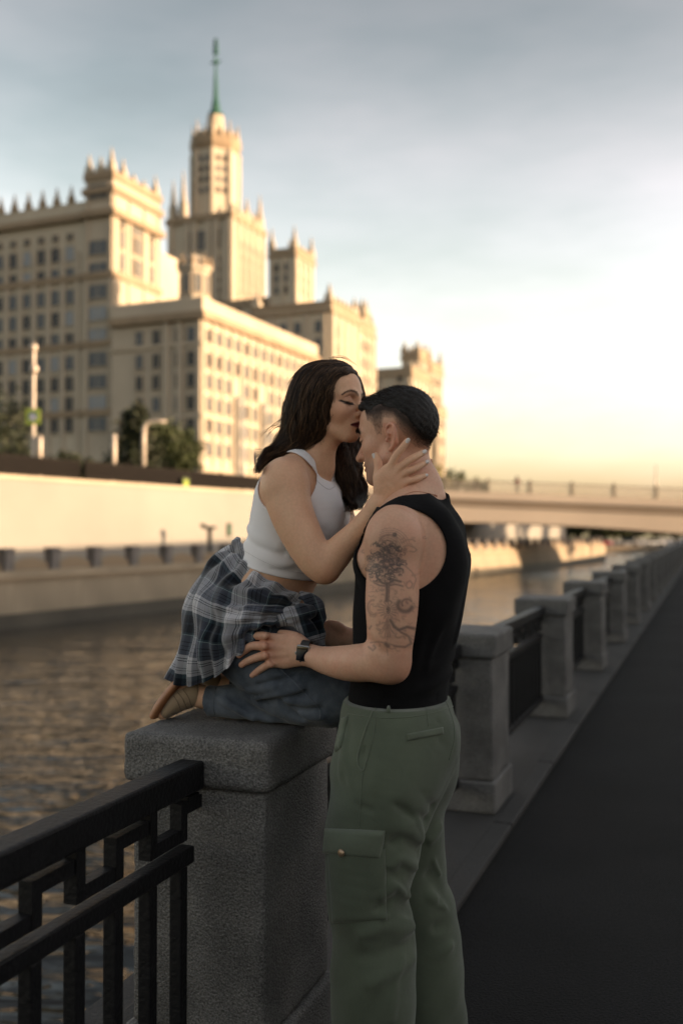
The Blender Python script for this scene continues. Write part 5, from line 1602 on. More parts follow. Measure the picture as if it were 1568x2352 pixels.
sub(surf_patch('back_pocket', pv, [(932, 1686), (1016, 1670), (1018, 1686), (934, 1702)], M['green_edge'], Z_, 2.0, 2.6, .0045, 24, 8, .003))
sub(surf_patch('belt_loop', pv, [(889, 1606), (898, 1606), (896, 1638), (887, 1638)], M['green_edge'], Z_, 2.0, 2.6, .008, 6, 12, .003))
sub(surf_patch('front_pocket', pv, [(786, 1650), (800, 1646), (784, 1716), (770, 1728)], M['green_edge'], Z_, 2.0, 2.6, .008, 10, 20, .003))
for nm, pts, r_ in (('side_seam', [(861, 1615), (862, 1660), (846, 1735), (834, 1770), (828, 1830), (824, 1900)], .0011), ('pocket_edge', [(857, 1632), (838, 1680), (822, 1735), (824, 1760), (834, 1770), (842, 1745)], .0022),
                    ('rear_seam', [(1022, 1606), (1040, 1660), (1042, 1700), (1030, 1745)], .0012), ('yoke_seam', [(978, 1606), (980, 1640), (983, 1668)], .0010), ('waist_seam', [(800, 1640), (860, 1648), (930, 1648), (1000, 1636), (1040, 1622)], .0011)):
    sub(surf_tube(nm, pv, pts, r_, M['green_edge'], Z_, 2.0, 2.7, .0004, 28))
bp_ = on_surface(pv, [793], [1956], 2.0, 2.5, .0165)[0]; gb = pv[0].grad(bp_[None])[0]
M['brass'] = mk('brass_snap', (.42, .30, .20), .35, .1, 20, metal=.8)
b_ = MB().lathe([(.0001, -.002), (.0085, -.002), (.0090, 0), (.0070, .0022), (.0001, .003)], 20).obj('snap_button', M['brass'], None, smooth=True)
b_.location = bp_; b_.rotation_euler = Vector(gb).to_track_quat('Z', 'Y').to_euler(); sub(b_)
# shoes (below the frame)
M['shoe_dark'] = mk('dark_shoe', (.03, .03, .03), .7)
for nm, c in (('shoe', (PX(858, 2.33), 2.33)), ('shoe', (PX(1000, 2.62), 2.62))):
    sv = Vol(A3((c[0] - .24, c[1] - .12, -.01)), A3((c[0] + .14, c[1] + .22, .16)), .006)
    a0 = A3((c[0], c[1], 0)); e_ = [('u', chain([a0 + mF * -.07 + A3((0, 0, .05)), a0 + mF * .03 + A3((0, 0, .055)), a0 + mF * .18 + A3((0, 0, .035))], [.042, .045, .045], [.05, .05, .033], mL, 4), .01), ('u', Seg(a0 + A3((0, 0, .06)), a0 + A3((0, 0, .12)), .045, .04), .02), ('cut', (0, 0, -1), -.002)]
    V, F = sv.run(e_).mesh(1); kid(link(nm, np_mesh(nm, V, F), M['shoe_dark']), MAN)

# ---- watch
M['steel'] = mk('brushed_steel', (.55, .55, .55), .3, .1, 60, metal=.9)
M['watch_glass'] = mk('watch_glass', (.006, .007, .010), .06, .1, 5, spec=.8)
M['strap'] = mk('dark_strap', (.035, .033, .032), .55, .2, 40, .2, 200)
wc = pp(695.5, 1500.5, 2.401); wx = unit(pp(712, 1503, 2.426) - pp(680, 1498, 2.438)); wy = unit(A3((-.20, 0, 1)) - wx * A3((-.20, 0, 1)).dot(wx)); wz = np.cross(wx, wy)
if wz[1] > 0: wz = -wz; 
Wm = Matrix(((wx[0], wy[0], wz[0], wc[0]), (wx[1], wy[1], wz[1], wc[1]), (wx[2], wy[2], wz[2], wc[2]), (0, 0, 0, 1)))
WT = empty('wristwatch'); WT.matrix_world = Wm; WT.parent = MAN; WT.matrix_parent_inverse = Matrix.Translation(MAN.location).inverted()
MB().box(-.0168, -.0200, -.0050, .0168, .0200, .0050).obj('case', M['steel'], WT, bevel=.0062, seg=4, smooth=True)
MB().box(-.0148, -.0180, .0042, .0148, .0180, .0058).obj('screen', M['watch_glass'], WT, bevel=.0014, seg=2, smooth=True)
MB().box(-.0195, -.006, -.002, -.0166, .002, .0025).obj('crown_button', M['steel'], WT, bevel=.001)
ring = []
for k in range(41):
    a = 2 * math.pi * k / 40 + math.pi / 2
    ring.append((0, .0262 * math.cos(a), -.0215 + .0215 * math.sin(a)))
V, F = [], []
for i, p in enumerate(ring):
    a = 2 * math.pi * i / 40 + math.pi / 2
    nrm = (math.cos(a), math.sin(a))
    for dx, dr in ((-.0105, -.001), (.0105, -.001), (.0105, .0016), (-.0105, .0016)):
        V.append((dx, p[1] + nrm[0] * dr, p[2] + nrm[1] * dr))
for i in range(40):
    for k in range(4): F.append((4 * i + k, 4 * i + (k + 1) % 4, 4 * i + 4 + (k + 1) % 4, 4 * i + 4 + k))
MB().add(V, F).obj('strap', M['strap'], WT, smooth=False)

# ---- thin necklace
M['gold'] = mk('rose_gold', (.55, .28, .18), .3, .1, 50, metal=.9)
nk = catmull(np.array([(914, 1158), (921, 1146), (932, 1136), (950, 1130), (972, 1131), (990, 1135), (1003, 1140)], float), 40)
p3 = on_surface(mv[0:1] + mv[3:4], nk[:, 0], nk[:, 1], 2.2, 2.7, .0012)
kid(MB().tube([Vector(v) for v in p3], .0009, 6).obj('necklace', M['gold'], None, smooth=True), MAN)
for k in (36, 38): kid(MB().lathe([(.0005, -.003), (.003, 0), (.0005, .003)], 8).obj('necklace_clasp', M['gold'], None, smooth=True, loc=Vector(p3[k])), MAN)
tag(MAN, 'man in black tank top and green cargo trousers, tattooed arm, head bowed to the woman', 'person')
# ================================================================== THE WOMAN
WOM = empty('person', (-0.20, 2.66, POST_H))
def kidw(o): return kid(o, WOM)
wF, wL = unit((.92, -.38, 0)), unit((.38, .92, 0))
M['skin_w'] = skin_mat('skin_woman', (.70, .43, .275), (.64, .31, .19), (.085, .035, .028), (.11, .020, .024))
HW = Head(pp(756, 927, 2.585), (.88, -.475), R(-2), .92)
ops_wh = head_ops(HW, False)
torso_w = [
    ('u', chain([pp(560, 1440, 2.69), pp(590, 1395, 2.68), pp(618, 1355, 2.67), pp(644, 1315, 2.665), pp(664, 1255, 2.655), pp(680, 1190, 2.645), pp(688, 1125, 2.64), pp(698, 1085, 2.635), pp(712, 1052, 2.625)],
                [.140, .138, .134, .126, .130, .138, .148, .120, .055], [.095, .098, .100, .098, .103, .108, .094, .062, .048], wL, 6, .35), .02),
    ('u', pchain([(700, 1062, 2.60, 30), (672, 1080, 2.53, 32), (652, 1100, 2.49, 42)], 5), .04),
    ('u', pchain([(725, 1062, 2.65, 30), (742, 1085, 2.74, 34)], 5), .04),
]
breast_w = [('u', Ell(pp(741, 1185, 2.58), (.046, .052, .066)), .05), ('u', Ell(pp(757, 1182, 2.69), (.044, .050, .062)), .05)]
neck_w = [('u', pchain([(738, 985, 2.60, 42), (728, 1015, 2.605, 40), (722, 1045, 2.61, 41), (716, 1075, 2.625, 50)], 5), .025),
          ('u', pchain([(752, 990, 2.585, 26), (745, 1035, 2.585, 23), (742, 1075, 2.595, 22)], 4), .03),
          ('d', pchain([(715, 1010, 2.56, 1), (735, 1060, 2.55, 1), (752, 1098, 2.55, 1)], 4), .003, .010),
          ('d', pchain([(700, 1062, 2.55, 1), (730, 1085, 2.53, 1), (752, 1104, 2.54, 1)], 4), .003, .008)]
arm_w = [
    ('u', Ell(pp(656, 1112, 2.492), (.054, .056, .060)), .03),
    ('u', pchain([(655, 1130, 2.487, 53), (674, 1188, 2.465, 50), (700, 1243, 2.445, 46), (724, 1285, 2.430, 41), (741, 1306, 2.425, 34)], 5), .02),
    ('u', pchain([(748, 1302, 2.425, 37), (770, 1275, 2.420, 36), (792, 1250, 2.412, 32), (818, 1222, 2.402, 27), (848, 1188, 2.390, 25), (870, 1162, 2.380, 24)], 5), .014),
    ('d', pchain([(751, 1241, 2.36, 1), (743, 1255, 2.37, 1), (737, 1268, 2.375, 1)], 4), -.006, .006),
    ('u', pchain([(866, 1166, 2.382, 26, .020), (882, 1145, 2.375, 28, .018), (890, 1125, 2.370, 34, .016), (898, 1102, 2.366, 37, .015), (907, 1084, 2.366, 31, .012)], 4, (.94, 0, -.35)), .012),
]
fing_w = [
    finger([(888, 1092, 2.370, 11), (897, 1070, 2.364, 9.8), (909, 1047, 2.360, 9.0), (923, 1029, 2.360, 8.4), (934, 1014, 2.362, 7.2)], .005),
    finger([(902, 1096, 2.368, 11), (914, 1077, 2.362, 9.6), (938, 1058, 2.364, 9.0), (956, 1048, 2.376, 8.4), (970, 1040, 2.388, 7.2)], .005),
    finger([(908, 1102, 2.368, 11), (924, 1089, 2.364, 9.2), (947, 1079, 2.368, 8.8), (963, 1070, 2.380, 8.2), (976, 1063, 2.394, 7.0)], .005),
    finger([(912, 1116, 2.370, 10), (932, 1107, 2.366, 8.4), (953, 1101, 2.372, 8.0), (965, 1096, 2.384, 7.4), (975, 1093, 2.394, 6.2)], .005),
    finger([(876, 1122, 2.374, 15), (868, 1100, 2.380, 12.5), (869, 1080, 2.388, 10.6), (868, 1064, 2.392, 9.8), (863, 1047, 2.396, 8.0)], .008),
]
for pts in ([(906, 1079, 2.350, 1), (893, 1105, 2.352, 1)], [(919, 1087, 2.352, 1), (900, 1110, 2.352, 1)], [(926, 1100, 2.354, 1), (908, 1118, 2.354, 1)]):
    fing_w.append(('d', pchain(pts, 3), -.0012, .006))
far_w = [
    ('u', Ell(pp(742, 1105, 2.775), .050), .03),
    ('u', pchain([(745, 1115, 2.77, 42), (775, 1185, 2.74, 38), (800, 1235, 2.70, 33), (812, 1245, 2.69, 30)], 5), .02),
    ('u', pchain([(812, 1243, 2.69, 30), (850, 1205, 2.64, 28), (890, 1155, 2.60, 23)], 5), .014),
    ('u', pchain([(888, 1156, 2.60, 23, .018), (915, 1125, 2.585, 30, .016), (940, 1100, 2.575, 30, .013)], 4, (.7, 0, .7)), .012),
    finger([(935, 1090, 2.575, 9), (965, 1070, 2.570, 8.5), (983, 1062, 2.545, 7.8), (989, 1059, 2.525, 6.5)], .005),
    finger([(940, 1098, 2.575, 9), (968, 1084, 2.570, 8.5), (985, 1078, 2.545, 7.8), (990, 1076, 2.525, 6.5)], .005),
    finger([(945, 1108, 2.575, 9), (972, 1100, 2.570, 8.0), (987, 1098, 2.545, 7.4), (991, 1098, 2.525, 6.2)], .005),
    finger([(942, 1118, 2.575, 8), (970, 1116, 2.570, 7.4), (988, 1113, 2.550, 6.8)], .005),
    finger([(920, 1105, 2.585, 11), (905, 1075, 2.575, 9.5), (895, 1050, 2.57, 8)], .006),
]
leg_w = [
    ('u', pchain([(570, 1455, 2.64, 70), (640, 1505, 2.595, 66), (705, 1560, 2.570, 58), (745, 1600, 2.550, 40)], 4), .03),
    ('u', pchain([(745, 1606, 2.550, 36), (650, 1612, 2.59, 32), (540, 1608, 2.64, 28), (470, 1602, 2.665, 24), (452, 1597, 2.668, 23)], 4), .02),
    ('u', pchain([(590, 1445, 2.76, 66), (650, 1478, 2.77, 62), (710, 1522, 2.76, 56), (745, 1560, 2.74, 40)], 4), .03),
    ('u', pchain([(745, 1565, 2.74, 34), (640, 1575, 2.78, 30), (520, 1573, 2.83, 26), (480, 1570, 2.84, 24)], 4), .02),
    ('u', pchain([(462, 1598, 2.668, 24, .030), (430, 1592, 2.668, 24, .032), (395, 1620, 2.668, 18, .034), (372, 1638, 2.665, 12, .030)], 4, (.5, 0, .8)), .015),
]
ops_w = ops_wh + neck_w + torso_w + breast_w + arm_w + fing_w + far_w + leg_w
def wom_attrs(V):
    q = project(V); lc = HW.local(V); hd = (np.abs(lc) < .125).all(1)
    f, l, u = lc[:, 0], np.abs(lc[:, 1]), lc[:, 2]
    Q = np.stack([l, u], 1); fr = hd & (f > .045)
    brow = poly_dist(Q, [(.055, .011), (.048, .0185), (.038, .0225), (.024, .0215), (.010, .0150)])
    bw = np.interp(l, [.008, .02, .04, .056], [.0050, .0050, .0034, .0012])
    hairy = fr * .6 * np.clip(1.4 - brow / bw, 0, 1)
    lash = poly_dist(Q, [(.054, -.0045), (.047, -.0085), (.035, -.0120), (.018, -.0095)])
    hairy = np.maximum(hairy, fr * np.clip(1.5 - lash / .0030, 0, 1))
    Qs = np.stack([lc[:, 1], u], 1)
    lip = (hd & (f > .07)) * np.clip(2.2 - poly_dist(Qs, [(-.0250, -.0697), (-.0105, -.0692), (0, -.0702), (.0105, -.0692), (.0250, -.0697)]) / np.interp(l, [0, .012, .026], [.0062, .0056, .0022]), 0, 1)
    lid = hd * .5 * np.exp(-((l - .034) / .017) ** 2 - ((u - .004) / .010) ** 2) * (f > .05)
    blush = hd * (.65 * np.exp(-((f - .055) / .035) ** 2 - ((u + .035) / .028) ** 2) + .4 * np.exp(-((f - .104) / .02) ** 2 - ((u + .036) / .015) ** 2))
    blush = blush + hd * .6 * np.exp(-((l - .034) / .018) ** 2 - ((u - .004) / .014) ** 2) * (f > .05)
    for c, w in (((905, 1094), 16), ((920, 1103), 12), ((868, 1066), 12), ((757, 1310), 40)):
        blush += .28 * np.exp(-((q - np.array(c)) ** 2).sum(1) / w ** 2)
    z = np.zeros(len(V))
    return dict(ink=z, hairy=np.clip(hairy, 0, 1), lip=np.clip(lip, 0, 1), shade=np.clip(lid, 0, .6), blush=np.clip(blush, 0, 1))
wl_, wh_ = HW.c - .125, HW.c + .125; wl_[2] -= .01
hal, hah = bb([(852, 1000, 2.33), (1000, 1170, 2.40)], .008)
wom_body, wv = body('body', ops_w, [(wl_, wh_, .0017), (hal, hah, .0017), (A3((-.36, 2.36, 1.10)), A3((.14, 2.68, 1.64)), .0030), (A3((-.55, 2.33, .90)), A3((.28, 2.95, 1.66)), .006)], M['skin_w'], None, wom_attrs)
kidw(wom_body)
# eyelashes and nails
M['lash'] = hair_mat('lash_hair', (.006, .005, .005), (.012, .010, .009))
g = np.random.default_rng(4); cs = []
for k in range(46):
    t = k / 45
    for sgn in (1, -1):
        base = catmull(np.array([(.0635, .052, -.0060), (.072, .0465, -.0090), (.0870, .035, -.0120), (.0860, .019, -.0100)]), 30)[int(t * 29)]
        out = np.array((.010 + .003 * math.sin(t * 3), .003 * (1 - 2 * t), -.0070)) * g.uniform(.45, .7)
        a = np.array((base[0], sgn * base[1], base[2])); b = out * np.array((1, sgn, 1))
        cs.append(np.array([HW.p(*(a + b * s + np.array((0, 0, -.0022 * math.sin(s * 3.14)))) ) for s in (0, .35, .7, 1)]))
kidw(strands('eyelashes', cs, .00042, M['lash'], None))
M['nail'] = mk('pale_nail_polish', (.66, .60, .56), .4, .04, 20, spec=.4)
nail_me = MB()
n_, m_ = 10, 8; V, F = [], []
for j in range(m_ + 1):
    v = j / m_ * 2 - 1
    wv_ = math.sqrt(max(0, 1 - (abs(v) ** 4))) if v > 0 else math.sqrt(max(0, 1 - abs(v) ** 2.5))
    for i in range(n_ + 1):
        s_ = (i / n_ * 2 - 1) * wv_
        V.append((s_ * .0047, v * .0074, .0022 * (1 - s_ * s_) - .0006 * v * v))
for j in range(m_):
    for i in range(n_): a = j * (n_ + 1) + i; F.append((a, a + 1, a + n_ + 2, a + n_ + 1))
nm = nail_me.add(V, F).mesh('fingernail', smooth=True); nm.materials.append(M['nail'])
def nail(tip, prev, s=1.0, tilt=0.0, lift=.0085):
    a, b = pp(*tip), pp(*prev); dr = unit(a - b); n0 = A3((tilt, -1, .12)); n0 = unit(n0 - dr * n0.dot(dr)); sx = np.cross(dr, n0)
    o = link('fingernail', nm, None)
    c = a + n0 * lift * s - dr * .0005
    Mx = Matrix(((sx[0], dr[0], n0[0], c[0]), (sx[1], dr[1], n0[1], c[1]), (sx[2], dr[2], n0[2], c[2]), (0, 0, 0, 1)))
    o.parent = WOM; o.matrix_world = Mx @ Matrix.Scale(s, 4)
    o.matrix_parent_inverse = Matrix.Translation(WOM.location).inverted()
    so = o.modifiers.new('solid', 'SOLIDIFY'); so.thickness = .0012
nail((935, 1012.5, 2.362), (923, 1029, 2.360), 1.0, .15, .0062); nail((971.5, 1039, 2.388), (956, 1048, 2.376), 1.0, .25, .0062); nail((977.5, 1062, 2.394), (963, 1070, 2.380), .95, .3, .0060); nail((976, 1092.5, 2.394), (965, 1096, 2.384), .80, .3, .0058); nail((861, 1047, 2.396), (867, 1064, 2.392), .95, -.75, .0066)

# ---- white ribbed crop top
def rib_mat():
    m, N, L, b = nt('white_rib')
    b.inputs['Base Color'].default_value = (.84, .82, .83, 1); b.inputs['Roughness'].default_value = .9; b.inputs['Specular IOR Level'].default_value = .15
    b.inputs['Sheen Weight'].default_value = .2
    tc = N.new('ShaderNodeTexCoord'); mp = N.new('ShaderNodeMapping'); mp.inputs['Rotation'].default_value = (0, R(-18), R(20))
    L.new(tc.outputs['Object'], mp.inputs['Vector'])
    w = N.new('ShaderNodeTexWave'); w.bands_direction = 'X'; w.inputs['Scale'].default_value = 130; w.inputs['Distortion'].default_value = .4
    L.new(mp.outputs['Vector'], w.inputs['Vector'])
    bp = N.new('ShaderNodeBump'); bp.inputs['Strength'].default_value = .22; bp.inputs['Distance'].default_value = .0008
    L.new(w.outputs['Fac'], bp.inputs['Height']); L.new(bp.outputs['Normal'], b.inputs['Normal'])
    return m
M['white_rib'] = rib_mat()
top_w = list(torso_w) + breast_w + [('off', .006)]
wf = [([(566, 1225, 2.62, 1), (600, 1255, 2.55, 1), (650, 1272, 2.53, 1)], -.005, .010), ([(556, 1248, 2.63, 1), (600, 1280, 2.55, 1), (660, 1296, 2.53, 1), (720, 1296, 2.54, 1)], .005, .009),
      ([(555, 1268, 2.63, 1), (610, 1300, 2.55, 1), (680, 1318, 2.54, 1)], -.004, .008), ([(565, 1212, 2.62, 1), (595, 1232, 2.56, 1), (640, 1250, 2.53, 1)], .006, .011),
      ([(700, 1120, 2.53, 1), (720, 1160, 2.52, 1), (740, 1200, 2.52, 1)], .003, .012), ([(640, 1180, 2.52, 1), (620, 1200, 2.54, 1), (590, 1215, 2.57, 1)], .003, .012)]
top_w += [('d', pchain(p_, 4), a, w) for p_, a, w in wf]
hn = np.cross(pp(733, 1347, 2.56) - pp(553, 1281, 2.66), pp(606, 1314, 2.555) - pp(553, 1281, 2.66)); hn = unit(hn); hn = -hn if hn[2] > 0 else hn
top_w += [('noise', .0012, [((1, .3, .45), .07, .3), ((.4, .8, .9), .11, 1.1), ((.2, .1, 1), .06, 2.0)]),
          ('cut', hn, float(hn @ pp(606, 1314, 2.555)) + .0),
          ('s', ECyl(pp(668, 1112, 2.585), (-.20, -.98, .02), (1, 0, 0), .0745, .0790, .3), .003),
          ('s', ECyl(pp(735, 1100, 2.70), (.38, .92, 0), (1, 0, 0), .065, .076, .3), .003),
          ('s', Ell(pp(727, 1035, 2.605), (.055, .062, .056), np.eye(3)), .003),
          ('s', pchain([(735, 1035, 2.60, 40), (757, 1068, 2.57, 33), (772, 1080, 2.55, 26)], 5), .003)]
crop, cv = body('crop_top', top_w, [(A3((-.30, 2.44, 1.17)), A3((.06, 2.86, 1.64)), .0030)], M['white_rib'], None)
kidw(crop)
def subw(o, par): o.parent = par; o.matrix_parent_inverse = Matrix.Identity(4); return o
M['hem_line'] = mk('top_seam', (.50, .48, .49), .9)
subw(surf_tube('neckline_seam', cv, [(700, 1072), (722, 1098), (742, 1117), (756, 1124), (768, 1118)], .0007, M['hem_line'], None, 2.3, 2.8, .0002, 26), crop)
subw(surf_tube('waistband_seam', cv, [(556, 1262), (606, 1290), (660, 1310), (715, 1320)], .0006, M['hem_line'], None, 2.3, 2.8, .0002, 26), crop)

# ---- jeans
M['denim'] = cloth_mat('washed_denim', (.055, .070, .095), .3, 1500, .35, .9, .15, fade=(.135, .155, .185), fscale=14)
M['stitch'] = mk('denim_stitch', (.10, .115, .14), .9)
jeans = [
    ('u', chain([pp(560, 1440, 2.69), pp(590, 1395, 2.68)], [.150, .145], [.105, .105], wL, 5), .02),
    ('u', Ell(pp(528, 1458, 2.645), (.080, .075, .080)), .04), ('u', Ell(pp(540, 1445, 2.76), (.08, .08, .08)), .04),
    ('u', pchain([(565, 1470, 2.62, 90), (620, 1512, 2.590, 95), (690, 1556, 2.565, 90), (748, 1594, 2.545, 72), (762, 1608, 2.54, 58)], 5), .03),
    ('u', pchain([(748, 1604, 2.545, 60), (690, 1612, 2.56, 52), (620, 1612, 2.59, 47), (560, 1611, 2.625, 41), (500, 1611, 2.655, 36), (484, 1610, 2.663, 35)], 5), .022),
    ('u', pchain([(590, 1440, 2.76, 95), (650, 1475, 2.77, 86), (710, 1520, 2.76, 78), (752, 1565, 2.74, 66)], 5), .03),
    ('u', pchain([(745, 1572, 2.74, 54), (640, 1580, 2.78, 46), (530, 1575, 2.83, 36)], 5), .02),
]
jf = [([(527, 1591, 2.59, 1), (558, 1616, 2.57, 1), (605, 1643, 2.55, 1), (645, 1660, 2.54, 1)], -.010, .010), ([(573, 1585, 2.53, 1), (600, 1580, 2.51, 1), (630, 1573, 2.49, 1)], .006, .009),
      ([(560, 1596, 2.55, 1), (600, 1593, 2.52, 1), (640, 1586, 2.49, 1)], -.006, .008), ([(590, 1602, 2.53, 1), (640, 1592, 2.49, 1), (690, 1577, 2.47, 1)], .005, .009),
      ([(600, 1612, 2.53, 1), (645, 1604, 2.49, 1), (700, 1590, 2.47, 1)], -.005, .008), ([(648, 1612, 2.50, 1), (662, 1630, 2.50, 1), (690, 1648, 2.50, 1)], -.007, .008),
      ([(655, 1604, 2.49, 1), (690, 1612, 2.48, 1), (725, 1610, 2.47, 1)], .005, .008), ([(672, 1622, 2.49, 1), (700, 1630, 2.48, 1), (735, 1628, 2.47, 1)], -.004, .007),
      ([(690, 1640, 2.49, 1), (715, 1648, 2.49, 1), (740, 1646, 2.48, 1)], .004, .007), ([(500, 1600, 2.61, 1), (540, 1625, 2.58, 1), (580, 1650, 2.57, 1)], .006, .010),
      ([(500, 1575, 2.62, 1), (520, 1590, 2.60, 1)], .005, .010), ([(640, 1540, 2.49, 1), (600, 1548, 2.50, 1), (560, 1565, 2.53, 1)], .004, .012), ([(700, 1530, 2.48, 1), (650, 1560, 2.48, 1), (600, 1570, 2.5, 1)], -.004, .010)]
jeans += [('d', pchain(p_, 4), a * 2.3, w) for p_, a, w in jf]
jeans += [('noise', .0034, [((1, .3, .9), .05, .3), ((.4, .8, -.9), .08, 1.1), ((.6, .1, 1), .045, 2.0), ((1, 0, -.6), .07, .7)]),
          ('cut', (-1, 0.35, -.1), float(unit((-1, 0.35, -.1)) @ pp(478, 1608, 2.66))),
          ('cut', (0, 0, -1), -(POST_H + .0005))]
jn, jv = body('jeans', jeans, [(A3((-.45, 2.40, .90)), A3((.05, 2.95, 1.28)), .0034)], M['denim'], None)
kidw(jn)
subw(surf_tube('side_seam', jv, [(640, 1534), (672, 1563), (700, 1592), (722, 1614), (736, 1634), (734, 1652)], .0016, M['stitch'], None, 2.3, 2.75, .0003, 30), jn)
subw(surf_tube('hem_stitch', jv, [(497, 1578), (492, 1600), (490, 1625), (494, 1642)], .0012, M['stitch'], None, 2.3, 2.8, .0003, 16), jn)
# ---- shoe
M['tan_canvas'] = cloth_mat('tan_canvas', (.30, .215, .135), .15, 900, .3, .9, .2)
M['gum_sole'] = mk('gum_rubber_sole', (.30, .125, .05), .6, .2, 25, .1, 120)
M['shoe_seam'] = mk('shoe_seam', (.13, .09, .055), .9)
def shoe(dx, dd, nm):
    q = lambda x, y, d: (x + dx[0], y + dx[1], d + dd)
    S3 = [(443, 1578), (420, 1590), (398, 1612), (376, 1636)]
    r = empty(nm, pp(*q(400, 1640, 2.665)))
    up = [('u', pchain([(*q(446, 1594, 2.667), 28, .036), (*q(424, 1602, 2.667), 27, .040), (*q(402, 1617, 2.667), 22, .043), (*q(384, 1634, 2.667), 15, .038)], 5, (.62, 0, .78)), .01),
          ('s', pchain([(*q(478, 1594, 2.667), 26), (*q(463, 1596, 2.667), 25)], 3), .004), ('cut', (0, 0, -1), -(POST_H - (0 if dd == 0 else 0) + .001))]
    so = [('u', pchain([(*q(420, 1556, 2.667), 10, .040), (*q(395, 1584, 2.667), 11, .043), (*q(370, 1618, 2.667), 12, .046), (*q(357, 1641, 2.667), 11.5, .040)], 5, (.8, 0, .6)), .008), ('cut', (0, 0, -1), -(POST_H + .001))]
    lo, hi = pp(*q(330, 1670, 2.60)) - .03, pp(*q(480, 1540, 2.74)) + .03
    for n2, o2, mt in (('upper', up, 'tan_canvas'), ('sole', so, 'gum_sole')):
        vv_ = Vol(lo, hi, .0032).run(o2); V, F = vv_.mesh(2); o = link(n2, np_mesh(n2, V, F), M[mt]); kid(o, r)
        if n2 == 'upper' and dd == 0:
            for ln_ in ([(399, 1598), (408, 1612), (416, 1632)], [(408, 1590), (420, 1606), (430, 1628)], [(420, 1584), (432, 1600), (441, 1624)], [(392, 1640), (412, 1634), (432, 1628), (448, 1622)]):
                kid(surf_tube('seam', [vv_], ln_, .0009, M['shoe_seam'], None, 2.4, 2.8, .0003, 14), r)
    r.parent = WOM; r.matrix_parent_inverse = Matrix.Translation(WOM.location).inverted()
    return r
shoe((0, 0), 0, 'shoe')
shoe((52, -30), .17, 'shoe')

# ---- plaid shirt tied round the waist
def plaid_mat():
    m, N, L, b = nt('blue_plaid_flannel')
    W_, S_, NV_, T_, K_ = (.62, .61, .63), (.15, .16, .195), (.007, .013, .025), (.065, .095, .112), (.015, .018, .027)
    seq = [(0, W_), (.045, K_), (.055, W_), (.085, K_), (.095, W_), (.20, K_), (.210, W_), (.24, K_), (.25, W_), (.30, T_), (.37, NV_), (.50, (.05, .065, .09)), (.53, NV_), (.66, T_), (.69, (.35, .42, .42)), (.70, S_), (.80, K_), (.81, S_), (.86, K_), (.87, S_), (.92, K_), (.93, S_)]
    def ax(an, per):
        a = N.new('ShaderNodeAttribute'); a.attribute_name = an
        d = N.new('ShaderNodeMath'); d.operation = 'MULTIPLY'; d.inputs[1].default_value = 1 / per; L.new(a.outputs['Fac'], d.inputs[0])
        fr = N.new('ShaderNodeMath'); fr.operation = 'FRACT'; L.new(d.outputs['Value'], fr.inputs[0])
        r = N.new('ShaderNodeValToRGB'); r.color_ramp.interpolation = 'CONSTANT'
        e = r.color_ramp.elements
        e[0].position = seq[0][0]; e[0].color = (*seq[0][1], 1); e[1].position = seq[1][0]; e[1].color = (*seq[1][1], 1)
        for p_, c in seq[2:]: x = e.new(p_); x.color = (*c, 1)
        L.new(fr.outputs['Value'], r.inputs['Fac']); return r.outputs['Color']
    c1, c2 = ax('pu', .150), ax('pv', .150)
    x = N.new('ShaderNodeMix'); x.data_type = 'RGBA'; x.inputs['Factor'].default_value = .5
    L.new(c1, x.inputs['A']); L.new(c2, x.inputs['B']); gm = N.new('ShaderNodeGamma'); gm.inputs['Gamma'].default_value = 1.3; L.new(x.outputs['Result'], gm.inputs['Color']); L.new(gm.outputs['Color'], b.inputs['Base Color'])
    b.inputs['Roughness'].default_value = .92; b.inputs['Specular IOR Level'].default_value = .15; b.inputs['Sheen Weight'].default_value = .3
    tc = N.new('ShaderNodeTexCoord'); n3 = N.new('ShaderNodeTexNoise'); n3.inputs['Scale'].default_value = 700; L.new(tc.outputs['Object'], n3.inputs['Vector'])
    n4 = N.new('ShaderNodeTexNoise'); n4.inputs['Scale'].default_value = 45; n4.inputs['Detail'].default_value = 3; L.new(tc.outputs['Object'], n4.inputs['Vector'])
    ad = N.new('ShaderNodeMath'); ad.operation = 'MULTIPLY_ADD'; ad.inputs[1].default_value = .3; L.new(n3.outputs['Fac'], ad.inputs[0]); L.new(n4.outputs['Fac'], ad.inputs[2])
    bp = N.new('ShaderNodeBump'); bp.inputs['Strength'].default_value = .35; bp.inputs['Distance'].default_value = .004; L.new(ad.outputs['Value'], bp.inputs['Height']); L.new(bp.outputs['Normal'], b.inputs['Normal'])
    return m
M['plaid'] = plaid_mat()
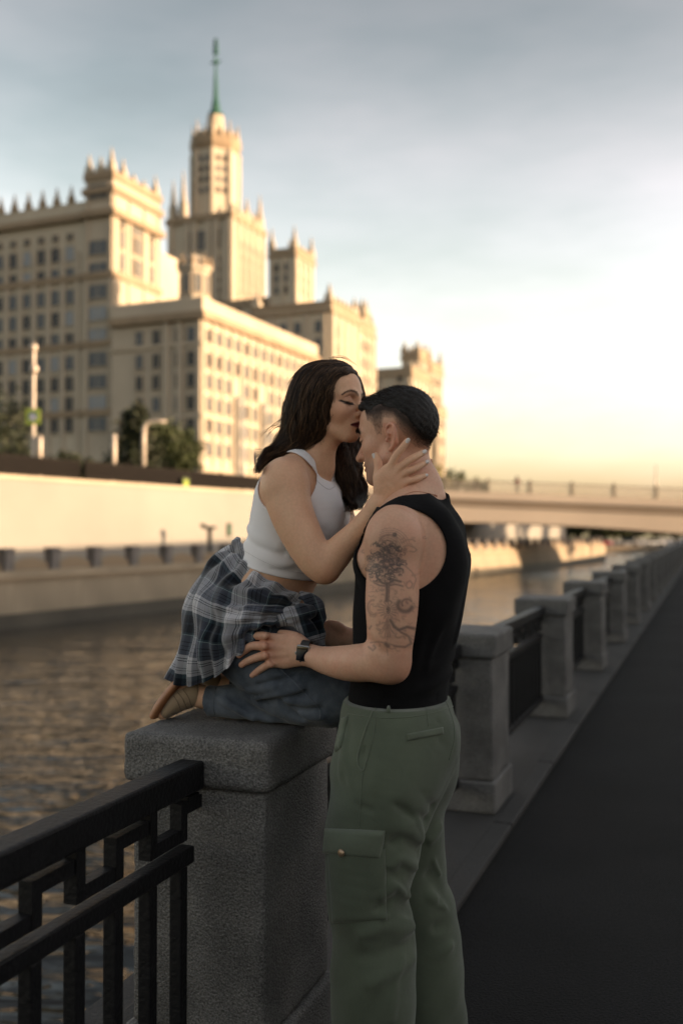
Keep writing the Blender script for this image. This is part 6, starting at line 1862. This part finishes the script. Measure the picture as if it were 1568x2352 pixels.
SC = [
    [(694, 1372, 2.535), (690, 1384, 2.525), (683, 1396, 2.515), (675, 1407, 2.508), (664, 1417, 2.503), (652, 1426, 2.503), (638, 1433, 2.508)],
    [(648, 1348, 2.520), (640, 1366, 2.500), (631, 1386, 2.488), (620, 1406, 2.482), (608, 1425, 2.480), (595, 1443, 2.482), (582, 1458, 2.488)],
    [(602, 1322, 2.535), (590, 1350, 2.510), (578, 1380, 2.490), (569, 1410, 2.478), (561, 1440, 2.472), (554, 1470, 2.475), (548, 1500, 2.488)],
    [(572, 1301, 2.570), (552, 1335, 2.535), (535, 1373, 2.510), (523, 1412, 2.495), (515, 1455, 2.488), (511, 1500, 2.492), (512, 1542, 2.510)],
    [(553, 1286, 2.610), (522, 1318, 2.575), (496, 1360, 2.548), (481, 1405, 2.530), (472, 1455, 2.522), (468, 1512, 2.528), (472, 1565, 2.550)],
    [(540, 1268, 2.665), (502, 1298, 2.635), (468, 1345, 2.610), (450, 1395, 2.596), (443, 1450, 2.590), (434, 1515, 2.592), (428, 1576, 2.605)],
    [(530, 1258, 2.715), (486, 1294, 2.705), (450, 1345, 2.700), (430, 1395, 2.700), (424, 1450, 2.700), (409, 1512, 2.690), (390, 1563, 2.675)],
    [(542, 1255, 2.785), (502, 1290, 2.800), (472, 1340, 2.815), (455, 1390, 2.825), (449, 1440, 2.825), (437, 1495, 2.815), (420, 1545, 2.79)],
    [(600, 1298, 2.840), (580, 1328, 2.875), (562, 1358, 2.890), (551, 1390, 2.900), (546, 1420, 2.900), (540, 1455, 2.890), (532, 1495, 2.87)],
    [(672, 1345, 2.775), (676, 1362, 2.805), (676, 1382, 2.825), (674, 1400, 2.835), (670, 1416, 2.840), (662, 1430, 2.840), (650, 1442, 2.835)],
]
nu, nv_ = 330, 200
rows_ = np.array([catmull(np.array([pp(*q) for q in c]), nv_) for c in SC])           # 10 x nv x 3
G = np.stack([catmull(rows_[:, j], nu) for j in range(nv_)], 1)                        # nu x nv x 3
su = np.concatenate([[0], np.cumsum(np.linalg.norm(np.diff(G[:, nv_ // 2], axis=0), axis=1))])
PU = np.repeat(su[:, None], nv_, 1)
PVv = np.stack([np.concatenate([[0], np.cumsum(np.linalg.norm(np.diff(G[i], axis=0), axis=1))]) for i in range(nu)])
base_l = PVv[int(nu * .45), -1]
uu = np.linspace(0, 1, nu)[:, None]; vv = np.linspace(0, 1, nv_)[None, :]
PVv = .35 * PVv + .65 * vv * base_l
gu = np.gradient(G, axis=0); gv = np.gradient(G, axis=1); Nn = np.cross(gu, gv); Nn /= np.linalg.norm(Nn, axis=2)[..., None]
cen = pp(560, 1420, 2.69); Nn *= np.sign(((G - cen) * Nn).sum(2))[..., None]
knot = np.exp(-((uu / .16) ** 2)) + np.exp(-(((1 - uu) / .12) ** 2))
fold = 1.9 * (.0065 * np.sin(2 * math.pi * (vv * 4.2 + .9 * uu + .15 * np.sin(uu * 14))) * (np.exp(-((uu - .12) / .22) ** 2)) * np.sin(np.pi * np.clip(vv * 1.04, 0, 1)) ** .5
        + .0050 * np.sin(2 * math.pi * (vv * 2.6 - 2.2 * uu + .2)) * np.exp(-((uu - .38) / .2) ** 2) * (1 - vv * .5)
        + .0060 * np.sin(2 * math.pi * (uu * 13 + .5 * vv)) * vv ** 2.2
        + .0035 * np.sin(2 * math.pi * (uu * 6.0 + vv * 1.6 + .35)) * np.sin(np.pi * vv)
        + .0045 * np.sin(2 * math.pi * (uu * 9 - vv * 2.5)) * np.exp(-((vv - .12) / .14) ** 2))
ridge = np.exp(-((vv - .36 - .25 * uu) / .035) ** 2) * .013 * sstep(uu, .02, .1) * (1 - sstep(uu, .30, .48)) + np.exp(-((vv - .62 + .2 * uu) / .04) ** 2) * .012 * (1 - sstep(uu, .22, .40))
G2 = G + Nn * (fold + ridge + .004)[..., None]
idx = np.arange(nu * nv_).reshape(nu, nv_)
a, b, c, d = idx[:-1, :-1].ravel(), idx[1:, :-1].ravel(), idx[1:, 1:].ravel(), idx[:-1, 1:].ravel()
Fq = np.stack([a, b, c, d], 1); m_ = nu * nv_
rim = np.concatenate([idx[:-1, 0], idx[-1, :-1], idx[:0:-1, -1], idx[0, :0:-1]]); nx_ = np.roll(rim, -1)
Vall = np.concatenate([G2.reshape(-1, 3), (G2 - Nn * .0025).reshape(-1, 3)])
Fall = np.concatenate([Fq, Fq[:, ::-1] + m_, np.stack([rim, nx_, nx_ + m_, rim + m_], 1)])
sh = link('plaid_shirt', np_mesh('plaid_shirt', Vall, Fall, True, dict(pu=np.tile(PU.ravel(), 2) + .02, pv=np.tile(PVv.ravel(), 2))), M['plaid'])
kidw(sh)
def plaid_part(nm, ops, lo, hi, h, ua, va):
    V, F = Vol(lo, hi, h).run(ops).mesh(2)
    o = link(nm, np_mesh(nm, V, F, True, dict(pu=V @ unit(ua) + 5, pv=V @ unit(va) + 5)), M['plaid']); return subw(o, sh)
tie = [('u', pchain([(640, 1428, 2.50, 14, .012), (662, 1416, 2.487, 20, .018), (690, 1410, 2.485, 22, .018), (715, 1404, 2.50, 18, .014)], 5, (.2, 0, 1)), .01),
       ('u', Ell(pp(676, 1414, 2.478), (.026, .020, .022)), .008),
       ('u', pchain([(690, 1368, 2.53, 12, .008), (712, 1376, 2.52, 18, .010), (726, 1400, 2.52, 22, .010), (726, 1440, 2.525, 20, .009), (732, 1480, 2.525, 16, .008), (742, 1500, 2.52, 10, .006)], 5, (1, 0, .1)), .006),
       ('u', pchain([(672, 1418, 2.480, 12, .008), (694, 1432, 2.478, 18, .009), (712, 1455, 2.482, 20, .009), (722, 1474, 2.49, 14, .007)], 5, (.8, 0, .6)), .006),
       ('d', pchain([(650, 1412, 2.47, 1), (676, 1408, 2.46, 1), (700, 1400, 2.47, 1)], 4), -.006, .005), ('d', pchain([(660, 1424, 2.47, 1), (680, 1422, 2.455, 1)], 4), -.006, .005),
       ('d', pchain([(724, 1385, 2.505, 1), (722, 1420, 2.505, 1), (728, 1470, 2.51, 1)], 4), -.005, .005), ('d', pchain([(690, 1434, 2.46, 1), (706, 1460, 2.465, 1)], 4), -.005, .004),
       ('noise', .003, [((1, .3, .9), .03, .3), ((.4, .8, -.9), .035, 1.1), ((.6, .1, 1), .028, 2.0)])]
tl, thh = bb([(625, 1355, 2.44), (760, 1515, 2.56)], .02)
plaid_part('sleeve_knot', tie, tl, thh, .0026, (1, .2, .35), (-.3, .1, 1))
col_ = [('u', pchain([(560, 1288, 2.60, 8, .006), (549, 1262, 2.64, 16, .007), (540, 1250, 2.69, 18, .008), (545, 1250, 2.76, 14, .007)], 5, (.35, 0, 1)), .006),
        ('u', pchain([(532, 1262, 2.66, 8, .006), (541, 1250, 2.655, 10, .006), (550, 1242, 2.655, 6, .005)], 4, (.3, 0, 1)), .005), ('noise', .003, [((1, .3, .9), .035, .3), ((.4, .8, -.9), .03, 1.1)])]
tl, thh = bb([(515, 1225, 2.56), (575, 1300, 2.80)], .02)
plaid_part('collar', col_, tl, thh, .0026, (1, 0, .3), (-.3, 0, 1))
tag(WOM, 'woman in white crop top and jeans kneeling on the post, plaid shirt round her waist', 'person')
# ================================================================== HAIR
M['hair_m'] = hair_mat('dark_short_hair', (.008, .006, .005), (.035, .022, .014), .45)
M['hair_mass_m'] = mk('dark_hair_mass', (.010, .0075, .006), .6, .4, 120, .5, 500)
M['hair_w'] = hair_mat('brown_long_hair', (.011, .0070, .0052), (.085, .048, .026), .42)
M['hair_mass_w'] = mk('brown_hair_mass', (.010, .0065, .005), .9, .4, 60, .3, 300, spec=.1)
def hair_field(h, tabs):
    def fn(d, X, Y, Z):
        sh_ = np.broadcast(X, Y, Z).shape
        V = np.stack([np.broadcast_to(a, sh_).ravel() for a in (X, Y, Z)], 1).astype(np.float64)
        lc = h.local(V); f, l, u = lc[:, 0], np.abs(lc[:, 1]), lc[:, 2]
        return (d.ravel() - tabs(f, l, u)).reshape(sh_).astype(f32)
    return fn
def mtab(f, l, u):
    hb, dk = lerp_tab(f, HB), lerp_tab(f, HDK)
    fr = (u - hb) / np.maximum(dk - hb, .004)
    t = -.006 + .0066 * sstep(fr, .75, 1.5) + .0035 * sstep(u - dk, .0, .05) + .0035 * sstep(u, .06, .10)
    return np.where((u < hb) | (f > .100), -.02, t)
mh_ops = head_ops(HM, True)[:3] + [('u', HM.ell((.066, 0, .076), (.022, .045, .014)), .02), ('f', hair_field(HM, mtab)),
          ('noise', .0016, [((1, .3, .9), .013, .3), ((.4, .8, -.9), .011, 1.1), ((.6, .1, 1), .015, 2.0), ((.2, 1, .1), .012, .4)])]
hv = Vol(HM.c - .14, HM.c + .14, .0025).run(mh_ops)
V, F = hv.mesh(1)
hm = kid(link('hair', np_mesh('hair', V, F), M['hair_mass_m']), MAN)
g = np.random.default_rng(12)
gr = hv.grad(V); lc = HM.local(V)
sel = g.choice(len(V), 15000)
cs = []
for i in sel:
    f, l, u = lc[i]
    hb_, dk_ = np.interp(f, *zip(*sorted(HB))), np.interp(f, *zip(*sorted(HDK)))
    if u < hb_ + .004 or f > .100: continue
    top = min(1, max(0, (u - dk_) / .035)); fr_ = min(1, max(0, (u - hb_) / max(dk_ - hb_, .004)))
    ln = (.0030 + .002 * fr_ + .005 * top) * g.uniform(.6, 1.3)
    comb = HM.F * (.55 * top + .0) - HM.U * (.75 * (1 - top)) - HM.F * (.35 * (1 - top)) + g.normal(size=3) * .22
    dv = unit(gr[i] * (.12 + .08 * top) + comb * .9)
    p = V[i] - gr[i] * .001
    cs.append(np.array([p, p + dv * ln * .5, p + unit(dv + comb * .35) * ln]))
hs_o = kid(strands('short_hair_strands', cs, .00042, M['hair_m'], None), MAN)
# clipped sides: short bristles growing from the skin
Vb = np.empty(len(man_body.data.vertices) * 3, np.float32); man_body.data.vertices.foreach_get('co', Vb); Vb = Vb.reshape(-1, 3).astype(float)
lc = HM.local(Vb); f, l, u = lc[:, 0], lc[:, 1], lc[:, 2]
hb, dk = lerp_tab(f, HB), lerp_tab(f, HDK)
ok = (np.abs(lc) < .13).all(1) & (u > hb) & (u < dk + .01) & ~((np.abs(f + .022) < .022) & (np.abs(u + .015) < .038) & (np.abs(l) > .072))
ii = np.where(ok)[0]; fr_ = np.clip((u[ii] - hb[ii]) / np.maximum(dk[ii] - hb[ii], .004), 0, 1)
ii = ii[g.random(len(ii)) < .12 + .8 * fr_ ** 1.2]; ii = g.choice(ii, min(15000, len(ii)), replace=False)
gs = mv[0].grad(Vb[ii]); cs = []
for k, i in enumerate(ii):
    dv = unit(gs[k] * .55 - HM.U * .7 - HM.F * .35 + g.normal(size=3) * .22); p = Vb[i]
    cs.append(np.array([p, p + dv * g.uniform(.002, .0042)]))
kid(strands('clipped_hair', cs, .00018, M['hair_m'], None, False), MAN)
# his brow hairs
cs = []
for q in (1, -1):
    bl = catmull(np.array([(0, .053, .013), (0, .046, .020), (0, .034, .0235), (0, .012, .0175)]), 60)
    for k in range(240):
        t = g.integers(0, 60); a = bl[t] + g.normal(size=3) * np.array((0, .001, .0022))
        p = face_pt(HM, mv[0], a[1] * q, a[2]); dv = unit(HM.F * .45 + HM.L * q * .8 + HM.U * .3 + g.normal(size=3) * .2)
        cs.append(np.array([p, p + dv * .006]))
kid(strands('eyebrows', cs, .00035, M['hair_m'], None), MAN)

# ---- her long hair
GT = [(-.14, .030), (-.075, .034), (-.03, .036), (.018, .043), (.05, .052), (.070, .064), (.080, .085), (.086, .2)]
def wcut(d, X, Y, Z):
    sh_ = np.broadcast(X, Y, Z).shape
    V = np.stack([np.broadcast_to(a, sh_).ravel() for a in (X, Y, Z)], 1).astype(np.float64)
    lc = HW.local(V); f, l, u = lc[:, 0], lc[:, 1], lc[:, 2]
    e = (f - lerp_tab(u, GT)) * HW.s
    far = l > .062                                       # the curtain on the far side stays
    e = np.where(far, np.minimum(e, (.052 - l) * .5), e)
    return np.maximum(d.ravel(), np.where(u > -.16, e, -1)).reshape(sh_).astype(f32)
cap_ops = [('u', HW.ell((-.018, 0, .028), (.103, .081, .0880)), .01), ('u', HW.ell((.030, 0, .046), (.058, .068, .054)), .03), ('u', HW.ell((-.03, 0, -.03), (.085, .080, .085)), .03)]
wh_ops = cap_ops + [('f', wcut),
    ('u', pchain([(724, 890, 2.595, 48, .080), (708, 930, 2.605, 47, .080), (699, 980, 2.605, 45, .072), (689, 1010, 2.60, 41, .052), (672, 1024, 2.585, 28, .032), (654, 1031, 2.575, 15, .016), (642, 1035, 2.575, 5, .006)], 5, (1, 0, 0)), .03),
    ('u', pchain([(812, 862, 2.63, 10, .02), (824, 885, 2.655, 8, .02), (830, 915, 2.675, 8, .02), (832, 955, 2.69, 12, .025), (815, 1000, 2.70, 30, .03), (798, 1040, 2.69, 41, .035), (799, 1075, 2.668, 32, .027), (802, 1100, 2.655, 20, .017), (806, 1118, 2.645, 7, .008)], 5, (1, 0, 0)), .012),
    ('noise', .003, [((1, .1, .35), .03, .3), ((.9, .3, .5), .021, 1.1), ((.8, -.2, .3), .043, 2.0), ((1, .4, .2), .014, .4)])]
whv = Vol(A3((-.25, 2.44, 1.36)), A3((.10, 2.80, 1.90)), .003).run(wh_ops)
V, F = whv.mesh(1)
wh = kidw(link('hair', np_mesh('hair', V, F), M['hair_mass_w']))
def hair_sheet(guides, n, npt, d0, d1, amp, lift, seed, tail=.15):
    g = np.random.default_rng(seed)
    Gs = np.array([catmull(np.array(q, float), npt) for q in guides])          # k x npt x 2
    k = len(Gs); t = g.random(n) * (k - 1); i = np.minimum(t.astype(int), k - 2); w = (t - i)[:, None, None]
    C = Gs[i] * (1 - w) + Gs[i + 1] * w
    s = np.linspace(0, 1, npt)[None, :]
    ph = g.random((n, 1)) * 6.28; fr = g.uniform(1.0, 3.2, (n, 1))
    lump = np.round(t * 5) * 2.4                                               # strands gather in locks
    cut_ = 1 - .16 * g.random((n, 1)) ** 1.5
    C = C * 1.0
    C[:, :, :] = np.stack([np.stack([np.interp(np.linspace(0, c_, npt), np.linspace(0, 1, npt), C[q_, :, a_]) for a_ in (0, 1)], 1) for q_, c_ in enumerate(cut_[:, 0])])
    C[..., 0] += amp * s ** 1.4 * (np.sin(fr * s * 6.28 + ph) * .45 + np.sin(2.2 * s * 6.28 + lump[:, None]) * .9) + g.normal(size=(n, 1)) * 1.6
    C[..., 1] += amp * s * .35 * np.sin(fr * s * 5 + ph * 1.7) + g.normal(size=(n, 1)) * 1.2
    p = on_surface(whv, C[..., 0].ravel(), C[..., 1].ravel(), d0, d1, 0, 70)
    nr = whv.grad(p).reshape(n, npt, 3)
    p = p.reshape(n, npt, 3)
    # keep depth smooth along each strand
    for _ in range(3):
        p[:, 1:-1, 1] = .25 * p[:, :-2, 1] + .5 * p[:, 1:-1, 1] + .25 * p[:, 2:, 1]
    for _ in range(2):
        fl = p.reshape(-1, 3); sd = whv.sample(fl); want = (g.uniform(.0, 1, (n, 1)) ** 2 * lift * (.4 + .6 * s)).ravel() + .0004
        push = np.clip(want - sd, 0, .03); p = (fl + whv.grad(fl) * push[:, None]).reshape(n, npt, 3)
    hl = (np.sin(lump * 3.7 + seed) > .45) & (g.random(n) < .6)
    return list(p[~hl]), list(p[hl])
NG = [[(808, 856), (782, 864), (765, 892), (757, 930), (751, 965), (744, 995), (724, 1025), (698, 1046)],
      [(806, 846), (766, 858), (738, 900), (728, 945), (722, 985), (708, 1016), (680, 1040), (655, 1050)],
      [(800, 840), (744, 848), (706, 900), (696, 948), (690, 990), (675, 1020), (645, 1042), (612, 1062)],
      [(788, 833), (718, 842), (680, 895), (668, 945), (662, 990), (645, 1020), (616, 1044), (594, 1078)],
      [(770, 828), (700, 844), (667, 895), (656, 945), (651, 985), (634, 1018), (607, 1044), (589, 1088)]]
cs, hi_ = hair_sheet(NG, 7000, 16, 2.40, 2.75, 8.0, .006, 3)
q_ = hair_sheet(NG, 300, 16, 2.40, 2.75, 15.0, .014, 8); cs += q_[0]; hi_ += q_[1]
FG = [[(766, 1000), (757, 1040), (762, 1085), (776, 1140), (781, 1160)], [(785, 1005), (778, 1050), (784, 1100), (796, 1150), (800, 1166)], [(806, 1005), (800, 1050), (806, 1100), (818, 1145), (816, 1170)], [(830, 1000), (826, 1045), (829, 1090), (836, 1128), (824, 1166)]]
q_ = hair_sheet(FG, 2800, 14, 2.5, 2.8, 11.0, .008, 5); cs += q_[0] + q_[1]
HG = [[(800, 850), (814, 862), (823, 882), (828, 905), (830, 935)], [(806, 850), (820, 864), (830, 886), (835, 910), (838, 940)]]
q_ = hair_sheet(HG, 260, 10, 2.5, 2.8, 2.0, .004, 6); cs += q_[0]; hi_ += q_[1]
# loose flyaways
fly = []
for q in ([(650, 960, 2.60), (632, 975, 2.60), (610, 990, 2.60), (597, 1002, 2.60)], [(652, 975, 2.6), (628, 985, 2.6), (612, 1005, 2.6)], [(645, 1010, 2.58), (615, 1035, 2.58), (594, 1050, 2.58), (588, 1075, 2.58)], [(640, 1018, 2.57), (612, 1040, 2.57), (592, 1062, 2.57), (590, 1095, 2.57)],
          [(655, 930, 2.6), (650, 945, 2.6), (647, 965, 2.6)], [(690, 850, 2.6), (676, 862, 2.6), (664, 885, 2.6)], [(828, 890, 2.66), (838, 912, 2.66), (850, 925, 2.66)], [(830, 1120, 2.64), (842, 1135, 2.64), (838, 1160, 2.64)], [(822, 1140, 2.63), (834, 1155, 2.63), (830, 1180, 2.63)], [(812, 1150, 2.63), (806, 1175, 2.63), (810, 1190, 2.63)], [(760, 824, 2.58), (790, 822, 2.58), (815, 838, 2.6)]):
    for k in range(4):
        a = np.array([pp(x + g.normal() * 2, y + g.normal() * 2, d) for x, y, d in q]); fly.append(catmull(a, 10))
kidw(strands('long_hair_strands', cs + fly, .00058, M['hair_w'], None))
M['hair_hi'] = hair_mat('light_brown_locks', (.07, .038, .020), (.22, .125, .065), .45)
kidw(strands('lighter_hair_locks', hi_, .00058, M['hair_hi'], None))
cs = []
for q in (1, -1):
    bl = catmull(np.array([(0, .055, .011), (0, .048, .0185), (0, .038, .0225), (0, .024, .0215), (0, .010, .0150)]), 60)
    for k in range(170):
        t = g.integers(0, 60); wdt = np.interp(t, [0, 20, 59], [.0004, .0012, .0022]); a = bl[t] + g.normal(size=3) * np.array((0, .0008, wdt))
        p = face_pt(HW, wv[0], a[1] * q, a[2]); dv = unit(HW.F * .3 + HW.L * q * .9 + HW.U * .25 + g.normal(size=3) * .15)
        cs.append(np.array([p, p + dv * .0050]))
kidw(strands('eyebrows', cs, .00026, M['lash'], None))
